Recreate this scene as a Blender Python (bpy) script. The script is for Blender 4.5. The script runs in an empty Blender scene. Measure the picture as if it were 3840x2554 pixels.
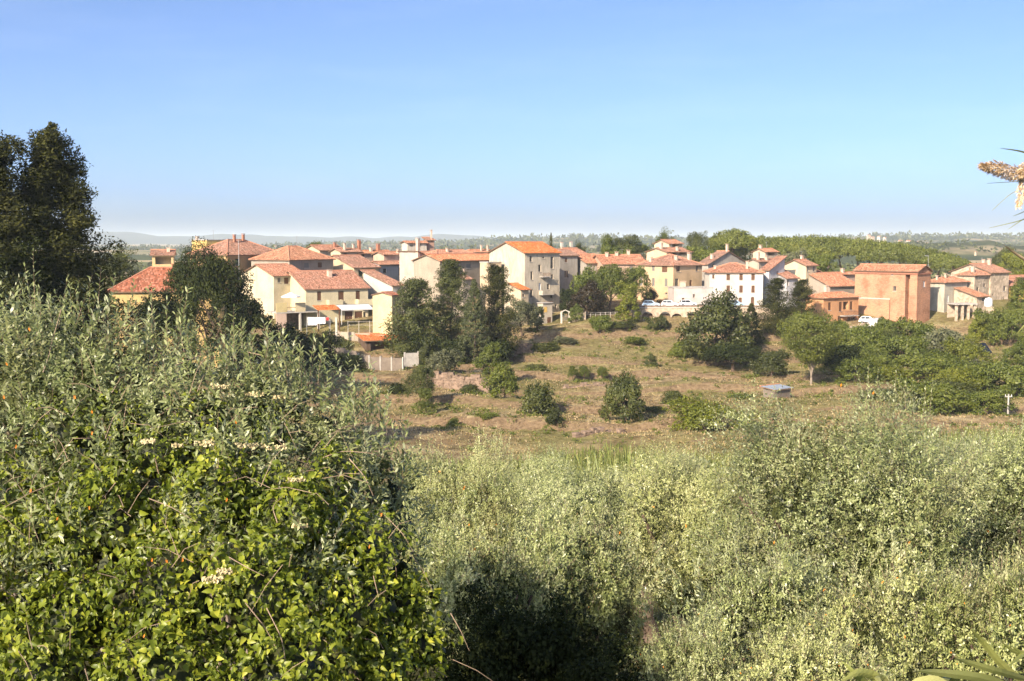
import bpy, math, random
import numpy as np
from mathutils import Vector, Matrix
R = math.radians
S = bpy.context.scene
COL = S.collection
# ------------------------------------------------------------------ camera, sky, sun, exposure
FPX, CX, CY, HORIZON = 4500.0, 1920.0, 1277.0, 905.0          # focal length and centre in pixels of a 3840 px wide frame
PITCH = math.atan((CY - HORIZON) / FPX)
cam_data = bpy.data.cameras.new('camera'); cam = bpy.data.objects.new('camera', cam_data); COL.objects.link(cam)
cam_data.sensor_width = 36.0; cam_data.lens = 36.0 * FPX / 3840.0
cam_data.clip_start = 0.1; cam_data.clip_end = 60000
cam.location = (0, 0, 0); cam.rotation_euler = (R(90) - PITCH, 0, 0)
S.camera = cam
SUN_AZ = Vector((-0.53, -0.85, 0)).normalized(); SUN_EL = R(29)
SUN_DIR = Vector((SUN_AZ.x * math.cos(SUN_EL), SUN_AZ.y * math.cos(SUN_EL), math.sin(SUN_EL)))
W = bpy.data.worlds.new('World'); S.world = W; W.use_nodes = True
nt = W.node_tree; nt.nodes.clear()
sky = nt.nodes.new('ShaderNodeTexSky'); sky.sky_type = 'NISHITA'; sky.sun_disc = False
sky.sun_elevation = SUN_EL; sky.sun_rotation = math.atan2(SUN_AZ.x, SUN_AZ.y)
sky.air_density = 0.43; sky.dust_density = 2.0; sky.ozone_density = 3.6; sky.altitude = 100
# thin, faint wisps of cloud low in the sky
tc = nt.nodes.new('ShaderNodeTexCoord'); mp = nt.nodes.new('ShaderNodeMapping'); mp.inputs['Scale'].default_value = (2.2, 2.2, 14)
nz = nt.nodes.new('ShaderNodeTexNoise'); nz.inputs['Scale'].default_value = 2.3; nz.inputs['Detail'].default_value = 6
cr = nt.nodes.new('ShaderNodeValToRGB'); cr.color_ramp.elements[0].position = 0.5; cr.color_ramp.elements[1].position = 0.85
cr.color_ramp.elements[1].color = (0.035, 0.035, 0.035, 1)
mx = nt.nodes.new('ShaderNodeMixRGB'); mx.inputs[2].default_value = (9.0, 9.0, 9.4, 1)
bg = nt.nodes.new('ShaderNodeBackground'); out = nt.nodes.new('ShaderNodeOutputWorld')
bg.inputs[1].default_value = 0.138
L_ = nt.links.new
L_(tc.outputs['Generated'], mp.inputs[0]); L_(mp.outputs[0], nz.inputs['Vector']); L_(nz.outputs['Fac'], cr.inputs[0])
L_(cr.outputs[0], mx.inputs[0]); L_(sky.outputs[0], mx.inputs[1]); L_(mx.outputs[0], bg.inputs[0]); L_(bg.outputs[0], out.inputs[0])
sun_data = bpy.data.lights.new('sun', 'SUN'); sun_data.energy = 5.0; sun_data.angle = R(0.53); sun_data.color = (1.0, 0.85, 0.66)
sun = bpy.data.objects.new('sun', sun_data); COL.objects.link(sun)
sun.rotation_euler = (-SUN_DIR).to_track_quat('-Z', 'Y').to_euler()
S.view_settings.view_transform = 'Standard'; S.view_settings.look = 'None'; S.view_settings.exposure = 0.9; S.view_settings.gamma = 1
S.cycles.use_denoising = True; S.cycles.use_adaptive_sampling = True; S.cycles.adaptive_threshold = 0.035; S.cycles.use_light_tree = False; S.cycles.max_bounces = 4; S.cycles.diffuse_bounces = 1; S.cycles.glossy_bounces = 1; S.cycles.transmission_bounces = 2; S.cycles.transparent_max_bounces = 4
S.cycles.volume_bounces = 2; S.cycles.caustics_reflective = False; S.cycles.caustics_refractive = False
# ------------------------------------------------------------------ placing things: a pixel of the photograph at a distance -> a point
cp, sp = math.cos(PITCH), math.sin(PITCH)
def ray(x, y):
    u, v = (x - CX) / FPX, (CY - y) / FPX
    return Vector((u, cp + v * sp, -sp + v * cp))
def P(x, y, D):
    d = ray(x, y); return d * (D / d.y)
def XatY(x, Y, Z):                       # world X of picture column x at depth Y and height Z
    return (x - CX) / FPX * (Y * cp - Z * sp)
def MPX(D): return D / FPX               # metres per pixel
# ------------------------------------------------------------------ object helpers
def tag(o, label=None, cat=None, group=None, kind=None):
    if label: o['label'] = label
    if cat: o['category'] = cat
    if group: o['group'] = group
    if kind: o['kind'] = kind
    return o
def empty(name, loc=(0, 0, 0), rz=0, parent=None):
    o = bpy.data.objects.new(name, None); COL.objects.link(o); o.location = loc; o.rotation_euler = (0, 0, rz); o.parent = parent
    o.empty_display_size = 0.1
    return o
def link(name, me, parent=None, mat=None, loc=None, smooth=False):
    if mat is not None and not me.materials: me.materials.append(mat)
    o = bpy.data.objects.new(name, me); COL.objects.link(o); o.parent = parent
    if loc is not None: o.location = loc
    if smooth: me.shade_smooth()
    return o
def mesh_np(name, V, F, mat=None, uv=None, smooth=False):
    V = np.asarray(V, dtype=np.float32).reshape(-1, 3); F = np.asarray(F, dtype=np.int32); k = F.shape[1]
    me = bpy.data.meshes.new(name)
    me.vertices.add(len(V)); me.vertices.foreach_set('co', V.ravel())
    me.loops.add(F.size); me.loops.foreach_set('vertex_index', F.ravel())
    me.polygons.add(len(F)); me.polygons.foreach_set('loop_start', np.arange(0, F.size, k, dtype=np.int32))
    me.polygons.foreach_set('loop_total', np.full(len(F), k, dtype=np.int32))
    if uv is not None:
        l = me.uv_layers.new(name='UVMap'); l.data.foreach_set('uv', np.asarray(uv, dtype=np.float32)[F.ravel()].ravel())
    me.update(calc_edges=True)
    if smooth: me.shade_smooth()
    if mat is not None: me.materials.append(mat)
    return me
class MB:
    """collects faces, builds ONE mesh object"""
    def __init__(s): s.v, s.f, s.uv = [], [], None
    def poly(s, pts):
        i = len(s.v); s.v += [tuple(p) for p in pts]; s.f.append(tuple(range(i, i + len(pts)))); return s
    def box(s, x0, y0, z0, x1, y1, z1):
        i = len(s.v)
        s.v += [(x0, y0, z0), (x1, y0, z0), (x1, y1, z0), (x0, y1, z0), (x0, y0, z1), (x1, y0, z1), (x1, y1, z1), (x0, y1, z1)]
        s.f += [tuple(i + k for k in q) for q in ((0, 3, 2, 1), (4, 5, 6, 7), (0, 1, 5, 4), (1, 2, 6, 5), (2, 3, 7, 6), (3, 0, 4, 7))]
        return s
    def tube(s, pts, rads, n=6):
        pts = [Vector(p) for p in pts]; base = len(s.v)
        for k, p in enumerate(pts):
            t = (pts[min(k + 1, len(pts) - 1)] - pts[max(k - 1, 0)]).normalized()
            a = t.orthogonal().normalized() if k == 0 else (a - t * a.dot(t)).normalized()
            b = t.cross(a)
            for j in range(n):
                w = 2 * math.pi * j / n
                s.v.append(tuple(p + (a * math.cos(w) + b * math.sin(w)) * rads[k]))
        for k in range(len(pts) - 1):
            for j in range(n):
                s.f.append((base + k * n + j, base + k * n + (j + 1) % n, base + (k + 1) * n + (j + 1) % n, base + (k + 1) * n + j))
        s.f.append(tuple(base + j for j in reversed(range(n)))); s.f.append(tuple(base + (len(pts) - 1) * n + j for j in range(n)))
        return s
    def mesh(s, name, mat=None):
        me = bpy.data.meshes.new(name); me.from_pydata(s.v, [], s.f)
        if mat is not None: me.materials.append(mat)
        me.update(); return me
    def build(s, name, mat, parent=None, loc=None, smooth=False):
        return link(name, s.mesh(name, mat), parent, None, loc, smooth)
# ------------------------------------------------------------------ materials
def new_mat(name):
    m = bpy.data.materials.new(name); m.use_nodes = True; t = m.node_tree; t.nodes.clear()
    o = t.nodes.new('ShaderNodeOutputMaterial'); b = t.nodes.new('ShaderNodeBsdfPrincipled'); t.links.new(b.outputs[0], o.inputs[0])
    return m, t, b, o
def nd(t, typ, **kw):
    n = t.nodes.new(typ)
    for k, v in kw.items():
        if k in n.inputs: n.inputs[k].default_value = v
        else: setattr(n, k, v)
    return n
def c4(c): return (c[0], c[1], c[2], 1)
def ramp(t, fac, stops):
    n = t.nodes.new('ShaderNodeValToRGB'); e = n.color_ramp.elements
    while len(e) > len(stops): e.remove(e[-1])
    while len(e) < len(stops): e.new(0.5)
    for k, (p, c) in enumerate(stops): e[k].position = p; e[k].color = c4(c)
    t.links.new(fac, n.inputs[0]); return n.outputs[0]
def mix(t, fac, a, b, mode='MIX'):
    n = t.nodes.new('ShaderNodeMixRGB'); n.blend_type = mode
    for i, x in ((0, fac), (1, a), (2, b)):
        if hasattr(x, 'node'): t.links.new(x, n.inputs[i])
        elif i == 0: n.inputs[0].default_value = x
        else: n.inputs[i].default_value = c4(x)
    return n.outputs[0]
def noise(t, vec, scale, detail=4, rough=0.6):
    n = nd(t, 'ShaderNodeTexNoise'); n.inputs['Scale'].default_value = scale; n.inputs['Detail'].default_value = detail
    n.inputs['Roughness'].default_value = rough
    t.links.new(vec, n.inputs['Vector']); return n.outputs['Fac']
def scale3(c, k): return tuple(min(1, x * k) for x in c)
def plain(name, c, rough=0.7, var=0.12, sc=6.0, metal=0.0, spec=0.3):
    m, t, b, o = new_mat(name); g = nd(t, 'ShaderNodeTexCoord')
    f = noise(t, g.outputs['Object'], sc)
    t.links.new(ramp(t, f, [(0.3, scale3(c, 1 - var)), (0.7, scale3(c, 1 + var))]), b.inputs['Base Color'])
    b.inputs['Roughness'].default_value = rough; b.inputs['Metallic'].default_value = metal; b.inputs['Specular IOR Level'].default_value = spec
    return m
_stucco = {}
def stucco(c, worn=0.35):
    c = scale3(c, 0.74); k = (c, worn)
    if k in _stucco: return _stucco[k]
    m, t, b, o = new_mat('stucco'); g = nd(t, 'ShaderNodeTexCoord'); gi = nd(t, 'ShaderNodeNewGeometry')
    mp = nd(t, 'ShaderNodeMapping'); mp.inputs['Scale'].default_value = (1, 1, 0.25); t.links.new(gi.outputs['Position'], mp.inputs[0])
    f1 = noise(t, gi.outputs['Position'], 0.35, 5); f2 = noise(t, mp.outputs[0], 1.6, 4); f3 = noise(t, gi.outputs['Position'], 5.0, 3)
    dirt = tuple(0.55 * x + 0.45 * y for x, y in zip(scale3(c, 0.62), (0.30, 0.26, 0.21)))
    base = ramp(t, f1, [(0.32, scale3(c, 0.80)), (0.5, scale3(c, 0.97)), (0.66, scale3(c, 1.06))])
    stain = ramp(t, f2, [(0.46, (0, 0, 0)), (0.68, (min(0.85, worn * 1.4),) * 3)])
    fine = ramp(t, f3, [(0.3, (0.9, 0.9, 0.9)), (0.7, (1, 1, 1))])
    t.links.new(mix(t, 1.0, mix(t, stain, base, dirt), fine, 'MULTIPLY'), b.inputs['Base Color'])
    b.inputs['Roughness'].default_value = 0.9; b.inputs['Specular IOR Level'].default_value = 0.138
    _stucco[k] = m; return m
def brickwall(name, c, mortar):
    m, t, b, o = new_mat(name); g = nd(t, 'ShaderNodeTexCoord'); gi = nd(t, 'ShaderNodeNewGeometry')
    br = nd(t, 'ShaderNodeTexBrick'); br.inputs['Scale'].default_value = 1.0
    br.inputs['Brick Width'].default_value = 0.55; br.inputs['Row Height'].default_value = 0.16; br.inputs['Mortar Size'].default_value = 0.012
    br.inputs['Color1'].default_value = c4(scale3(c, 1.1)); br.inputs['Color2'].default_value = c4(scale3(c, 0.8)); br.inputs['Mortar'].default_value = c4(mortar)
    sx = nd(t, 'ShaderNodeSeparateXYZ'); t.links.new(g.outputs['Object'], sx.inputs[0])
    ad = nd(t, 'ShaderNodeMath', operation='ADD'); t.links.new(sx.outputs[0], ad.inputs[0]); t.links.new(sx.outputs[1], ad.inputs[1])
    cb = nd(t, 'ShaderNodeCombineXYZ'); t.links.new(ad.outputs[0], cb.inputs[0]); t.links.new(sx.outputs[2], cb.inputs[1]); t.links.new(cb.outputs[0], br.inputs['Vector'])
    f = noise(t, g.outputs['Object'], 0.3, 5); f2 = noise(t, g.outputs['Object'], 1.3, 4)
    col = mix(t, 1.0, br.outputs[0], ramp(t, f, [(0.34, (0.70, 0.66, 0.62)), (0.5, (1, 1, 1)), (0.62, (1.12, 1.08, 1.02))]), 'MULTIPLY')
    col = mix(t, ramp(t, f2, [(0.55, (0, 0, 0)), (0.72, (0.55, 0.55, 0.55))]), col, mortar)
    t.links.new(col, b.inputs['Base Color']); b.inputs['Roughness'].default_value = 0.92; b.inputs['Specular IOR Level'].default_value = 0.1
    return m
def stone(name, c, sc=1.6):
    m, t, b, o = new_mat(name); gi = nd(t, 'ShaderNodeNewGeometry')
    v = nd(t, 'ShaderNodeTexVoronoi'); v.inputs['Scale'].default_value = sc * 1.6; t.links.new(gi.outputs['Position'], v.inputs['Vector'])
    f = noise(t, gi.outputs['Position'], 0.4, 5)
    sep = nd(t, 'ShaderNodeSeparateColor'); t.links.new(v.outputs['Color'], sep.inputs[0])
    col = ramp(t, sep.outputs[0], [(0.0, scale3(c, 0.72)), (0.5, c), (1.0, scale3(c, 1.25))])
    col = mix(t, 1.0, col, ramp(t, f, [(0.3, (0.75, 0.74, 0.72)), (0.65, (1.05, 1.02, 1.0))]), 'MULTIPLY')
    t.links.new(col, b.inputs['Base Color']); b.inputs['Roughness'].default_value = 0.95; b.inputs['Specular IOR Level'].default_value = 0.1
    return m
def tiles(name, c, old=0.4):
    """clay roof tiles: one colour per tile, lichen and dirt in large patches"""
    m, t, b, o = new_mat(name); g = nd(t, 'ShaderNodeUVMap'); gi = nd(t, 'ShaderNodeNewGeometry')
    sn = nd(t, 'ShaderNodeVectorMath', operation='SNAP'); sn.inputs[1].default_value = (0.24, 0.4, 1); t.links.new(g.outputs[0], sn.inputs[0])
    wn = nd(t, 'ShaderNodeTexWhiteNoise'); wn.noise_dimensions = '3D'
    oi = nd(t, 'ShaderNodeObjectInfo'); av = nd(t, 'ShaderNodeVectorMath', operation='ADD'); t.links.new(sn.outputs[0], av.inputs[0]); t.links.new(oi.outputs['Random'], av.inputs[1]); t.links.new(av.outputs[0], wn.inputs['Vector'])
    tile = ramp(t, wn.outputs['Value'], [(0.0, scale3(c, 0.42)), (0.3, scale3(c, 0.85)), (0.75, scale3(c, 1.15)), (1.0, tuple(min(1, x * 1.25 + 0.09) for x in c))])
    f = noise(t, gi.outputs['Position'], 0.5, 6)
    dirt = (c[0] * 0.45 + 0.05, c[1] * 0.5 + 0.05, c[2] * 0.5 + 0.04)
    col = mix(t, ramp(t, f, [(0.42, (0, 0, 0)), (0.66, (old, old, old))]), tile, dirt)
    col = mix(t, 1.0, col, ramp(t, oi.outputs['Random'], [(0.0, (0.74, 0.82, 0.86)), (0.3, (1.0, 1.0, 0.95)), (0.65, (0.86, 0.88, 0.88)), (1.0, (1.18, 1.06, 0.88))]), 'MULTIPLY')
    t.links.new(col, b.inputs['Base Color']); b.inputs['Roughness'].default_value = 0.9; b.inputs['Specular IOR Level'].default_value = 0.12
    return m
def leaf_mat(name, stops, back=None, trans=0.25, rough=0.5, spec=0.35, sc=0.5, dry=0):
    """leaf colour picked leaf by leaf, with slow drifts through the crown"""
    m, t, b, o = new_mat(name); gi = nd(t, 'ShaderNodeNewGeometry'); oi = nd(t, 'ShaderNodeObjectInfo')
    a = nd(t, 'ShaderNodeMath', operation='ADD'); t.links.new(gi.outputs['Random Per Island'], a.inputs[0]); t.links.new(oi.outputs['Random'], a.inputs[1])
    fr = nd(t, 'ShaderNodeMath', operation='FRACT'); t.links.new(a.outputs[0], fr.inputs[0])
    f = noise(t, gi.outputs['Position'], sc, 3)
    mm = nd(t, 'ShaderNodeMath', operation='MULTIPLY_ADD'); mm.inputs[1].default_value = 0.6; t.links.new(fr.outputs[0], mm.inputs[0])
    m2 = nd(t, 'ShaderNodeMath', operation='MULTIPLY_ADD'); m2.inputs[1].default_value = 1.4; m2.inputs[2].default_value = -0.5; t.links.new(f, m2.inputs[0]); t.links.new(m2.outputs[0], mm.inputs[2])
    col = ramp(t, mm.outputs[0], stops)
    if back is not None: col = mix(t, gi.outputs['Backfacing'], col, back)
    if dry: col = mix(t, ramp(t, noise(t, gi.outputs['Position'], 1.1, 2), [(0.56, (0, 0, 0)), (0.70, (dry, dry, dry))]), col, (0.20, 0.15, 0.075))
    col = mix(t, 1.0, col, ramp(t, oi.outputs['Random'], [(0.0, (0.80, 0.80, 0.80)), (0.5, (1, 1, 0.97)), (1.0, (1.12, 1.08, 1.0))]), 'MULTIPLY')
    t.links.new(col, b.inputs['Base Color']); b.inputs['Roughness'].default_value = rough; b.inputs['Specular IOR Level'].default_value = spec
    tr = nd(t, 'ShaderNodeBsdfTranslucent'); tc = mix(t, 1.0, col, (1.0, 1.0, 0.55), 'MULTIPLY'); t.links.new(tc, tr.inputs[0])
    ms = nd(t, 'ShaderNodeMixShader'); ms.inputs[0].default_value = trans
    t.links.new(b.outputs[0], ms.inputs[1]); t.links.new(tr.outputs[0], ms.inputs[2]); t.links.new(ms.outputs[0], o.inputs[0])
    return m
M = {}
M['roof_old'] = tiles('roof_tiles_weathered', (0.35, 0.18, 0.125), 0.6)
M['roof_mid'] = tiles('roof_tiles', (0.40, 0.190, 0.125), 0.5)
M['roof_new'] = tiles('roof_tiles_new', (0.58, 0.165, 0.05), 0.15)
M['roof_sal'] = tiles('roof_tiles_salmon', (0.44, 0.19, 0.115), 0.35)
M['roof_dark'] = tiles('roof_tiles_dark', (0.30, 0.12, 0.08), 0.5)
M['ridge'] = plain('ridge_tiles', (0.50, 0.23, 0.14), 0.9)
M['soffit'] = plain('eaves_underside', (0.22, 0.14, 0.09), 0.9)
M['pane'] = plain('window_glass', (0.035, 0.04, 0.045), 0.12, 0.1, 1.0, 0, 0.5)
M['frame'] = plain('window_frame', (0.45, 0.36, 0.27), 0.6)
M['white'] = plain('white_paint', (0.70, 0.69, 0.67), 0.6, 0.04)
M['brown'] = plain('brown_wood', (0.13, 0.065, 0.035), 0.65)
M['green'] = plain('green_shutter', (0.05, 0.075, 0.05), 0.6)
M['grey_sh'] = plain('grey_shutter', (0.20, 0.19, 0.17), 0.6)
M['stone_sill'] = plain('stone_trim', (0.48, 0.44, 0.38), 0.85)
M['brick'] = brickwall('brick_wall', (0.45, 0.228, 0.138), (0.46, 0.30, 0.20))
M['chimney'] = plain('chimney_plaster', (0.56, 0.42, 0.32), 0.9, 0.2, 2)
M['chimney_red'] = plain('chimney_brick', (0.36, 0.16, 0.10), 0.9, 0.2, 4)
M['metal'] = plain('dull_metal', (0.35, 0.35, 0.35), 0.5, 0.1, 3, 0.6)
M['concrete'] = plain('concrete', (0.42, 0.39, 0.35), 0.9, 0.2, 1.2)
M['rust'] = plain('rusty_iron', (0.20, 0.11, 0.07), 0.8)
M['bark'] = plain('bark', (0.12, 0.085, 0.06), 0.95, 0.3, 5)
M['bark_pale'] = plain('bark_pale', (0.26, 0.21, 0.16), 0.95, 0.3, 5)
M['twig'] = plain('twig', (0.30, 0.22, 0.15), 0.9, 0.3, 8)
M['tyre'] = plain('tyre_rubber', (0.02, 0.02, 0.02), 0.8)
M['rim'] = plain('wheel_rim', (0.45, 0.45, 0.46), 0.35, 0.05, 3, 0.8)
M['lamp'] = plain('lamp_glass', (0.6, 0.58, 0.55), 0.15, 0.05, 3, 0, 0.5)
M['stonewall'] = stone('field_stone', (0.25, 0.185, 0.14))
M['block'] = plain('block_wall', (0.19, 0.155, 0.125), 0.95, 0.25, 0.9)
M['stonehouse'] = stone('house_stone', (0.47, 0.385, 0.29), 1.2)
M['leaf_oak'] = leaf_mat('foliage_oak', [(0.0, (0.026, 0.036, 0.009)), (0.5, (0.072, 0.086, 0.020)), (1.0, (0.14, 0.15, 0.042))], trans=0.18, sc=0.3)
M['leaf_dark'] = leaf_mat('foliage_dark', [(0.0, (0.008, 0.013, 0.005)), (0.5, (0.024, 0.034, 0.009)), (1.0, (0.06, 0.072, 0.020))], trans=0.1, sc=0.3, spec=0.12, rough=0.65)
M['leaf_pine'] = leaf_mat('foliage_pine', [(0.0, (0.018, 0.022, 0.007)), (0.5, (0.046, 0.052, 0.015)), (1.0, (0.10, 0.10, 0.03))], trans=0.1, sc=0.3, spec=0.1, rough=0.7)
M['leaf_umbrella'] = leaf_mat('foliage_umbrella_pine', [(0.0, (0.06, 0.08, 0.013)), (0.5, (0.13, 0.155, 0.026)), (1.0, (0.21, 0.22, 0.048))], trans=0.18, sc=0.3)
M['leaf_lime'] = leaf_mat('foliage_lime', [(0.0, (0.08, 0.10, 0.012)), (0.5, (0.18, 0.205, 0.026)), (1.0, (0.30, 0.30, 0.05))], trans=0.3, sc=0.3)
M['leaf_mid'] = leaf_mat('foliage_mid', [(0.0, (0.045, 0.065, 0.010)), (0.5, (0.115, 0.145, 0.024)), (1.0, (0.20, 0.22, 0.045))], trans=0.25, sc=0.3)
M['leaf_cypress'] = leaf_mat('foliage_cypress', [(0.0, (0.05, 0.065, 0.022)), (0.5, (0.10, 0.12, 0.045)), (1.0, (0.17, 0.18, 0.08))], trans=0.15)
M['leaf_red'] = leaf_mat('foliage_plum', [(0.0, (0.012, 0.009, 0.005)), (0.5, (0.034, 0.024, 0.012)), (1.0, (0.06, 0.045, 0.02))], trans=0.15)
M['leaf_grey'] = leaf_mat('foliage_grey_green', [(0.0, (0.06, 0.07, 0.035)), (0.5, (0.13, 0.14, 0.07)), (1.0, (0.2, 0.2, 0.11))], trans=0.2)
M['leaf_olive'] = leaf_mat('olive_leaf', [(0.0, (0.06, 0.085, 0.028)), (0.35, (0.225, 0.265, 0.092)), (0.7, (0.43, 0.47, 0.205)), (1.0, (0.66, 0.67, 0.385))], back=(0.53, 0.57, 0.345), trans=0.18, rough=0.36, spec=0.5, sc=0.7, dry=0.35)
M['leaf_olive_near'] = leaf_mat('olive_leaf_near', [(0.0, (0.065, 0.09, 0.026)), (0.5, (0.215, 0.255, 0.092)), (1.0, (0.45, 0.48, 0.235))], back=(0.55, 0.59, 0.38), trans=0.22, rough=0.36, spec=0.45, sc=1.5, dry=0.22)
M['leaf_vine'] = leaf_mat('vine_leaf', [(0.0, (0.045, 0.068, 0.008)), (0.4, (0.13, 0.17, 0.017)), (0.75, (0.26, 0.30, 0.03)), (1.0, (0.47, 0.46, 0.055))], trans=0.3, rough=0.42, spec=0.35, sc=2.6)
M['leaf_shade_fill'] = leaf_mat('inner_shade_foliage', [(0.0, (0.02, 0.026, 0.007)), (1.0, (0.07, 0.08, 0.024))], trans=0.1)  # dark tone puts shade into the colour of the crown interiors
M['leaf_reed'] = leaf_mat('reed_leaf', [(0.0, (0.24, 0.27, 0.07)), (0.5, (0.36, 0.38, 0.12)), (1.0, (0.48, 0.46, 0.19))], trans=0.35, sc=2)
M['cane'] = leaf_mat('cane_leaf', [(0.0, (0.11, 0.15, 0.035)), (0.5, (0.21, 0.245, 0.07)), (1.0, (0.33, 0.32, 0.12))], trans=0.25, sc=0.1)
M['orange_leaf'] = plain('orange_leaf', (0.72, 0.25, 0.03), 0.6)
M['flower'] = plain('cream_flower', (0.66, 0.56, 0.32), 0.8)
M['plume'] = plain('reed_plume', (0.80, 0.58, 0.35), 0.95, 0.25, 40)
M['straw'] = leaf_mat('dry_grass', [(0.0, (0.17, 0.125, 0.055)), (0.5, (0.33, 0.245, 0.12)), (1.0, (0.48, 0.375, 0.19))], trans=0.1, sc=0.1)
# ------------------------------------------------------------------ the ground: one sheet from behind the camera to the horizon
_rs = np.random.RandomState(5)
_wav = [(_rs.uniform(-1, 1, 2), _rs.uniform(0, 6.28)) for _ in range(24)]
def rough(x, y):
    s = np.zeros_like(x)
    for i, (k, ph) in enumerate(_wav):
        w = 0.06 * 1.17 ** i; k = k / np.hypot(*k)
        s += np.sin((x * k[0] + y * k[1]) * w + ph + 2 * np.sin(0.013 * (y * k[0] - x * k[1]))) * 0.34 / (1 + 0.14 * i)
    return s
_px = [(1500, 1660, 150), (1900, 1680, 148), (2300, 1665, 150), (2800, 1640, 150), (3300, 1600, 158), (3700, 1580, 165),
       (1560, 1560, 178), (1900, 1530, 178), (2350, 1585, 168), (2650, 1540, 180), (2920, 1500, 196), (3300, 1490, 192), (3780, 1520, 190),
       (1350, 1500, 190), (1700, 1468, 198), (1980, 1470, 200), (2250, 1440, 205), (2500, 1435, 208), (2700, 1430, 210), (2950, 1405, 222), (3200, 1400, 220), (3500, 1400, 222), (3800, 1420, 215),
       (1400, 1400, 224), (1660, 1385, 214), (1830, 1400, 214), (2100, 1380, 222), (2350, 1370, 226), (2700, 1390, 228), (2900, 1340, 238), (3150, 1330, 240), (3450, 1330, 240), (3750, 1330, 240),
       (1300, 1348, 243), (1520, 1348, 240), (1750, 1335, 236), (1950, 1310, 238), (2200, 1310, 240), (2500, 1300, 245), (2750, 1300, 245), (3300, 1275, 252), (3700, 1260, 252),
       (1100, 1225, 258), (1400, 1222, 256), (1700, 1245, 258), (1950, 1240, 257), (2100, 1222, 263), (2330, 1205, 260), (2440, 1215, 259), (2760, 1205, 259), (3000, 1225, 258), (3150, 1240, 257), (3420, 1250, 257), (3600, 1215, 262), (3800, 1170, 268),
       (2200, 1186, 257.5), (2262, 1184, 257.5), (2320, 1182, 257.5), (2440, 1152, 266), (2700, 1156, 266), (2850, 1168, 268), (2440, 1145, 276), (2760, 1145, 276)]
_ctl = [tuple(P(*q)) for q in _px]
_ctl += [(0, 0, -1.75), (-6, 1, -1.9), (6, 1, -1.9), (0, -30, 0.5), (-40, -30, 2), (40, -30, 1), (0, 5, -4.2), (-5, 6, -4.4), (5, 6, -4.2), (0, 10, -6.2), (-10, 12, -6.2), (10, 12, -6.4),
         (0, 20, -8.6), (-14, 22, -8.2), (14, 22, -8.8), (0, 35, -11.8), (-30, 40, -10), (30, 38, -12), (0, 60, -17), (-50, 70, -14), (50, 65, -18), (0, 100, -23), (-60, 110, -18), (60, 105, -23.5),
         (-90, 180, -16), (-60, 200, -17), (-40, 180, -22), (-95, 250, -12), (110, 230, -22), (140, 150, -23),
         (-70, 290, -12.5), (-40, 290, -13), (0, 295, -12.5), (40, 290, -13), (75, 295, -13), (110, 285, -13), (-60, 330, -11), (0, 340, -11), (60, 340, -11), (120, 330, -12),
         (-120, 420, -16), (0, 430, -16), (120, 430, -15), (-250, 300, -20), (250, 300, -22), (-250, 100, -15), (250, 100, -22), (0, 600, -24), (-400, 600, -26), (400, 600, -20), (0, 1000, -26), (600, 1000, -16), (-600, 1000, -24)]
_ctl = np.array(_ctl)
_A = np.linalg.norm(_ctl[:, None, :2] - _ctl[None, :, :2], axis=2); _n = len(_ctl)
_B = np.zeros((_n + 1, _n + 1)); _B[:_n, :_n] = _A; _B[_n, :_n] = 1; _B[:_n, _n] = 1
_w = np.linalg.solve(_B, np.append(_ctl[:, 2], 0))
def ground_np(x, y):
    x = np.asarray(x, float); y = np.asarray(y, float)
    yy = np.clip(y, -60, 1100); xx = np.clip(x, -700, 700)
    z = np.full(x.shape, _w[_n])
    for i in range(_n): z = z + _w[i] * np.sqrt((xx - _ctl[i, 0]) ** 2 + (yy - _ctl[i, 1]) ** 2 + 9)
    town = np.clip((y - 253) / 8, 0, 1) * np.clip((345 - y) / 20, 0, 1)
    amp = np.clip((y - 15) / 60, 0, 1) * (1 - 0.9 * town)
    far = np.clip((y - 500) / 1500, 0, 1)
    z = z + rough(x, y) * 0.55 * amp * (1 - far) + far * 9 * np.sin(x * 0.004 + 1.3 * np.sin(y * 0.002)) * np.sin(y * 0.0031 + 1)
    fieldm = np.clip((y - 145) / 15, 0, 1) * np.clip((256 - y) / 6, 0, 1); w = (y + 5 * np.sin(x * 0.045 + 1) + 2.2 * np.sin(x * 0.15) + 0.10 * x) / 17.0; fr_ = w - np.floor(w)
    z = z + fieldm * (1.0 + 0.5 * np.sin(x * 0.06 + 2 * np.floor(w))) * (np.clip(fr_ / 0.09, 0, 1) - fr_ - 0.4)          # low terrace banks
    return z
def ground(x, y): return float(ground_np(np.array([x]), np.array([y]))[0])
yr = np.concatenate([np.linspace(-40, 60, 41), np.arange(62.5, 140, 2.5), np.arange(141, 258, 0.8), np.arange(259, 345, 2.5), np.geomspace(348, 17000, 70)])
tc_ = np.linspace(-1, 1, 181)
GX = tc_[None, :] * (70 + 0.72 * np.clip(yr, 0, None))[:, None]; GY = np.repeat(yr[:, None], 181, 1)
GZ = ground_np(GX, GY); nr, nc = GX.shape
ii = (np.arange(nr - 1)[:, None] * nc + np.arange(nc - 1)[None, :]).ravel()
gm, t, b, o = new_mat('dry_hillside'); gi = nd(t, 'ShaderNodeNewGeometry'); pos = gi.outputs['Position']
n1 = noise(t, pos, 0.045, 5); n2 = noise(t, pos, 0.22, 6, 0.7); n3 = noise(t, pos, 1.6, 5, 0.7); n4 = noise(t, pos, 0.012, 3)
dry = ramp(t, n2, [(0.32, (0.13, 0.092, 0.05)), (0.44, (0.235, 0.168, 0.09)), (0.54, (0.34, 0.265, 0.145)), (0.66, (0.45, 0.365, 0.21))])
grassy = ramp(t, n2, [(0.3, (0.115, 0.115, 0.038)), (0.7, (0.27, 0.235, 0.095))])
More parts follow.
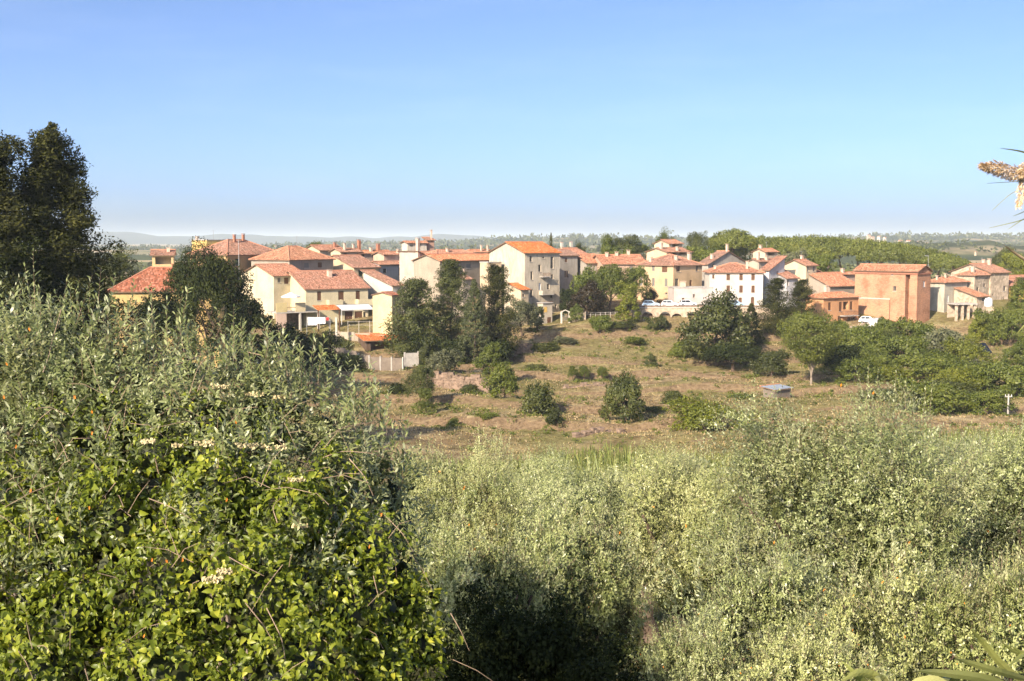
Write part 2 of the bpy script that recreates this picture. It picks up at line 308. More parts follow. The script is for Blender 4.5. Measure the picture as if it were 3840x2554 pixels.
col = mix(t, ramp(t, n1, [(0.43, (0, 0, 0)), (0.53, (0.85, 0.85, 0.85))]), dry, grassy)
col = mix(t, 1.0, col, ramp(t, n3, [(0.3, (0.4, 0.37, 0.33)), (0.5, (0.95, 0.95, 0.95)), (0.75, (1.2, 1.18, 1.1))]), 'MULTIPLY')
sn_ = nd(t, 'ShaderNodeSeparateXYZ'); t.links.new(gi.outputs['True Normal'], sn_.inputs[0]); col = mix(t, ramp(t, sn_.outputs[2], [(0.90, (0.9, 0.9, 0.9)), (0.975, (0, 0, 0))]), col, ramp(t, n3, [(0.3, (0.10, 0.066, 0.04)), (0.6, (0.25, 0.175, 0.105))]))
sx = nd(t, 'ShaderNodeSeparateXYZ'); t.links.new(pos, sx.inputs[0])
def maskY(a, b_):
    mr = nd(t, 'ShaderNodeMapRange'); mr.inputs[1].default_value = a; mr.inputs[2].default_value = b_; t.links.new(sx.outputs[1], mr.inputs[0]); return mr.outputs[0]
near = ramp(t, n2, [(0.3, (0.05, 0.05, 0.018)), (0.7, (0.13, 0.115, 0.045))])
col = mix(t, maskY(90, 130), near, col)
vf = nd(t, 'ShaderNodeTexVoronoi'); vf.inputs['Scale'].default_value = 0.0045; vf.inputs['Randomness'].default_value = 0.9; t.links.new(pos, vf.inputs['Vector'])
sc_ = nd(t, 'ShaderNodeSeparateColor'); t.links.new(vf.outputs['Color'], sc_.inputs[0])
fields = ramp(t, sc_.outputs[0], [(0.0, (0.40, 0.31, 0.17)), (0.3, (0.44, 0.33, 0.19)), (0.45, (0.14, 0.15, 0.05)), (0.62, (0.06, 0.075, 0.03)), (0.8, (0.35, 0.27, 0.14)), (1.0, (0.18, 0.17, 0.07))])
for e in t.nodes[-1:]: pass
col = mix(t, maskY(380, 620), col, fields)
t.links.new(col, b.inputs['Base Color']); b.inputs['Roughness'].default_value = 0.97; b.inputs['Specular IOR Level'].default_value = 0.05
bp = nd(t, 'ShaderNodeBump'); bp.inputs['Strength'].default_value = 0.6; bp.inputs['Distance'].default_value = 0.35; t.links.new(n3, bp.inputs['Height']); t.links.new(bp.outputs[0], b.inputs['Normal'])
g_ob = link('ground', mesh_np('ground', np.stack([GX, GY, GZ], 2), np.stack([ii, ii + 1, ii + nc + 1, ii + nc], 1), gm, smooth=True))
tag(g_ob, 'dry sloping hillside ground with straw grass and reddish bare soil', kind='structure')
# ------------------------------------------------------------------ far hills, blue with distance through the haze
hm, t, b, o = new_mat('far_woodland'); gi = nd(t, 'ShaderNodeNewGeometry'); pos = gi.outputs['Position']
f1 = noise(t, pos, 0.004, 5); f2 = noise(t, pos, 0.03, 4)
t.links.new(mix(t, ramp(t, f1, [(0.52, (0, 0, 0)), (0.60, (1, 1, 1))]), ramp(t, f2, [(0.35, (0.028, 0.04, 0.018)), (0.65, (0.07, 0.085, 0.03))]), (0.30, 0.24, 0.14)), b.inputs['Base Color'])
b.inputs['Roughness'].default_value = 1.0; b.inputs['Specular IOR Level'].default_value = 0.0
mm_, t, b, o = new_mat('mountain_woods'); gi = nd(t, 'ShaderNodeNewGeometry'); f2 = noise(t, gi.outputs['Position'], 0.004, 4)
t.links.new(ramp(t, f2, [(0.35, (0.02, 0.03, 0.022)), (0.65, (0.06, 0.075, 0.05))]), b.inputs['Base Color']); b.inputs['Roughness'].default_value = 1.0; b.inputs['Specular IOR Level'].default_value = 0.0
def hills(name, label, prof, D, depth, base, rug, seed):
    rs = np.random.RandomState(seed); xs = np.arange(-700, 4600, 11.0)
    py = np.interp(xs, [q[0] for q in prof], [q[1] for q in prof])
    Xc = (xs - CX) / FPX * D; Zc = (HORIZON - py) / FPX * D
    rows = np.linspace(-1, 1, 15); V = []
    lump = [(rs.uniform(0.002, 0.03) * 3500 / D * 2, rs.uniform(0, 6.28), rs.uniform(0.3, 1)) for _ in range(10)]
    for r in rows:
        hgt = (1 - r * r) ** 1.0
        wob = sum(a * np.sin(Xc * k + ph + r * 5 * a) for k, ph, a in lump) * rug
        V.append(np.stack([Xc * (1 + r * depth / D), np.full_like(Xc, D + r * depth), base + (Zc - base) * hgt + wob * (0.25 + 0.75 * (1 - abs(r)))], 1))
    V = np.concatenate(V); n = len(xs); ii = (np.arange(14)[:, None] * n + np.arange(n - 1)[None, :]).ravel()
    ob = link(name, mesh_np(name, V, np.stack([ii, ii + 1, ii + n + 1, ii + n], 1), mm_ if D > 8000 else hm, smooth=True)); tag(ob, label, kind='structure')
    return ob
RIDGE = [(-700, 934), (480, 935), (560, 929), (640, 934), (1000, 925), (1120, 920), (1300, 916), (1500, 914), (1668, 914), (1780, 907), (1865, 899), (1990, 892), (2080, 899), (2140, 889), (2230, 889), (2330, 893), (2480, 897), (2560, 899), (2700, 904), (2840, 903), (2950, 901), (3060, 892), (3180, 890), (3300, 885), (3400, 884), (3500, 888), (3600, 885), (3700, 889), (3840, 885), (4600, 888)]
hills('hills', 'long low wooded ridge behind the town', RIDGE, 3600, 900, -35, 1.0, 1)
hills('hills', 'faint blue mountain chain along the horizon', [(-700, 866), (380, 868), (480, 871), (600, 884), (700, 884), (820, 880), (940, 879), (1000, 888), (1060, 885), (1150, 890), (1250, 888), (1400, 890), (1500, 885), (1600, 882), (1720, 883), (1830, 893), (1950, 898), (2300, 893), (2700, 897), (3200, 889), (4600, 892)], 9000, 1500, -60, 4, 2)
hills('hills', 'tree-covered rise on the plain beyond the stone houses', [(-700, 960), (900, 958), (1400, 952), (2400, 950), (3100, 935), (3450, 918), (3600, 905), (3700, 906), (3760, 918), (3840, 914), (4600, 912)], 1500, 260, -30, 0.8, 3)
# ------------------------------------------------------------------ houses
def slope(mb, A, along, L, up, top, k0, k1, per=0.24, amp=0.045, uv=None):
    """one slope of a clay-tiled roof: rows of barrel tiles running down it. A = eave start, along/up unit vectors, top = slope length, k0/k1 = hip run-in"""
    n = max(4, int(L / per * 4)); nrm = along.cross(up).normalized(); base = len(mb.v)
    for i in range(n + 1):
        u = L * i / n; tp = top
        if k0 > 0: tp = min(tp, u / k0)
        if k1 > 0: tp = min(tp, (L - u) / k1)
        tp = max(tp, 0.02); w = amp * abs(math.sin(math.pi * u / per)) - amp * 0.2
        for j in range(4):
            v = tp * j / 3; q = A + along * u + up * v + nrm * (w + (0.012 * math.sin(u * 1.7 + j) if j else 0))
            mb.v.append(tuple(q)); uv.append((u, v))
    for i in range(n):
        for j in range(3):
            a = base + i * 4 + j; mb.f.append((a, a + 4, a + 5, a + 1))
def roof_build(t, kind, Lr, Ll, H, pitch, mat, oh=0.45):
    mb = MB(); uv = []; und = MB(); rd = MB(); th = 0.16
    X0, X1, Y0, Y1 = -oh, Lr + oh, -oh, Ll + oh
    ex, ey, ez = Vector((1, 0, 0)), Vector((0, 1, 0)), Vector((0, 0, 1))
    def up_(d): return (d + ez * pitch).normalized()
    cs = math.sqrt(1 + pitch * pitch); zb = H - oh * pitch + 0.1
    lines = []
    if kind in 'RM':
        if kind == 'R':
            half = (Y1 - Y0) / 2; S_ = half * cs
            slope(mb, Vector((X0, Y0, zb)), ex, X1 - X0, up_(ey), S_, 0, 0, uv=uv); slope(mb, Vector((X1, Y1, zb)), -ex, X1 - X0, up_(-ey), S_, 0, 0, uv=uv)
            zr = zb + half * pitch; lines = [((X0, (Y0 + Y1) / 2, zr), (X1, (Y0 + Y1) / 2, zr))]
            for q in (((X0, Y0, zb), (X1, Y0, zb), (X1, Y0 + half, zr), (X0, Y0 + half, zr)), ((X0, Y1, zb), (X0, Y1 - half, zr), (X1, Y1 - half, zr), (X1, Y1, zb))): und.poly([(a, b, c - 0.02) for a, b, c in q]).poly([(a, b, c - th) for a, b, c in reversed(q)])
            for q in (((X0, Y0, zb), (X1, Y0, zb)), ((X1, Y1, zb), (X0, Y1, zb)), ((X0, Y0 + half, zr), (X0, Y0, zb)), ((X0, Y1, zb), (X0, Y0 + half, zr)), ((X1, Y0, zb), (X1, Y0 + half, zr)), ((X1, Y0 + half, zr), (X1, Y1, zb))):
                (a, b, c), (d, e, f) = q; und.poly([(a, b, c - 0.02), (d, e, f - 0.02), (d, e, f - th), (a, b, c - th)][::-1])
        else:
            D_ = Y1 - Y0; slope(mb, Vector((X0, Y0, zb)), ex, X1 - X0, up_(ey), D_ * cs, 0, 0, uv=uv)
            q = [(X0, Y0, zb), (X1, Y0, zb), (X1, Y1, zb + D_ * pitch), (X0, Y1, zb + D_ * pitch)]
            und.poly([(a, b, c - 0.02) for a, b, c in q]); und.poly([(a, b, c - th) for a, b, c in q[::-1]])
            for k in range(4):
                (a, b, c), (d, e, f) = q[k], q[(k + 1) % 4]; und.poly([(a, b, c - th), (d, e, f - th), (d, e, f - 0.02), (a, b, c - 0.02)])
            lines = [((X0, Y1, zb + D_ * pitch), (X1, Y1, zb + D_ * pitch))]
    elif kind == 'L':
        half = (X1 - X0) / 2; S_ = half * cs; zr = zb + half * pitch; xm = (X0 + X1) / 2
        slope(mb, Vector((X0, Y1, zb)), -ey, Y1 - Y0, up_(ex), S_, 0, 0, uv=uv); slope(mb, Vector((X1, Y0, zb)), ey, Y1 - Y0, up_(-ex), S_, 0, 0, uv=uv)
        lines = [((xm, Y0, zr), (xm, Y1, zr))]
        for q in (((X0, Y0, zb), (xm, Y0, zr), (xm, Y1, zr), (X0, Y1, zb)), ((X1, Y0, zb), (X1, Y1, zb), (xm, Y1, zr), (xm, Y0, zr))): und.poly([(a, b, c - 0.02) for a, b, c in q]).poly([(a, b, c - th) for a, b, c in reversed(q)])
        for q in (((X0, Y1, zb), (X0, Y0, zb)), ((X1, Y0, zb), (X1, Y1, zb)), ((X0, Y0, zb), (xm, Y0, zr)), ((xm, Y0, zr), (X1, Y0, zb)), ((X1, Y1, zb), (xm, Y1, zr)), ((xm, Y1, zr), (X0, Y1, zb))):
            (a, b, c), (d, e, f) = q; und.poly([(a, b, c - th), (d, e, f - th), (d, e, f - 0.02), (a, b, c - 0.02)])
    elif kind == 'N' or kind == 'n':                 # single pitch along the right face, N falls to the right, n rises to the right
        D_ = X1 - X0
        if kind == 'N':
            slope(mb, Vector((X1, Y0, zb)), ey, Y1 - Y0, up_(-ex), D_ * cs, 0, 0, uv=uv); zl, zh = zb + D_ * pitch, zb
        else:
            slope(mb, Vector((X0, Y1, zb)), -ey, Y1 - Y0, up_(ex), D_ * cs, 0, 0, uv=uv); zl, zh = zb, zb + D_ * pitch
        q = [(X0, Y0, zl), (X1, Y0, zh), (X1, Y1, zh), (X0, Y1, zl)]
        und.poly([(a, b, c - 0.02) for a, b, c in q]); und.poly([(a, b, c - th) for a, b, c in q[::-1]])
        for k in range(4):
            (a, b, c), (d, e, f) = q[k], q[(k + 1) % 4]; und.poly([(a, b, c - th), (d, e, f - th), (d, e, f - 0.02), (a, b, c - 0.02)])
    elif kind == 'H':
        Wx, Wy = X1 - X0, Y1 - Y0; half = min(Wx, Wy) / 2; S_ = half * cs; k = 1 / cs; zr = zb + half * pitch
        slope(mb, Vector((X0, Y0, zb)), ex, Wx, up_(ey), S_, k, k, uv=uv); slope(mb, Vector((X1, Y1, zb)), -ex, Wx, up_(-ey), S_, k, k, uv=uv)
        slope(mb, Vector((X0, Y1, zb)), -ey, Wy, up_(ex), S_, k, k, uv=uv); slope(mb, Vector((X1, Y0, zb)), ey, Wy, up_(-ex), S_, k, k, uv=uv)
        if Wx >= Wy: r0, r1 = (X0 + half, Y0 + half, zr), (X1 - half, Y0 + half, zr)
        else: r0, r1 = (X0 + half, Y0 + half, zr), (X0 + half, Y1 - half, zr)
        c4_ = [(X0, Y0, zb), (X1, Y0, zb), (X1, Y1, zb), (X0, Y1, zb)]
        ends = [r0, r1, r1, r0] if Wx >= Wy else [r0, r0, r1, r1]
        lines = [(r0, r1)] + [(c, e) for c, e in zip(c4_, ends)]
        und.poly([(a, b, c - th) for a, b, c in c4_[::-1]])
        for i in range(4):
            (a, b_, c), (d, e, f) = c4_[i], c4_[(i + 1) % 4]; und.poly([(a, b_, c - th), (d, e, f - th), (d, e, f), (a, b_, c)])
    elif kind == 'F':
        mb.box(X0 + oh - 0.12, Y0 + oh - 0.12, H, X1 - oh + 0.12, Y1 - oh + 0.12, H + 0.18); uv = [(v[0], v[1]) for v in mb.v]
    me = bpy.data.meshes.new('roof'); me.from_pydata(mb.v, [], mb.f); me.materials.append(mat)
    l = me.uv_layers.new(name='UVMap'); idx = np.zeros(len(me.loops), dtype=np.int32); me.loops.foreach_get('vertex_index', idx)
    l.data.foreach_set('uv', np.array(uv, dtype=np.float32)[idx].ravel()); me.update()
    ro = link('roof', me, t)
    if und.v: und.build('eaves', M['soffit'], ro)
    if lines:
        for p, q in lines:
            if (Vector(p) - Vector(q)).length > 0.5: rd.tube([Vector(p) + Vector((0, 0, 0.03)), Vector(q) + Vector((0, 0, 0.03))], [0.13, 0.13], 6)
        if rd.v: rd.build('ridge_tiles', M['ridge'], ro)
    return ro
def chimney(ro, x, y, z, h, w=0.6, red=False, cap=True):
    m = MB().box(x - w / 2, y - w / 2, z - 1.4, x + w / 2, y + w / 2, z + h)
    if cap:
        m.box(x - w / 2 - 0.1, y - w / 2 - 0.1, z + h + 0.16, x + w / 2 + 0.1, y + w / 2 + 0.1, z + h + 0.26)
        for sx_ in (-1, 1):
            for sy_ in (-1, 1): m.box(x + sx_ * w * 0.42 - 0.05, y + sy_ * w * 0.42 - 0.05, z + h, x + sx_ * w * 0.42 + 0.05, y + sy_ * w * 0.42 + 0.05, z + h + 0.16)
    return m.build('chimney', M['chimney_red'] if red else M['chimney'], ro)
def wall_face(mb, o, u, inn, L, top, ops):
    """a wall panel with real openings; o = lower start, u = along, inn = inward, top(u) = wall height, ops = (u0,u1,z0,z1,depth,arch)"""
    z = Vector((0, 0, 1)); us = sorted({0.0, L} | {q[0] for q in ops} | {q[1] for q in ops} | ({L / 2} if top(L / 2) > max(top(0), top(L)) + 0.01 else set()))
    zt = min(top(0), top(L)); zs = sorted({0.0, zt} | {q[2] for q in ops if q[2] < zt} | {min(q[3], zt) for q in ops})
    def pt(a, b): return o + u * a + z * b
    for i in range(len(us) - 1):
        a0, a1 = us[i], us[i + 1]; am = (a0 + a1) / 2
        for j in range(len(zs) - 1):
            b0, b1 = zs[j], zs[j + 1]; bm = (b0 + b1) / 2
            if any(q[0] < am < q[1] and q[2] < bm < q[3] for q in ops): continue
            mb.poly([pt(a0, b0), pt(a1, b0), pt(a1, b1), pt(a0, b1)])
        if max(top(a0), top(a1)) > zt + 1e-4: mb.poly([pt(a0, zt), pt(a1, zt), pt(a1, max(top(a1), zt)), pt(a0, max(top(a0), zt))])
    for (a0, a1, b0, b1, d, arch) in ops:
        b1 = min(b1, zt); I = inn * d
        for p, q in ((pt(a0, b0), pt(a1, b0)), (pt(a1, b0), pt(a1, b1)), (pt(a1, b1), pt(a0, b1)), (pt(a0, b1), pt(a0, b0))): mb.poly([p, q, q + I, p + I])
        if arch:
            r = (a1 - a0) / 2; c = (a0 + a1) / 2; n = 6
            for sgn in (-1, 1):
                arc = [(c + sgn * r * math.cos(k * math.pi / 2 / n), b1 - r + r * math.sin(k * math.pi / 2 / n)) for k in range(n + 1)]
                for k in range(n): mb.poly([pt(c + sgn * r, b1), pt(*arc[k]), pt(*arc[k + 1])])
def window(t, o, u, inn, a0, a1, b0, b1, kind):
    """a window or door set into its opening, as a part of the house with its own pieces"""
    z = Vector((0, 0, 1)); n = -inn
    def bx(mb, ua, ub, za, zb, da, db):
        p = [o + u * ua + z * za + inn * da, o + u * ub + z * za + inn * da, o + u * ub + z * za + inn * db, o + u * ua + z * za + inn * db]
        q = [x + z * (zb - za) for x in p]; i = len(mb.v); mb.v += [tuple(x) for x in p + q]
        mb.f += [tuple(i + k for k in f) for f in ((0, 3, 2, 1), (4, 5, 6, 7), (0, 1, 5, 4), (1, 2, 6, 5), (2, 3, 7, 6), (3, 0, 4, 7))]
        return mb
    w, h = a1 - a0, b1 - b0; fw = min(0.07, w * 0.12); g = 0.004
    if kind == 'L':                       # open loggia: just the deep back wall
        return bx(MB(), a0 - 0.1, a1 + 0.1, b0 - 0.05, b1 + 0.05, 1.8, 1.9).build('loggia_wall', stucco((0.62, 0.50, 0.32)) if t['category'] != 'shed' else M['brown'], t)
    if kind == 'R':
        return bx(MB(), a0 - 0.1, a1 + 0.1, b0 - 0.05, b1 + 0.05, 1.6, 1.7).build('recess_wall', M['brick'], t)
    door = kind in 'DA'
    fr = MB(); bx(fr, a0 + g, a0 + fw, b0 + g, b1 - g, 0.16, 0.22); bx(fr, a1 - fw, a1 - g, b0 + g, b1 - g, 0.16, 0.22); bx(fr, a0 + fw, a1 - fw, b1 - fw, b1 - g, 0.16, 0.22); bx(fr, a0 + fw, a1 - fw, b0 + g, b0 + fw, 0.16, 0.22)
    if not door: bx(fr, (a0 + a1) / 2 - 0.03, (a0 + a1) / 2 + 0.03, b0 + fw, b1 - fw, 0.165, 0.215)
    f = fr.build('door' if door else 'window', M['white'] if kind == 'w' else M['frame'], t)
    if door:
        bx(MB(), a0 + fw, a1 - fw, b0 + fw, b1 - fw, 0.17, 0.205).build('door_leaf', M['brown'], f)
        bx(MB(), a0 + w * 0.46, a0 + w * 0.54, b0 + h * 0.45, b0 + h * 0.5, 0.13, 0.17).build('handle', M['metal'], f)
    else:
        bx(MB(), a0 + fw, a1 - fw, b0 + fw, b1 - fw, 0.185, 0.20).build('pane', M['pane'] if kind != 'w' else M['white'], f)
        if kind in 'bgy':
            sm = {'b': M['brown'], 'g': M['green'], 'y': M['grey_sh']}[kind]
            for s_ in (0, 1):
                m = MB(); ua, ub = (a0 + 0.02, (a0 + a1) / 2 - 0.01) if s_ == 0 else ((a0 + a1) / 2 + 0.01, a1 - 0.02)
                bx(m, ua, ub, b0 + 0.02, b1 - 0.02, 0.09, 0.13); k = 0.0
                while b0 + 0.12 + k < b1 - 0.15: bx(m, ua + 0.05, ub - 0.05, b0 + 0.1 + k, b0 + 0.16 + k, 0.068, 0.09); k += 0.14
                m.build('shutter', sm, f)
        bx(MB(), a0 - 0.1, a1 + 0.1, b0 - 0.09, b0 - 0.005, -0.09, 0.10).build('sill', M['stone_sill'], f)
    return f
HOUSES = {}
def house(name, label, xl, xc, xr, ye, D, roof='R', a=42, pitch=0.36, col=(0.75, 0.62, 0.45), wall=None, rf='roof_old', wins=(), chim=(), L=None, Rm=None, worn=0.35, ant=0, base=None, balc=(), cat='house', oh=0.45, group='houses of the hill town'):
    C = P(xc, ye, D); ar = R(a); ex = Vector((math.cos(ar), math.sin(ar), 0)); ey = Vector((-math.sin(ar), math.cos(ar), 0))
    def solve(px, tv):
        uu = (px - CX) / FPX; return (uu * (C.y * cp - C.z * sp) - C.x) / (tv.x - uu * tv.y * cp)
    Lr = Rm or solve(xr, ex); Ll = L or solve(xl, ey)
    Lr = max(2.0, min(Lr, 45)); Ll = max(2.0, min(Ll, 32))
    cs_ = [C, C + ex * Lr, C + ey * Ll, C + ex * Lr + ey * Ll]
    zb = min(ground(q.x, q.y) for q in cs_) - 0.6
    if base is not None: zb = P(xc, base, D).z
    H = max(2.2, C.z - zb)
    t = empty(name, (C.x, C.y, zb), ar); tag(t, label, cat, group)
    wm = wall or stucco(col, worn)
    ops = {'R': [], 'L': []}; wl = []
    for w in wins:
        fc, px, py, ww, hh, kind = w; e, nrm = (ex, Vector((ex.y, -ex.x, 0))) if fc == 'R' else (ey, Vector((-ey.y, ey.x, 0)))
        def hit(x, y):
            d = ray(x, y); k = C.dot(nrm) / d.dot(nrm); q = d * k; return (q - C).dot(e), q.z - zb
        ua, ub = sorted((hit(px - ww / 2, py)[0], hit(px + ww / 2, py)[0])); z0, z1 = sorted((hit(px, py - hh / 2)[1], hit(px, py + hh / 2)[1]))
        Lf = Lr if fc == 'R' else Ll
        ua, ub, z0 = max(ua, 0.2), min(ub, Lf - 0.2), max(z0, 0.05); z1 = min(z1, H - 0.12)
        if ub - ua < 0.3 or z1 - z0 < 0.3: print('window dropped', name, label[:30], w, round(Lf, 1), round(ua, 1), round(ub, 1)); continue
        if any(ua < q[1] + 0.02 and ub > q[0] - 0.02 and z0 < q[3] + 0.02 and z1 > q[2] - 0.02 for q in ops[fc]): print('window overlap', label[:30], w); continue
        dep = {'L': 1.8, 'R': 1.6}.get(kind, 0.24)
        if fc == 'L': ua, ub = Ll - ub, Ll - ua          # the left wall is laid from its far end to the corner
        ops[fc].append((ua, ub, z0, z1, dep, kind == 'A')); wl.append((fc, ua, ub, z0, z1, kind))
    V = Vector; z = V((0, 0, 1)); mb = MB(); hr = Ll / 2 * pitch; hl = Lr / 2 * pitch
    flat = lambda u: H
    tR = tB = tL = tF = flat
    if roof == 'R': tL = lambda u: H + pitch * min(u, Ll - u); tF = tL
    if roof == 'L': tR = lambda u: H + pitch * min(u, Lr - u); tB = tR
    if roof == 'M': tL = lambda u: H + pitch * (Ll - u); tF = lambda u: H + pitch * u; tB = lambda u: H + pitch * Ll
    if roof == 'N': tR = lambda u: H + pitch * (Lr - u); tB = lambda u: H + pitch * u; tL = lambda u: H + pitch * Lr
    if roof == 'n': tR = lambda u: H + pitch * u; tB = lambda u: H + pitch * (Lr - u); tF = lambda u: H + pitch * Lr
    fr = {'R': (V((0, 0, 0)), V((1, 0, 0)), V((0, 1, 0))), 'L': (V((0, Ll, 0)), V((0, -1, 0)), V((1, 0, 0)))}
    wall_face(mb, *fr['R'], Lr, tR, ops['R']); wall_face(mb, *fr['L'], Ll, tL, ops['L'])
    wall_face(mb, V((Lr, 0, 0)), V((0, 1, 0)), V((-1, 0, 0)), Ll, tF, []); wall_face(mb, V((Lr, Ll, 0)), V((-1, 0, 0)), V((0, -1, 0)), Lr, tB, [])
    mb.build('wall', wm, t)
    ro = roof_build(t, roof, Lr, Ll, H, pitch, M['concrete'] if roof == 'F' else M[rf], oh)
    for fc, ua, ub, z0, z1, kind in wl: window(t, *fr[fc], ua, ub, z0, z1, kind)
    def ztop(x, y):
        if roof == 'R': return H + pitch * min(y, Ll - y)
        if roof == 'L': return H + pitch * min(x, Lr - x)
        if roof == 'M': return H + pitch * y
        if roof == 'N': return H + pitch * (Lr - x)
        if roof == 'n': return H + pitch * x
        if roof == 'H': return H + pitch * max(0, min(x, Lr - x, y, Ll - y))
        return H
    for q in chim:
        fx, fy = q[0], q[1]; chimney(ro, fx * Lr, fy * Ll, ztop(fx * Lr, fy * Ll), q[2], q[3] if len(q) > 3 else 0.65, len(q) > 4 and q[4])
    if ant:
        x, y = Lr * 0.6, Ll * 0.5; zz = ztop(x, y); m = MB().tube([(x, y, zz - 0.3), (x, y, zz + ant)], [0.035, 0.03], 5)
        m.tube([(x - 0.6, y, zz + ant - 0.2), (x + 0.6, y, zz + ant - 0.2)], [0.02, 0.02], 4)
        for k in range(5): m.tube([(x - 0.5 + k * 0.25, y - 0.35, zz + ant - 0.2), (x - 0.5 + k * 0.25, y + 0.35, zz + ant - 0.2)], [0.014, 0.014], 4)
        m.build('antenna', M['metal'], t)
    for (px, py, ww, hh, dep, mt) in balc:           # balcony on the right face: slab and parapet / railing
        nrm = V((ex.y, -ex.x, 0))
        def hit(x, y):
            d = ray(x, y); k = C.dot(nrm) / d.dot(nrm); q = d * k; return (q - C).dot(ex), q.z - zb
        ua, ub = sorted((hit(px - ww / 2, py)[0], hit(px + ww / 2, py)[0])); z0, z1 = sorted((hit(px, py - hh / 2)[1], hit(px, py + hh / 2)[1]))
        bo = MB().box(ua, -dep, z0 - 0.16, ub, -0.003, z0).build('balcony', M['concrete'], t)
        if mt == 'rail':
            m = MB().box(ua, -dep, z1 - 0.06, ub, -dep + 0.05, z1).box(ua, -dep + 0.05, z1 - 0.06, ua + 0.05, -0.003, z1).box(ub - 0.05, -dep + 0.05, z1 - 0.06, ub, -0.003, z1)
            k = ua + 0.12
            while k < ub - 0.1: m.box(k, -dep + 0.01, z0, k + 0.025, -dep + 0.035, z1 - 0.06); k += 0.14
            m.build('railing', M['rust'], bo)
        else:
            m = MB().box(ua, -dep, z0, ub, -dep + 0.14, z1).box(ua, -dep + 0.14, z0, ua + 0.14, -0.003, z1).box(ub - 0.14, -dep + 0.14, z0, ub, -0.003, z1)
            m.build('parapet', wm, bo)
    HOUSES[label] = dict(t=t, C=C, ex=ex, ey=ey, Lr=Lr, Ll=Ll, H=H, zb=zb, a=ar)
    return t
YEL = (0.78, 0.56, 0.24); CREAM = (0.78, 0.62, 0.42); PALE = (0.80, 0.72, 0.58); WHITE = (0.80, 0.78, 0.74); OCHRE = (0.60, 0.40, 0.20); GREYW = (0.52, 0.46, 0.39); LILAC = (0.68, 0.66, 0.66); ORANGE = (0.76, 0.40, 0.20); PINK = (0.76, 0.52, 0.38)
h = house
h('hip_roofed_house', 'low yellow house with brown hip roof half hidden behind dark trees', 395, 408, 840, 1090, 190, 'H', 10, 0.6, YEL, rf='roof_dark', L=11.5, chim=[(0.54, 0.42, 1.0, 0.7, True)], ant=0)
h('loggia_house', 'small yellow house with pink corner pillar and open loggia under its eaves', 560, 570, 650, 957, 252, 'R', 14, 0.25, (0.80, 0.56, 0.28), rf='roof_old', L=8, wins=[('R', 612, 978, 60, 26, 'L')], chim=[(0.75, 0.3, 0.8)])
h('penthouse', 'bright yellow flat-topped penthouse rising above the hip roofs', 719, 775, 864, 901, 306, 'F', 48, 0.3, (0.80, 0.55, 0.20), wins=[('L', 759, 925, 7, 13, 'd')], chim=[(0.1, 0.8, 0.8, 0.5)], ant=2.6)
h('ochre_house', 'large ochre house with green shutters under a broad hip roof', 800, 852, 1061, 954, 274, 'H', 57, 0.5, OCHRE, L=13, wins=[('R', 960, 981, 21, 27, 'g'), ('R', 1023, 979, 20, 27, 'g'), ('R', 890, 983, 16, 26, 'g')], chim=[(0.42, 0.42, 1.6, 0.5, True), (0.6, 0.45, 1.6, 0.5, True)])
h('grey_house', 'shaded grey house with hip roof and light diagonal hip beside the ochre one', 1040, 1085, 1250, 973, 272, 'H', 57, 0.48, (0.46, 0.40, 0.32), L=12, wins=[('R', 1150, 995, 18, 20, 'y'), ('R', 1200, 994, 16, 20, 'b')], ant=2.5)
h('terraced_house', 'cream house with pale sloping verge standing out among the back roofs', 1140, 1200, 1292, 938, 308, 'R', 45, 0.34, CREAM, chim=[(0.8, 0.3, 1.0, 0.6, True)])
h('terraced_house', 'narrow cream house with small dark dormer opening among clustered roofs', 1240, 1278, 1352, 944, 300, 'R', 45, 0.34, CREAM, wins=[('R', 1295, 955, 14, 12, 'd')], chim=[(0.3, 0.2, 1.6, 0.5), (0.9, 0.5, 1.0, 0.5)])
h('terraced_house', 'low house below a tall dark chimney and a red chimney pot', 1310, 1345, 1470, 950, 304, 'R', 42, 0.3, PINK, rf='roof_mid', wins=[('R', 1330 + 32, 958, 12, 10, 'd')], chim=[(0.15, 0.5, 2.6, 0.7, True), (0.72, 0.5, 1.6, 0.8, True), (0.45, 0.3, 0.9)], ant=2.2)
h('terraced_house', 'long red-tiled house in front of the loggia tower', 1400, 1440, 1640, 955, 300, 'R', 45, 0.3, PINK, rf='roof_mid', chim=[(0.3, 0.2, 0.9)], ant=2.0)
h('gabled_house', 'yellow gabled house shaded by a tree, with white parasol on its terrace', 903, 1026, 1146, 1034, 262, 'R', 46, 0.36, (0.80, 0.69, 0.47), rf='roof_mid', wins=[('R', 1046, 1051, 10, 18, 'd'), ('R', 1074, 1053, 17, 24, 'b'), ('R', 1120, 1120, 18, 28, 'D')], worn=0.15)
h('terrace_house', 'yellow house with two balconies and white awning over wooden doors', 1130, 1146, 1380, 1084, 258, 'R', 33, 0.42, (0.80, 0.70, 0.46), rf='roof_mid', L=17, wins=[('R', 1197, 1110, 15, 34, 'b'), ('R', 1279, 1110, 21, 36, 'b'), ('R', 1342, 1107, 16, 34, 'b'), ('R', 1308, 1190, 30, 46, 'D'), ('R', 1345, 1190, 30, 46, 'D'), ('R', 1383, 1190, 26, 46, 'D') if False else ('R', 1368, 1190, 10, 40, 'd')], chim=[(0.55, 0.33, 1.3, 0.9)], balc=[(1250, 1136, 52, 24, 1.5, 'wall'), (1364, 1132, 62, 22, 1.5, 'wall')], worn=0.12)
h('annex', 'bright yellow block annex with flat lean-to roof beside the awning', 1397, 1470, 1506, 1108, 250, 'R', 58, 0.2, (0.82, 0.70, 0.40), rf='roof_dark', worn=0.15, oh=0.3, ant=1.9)
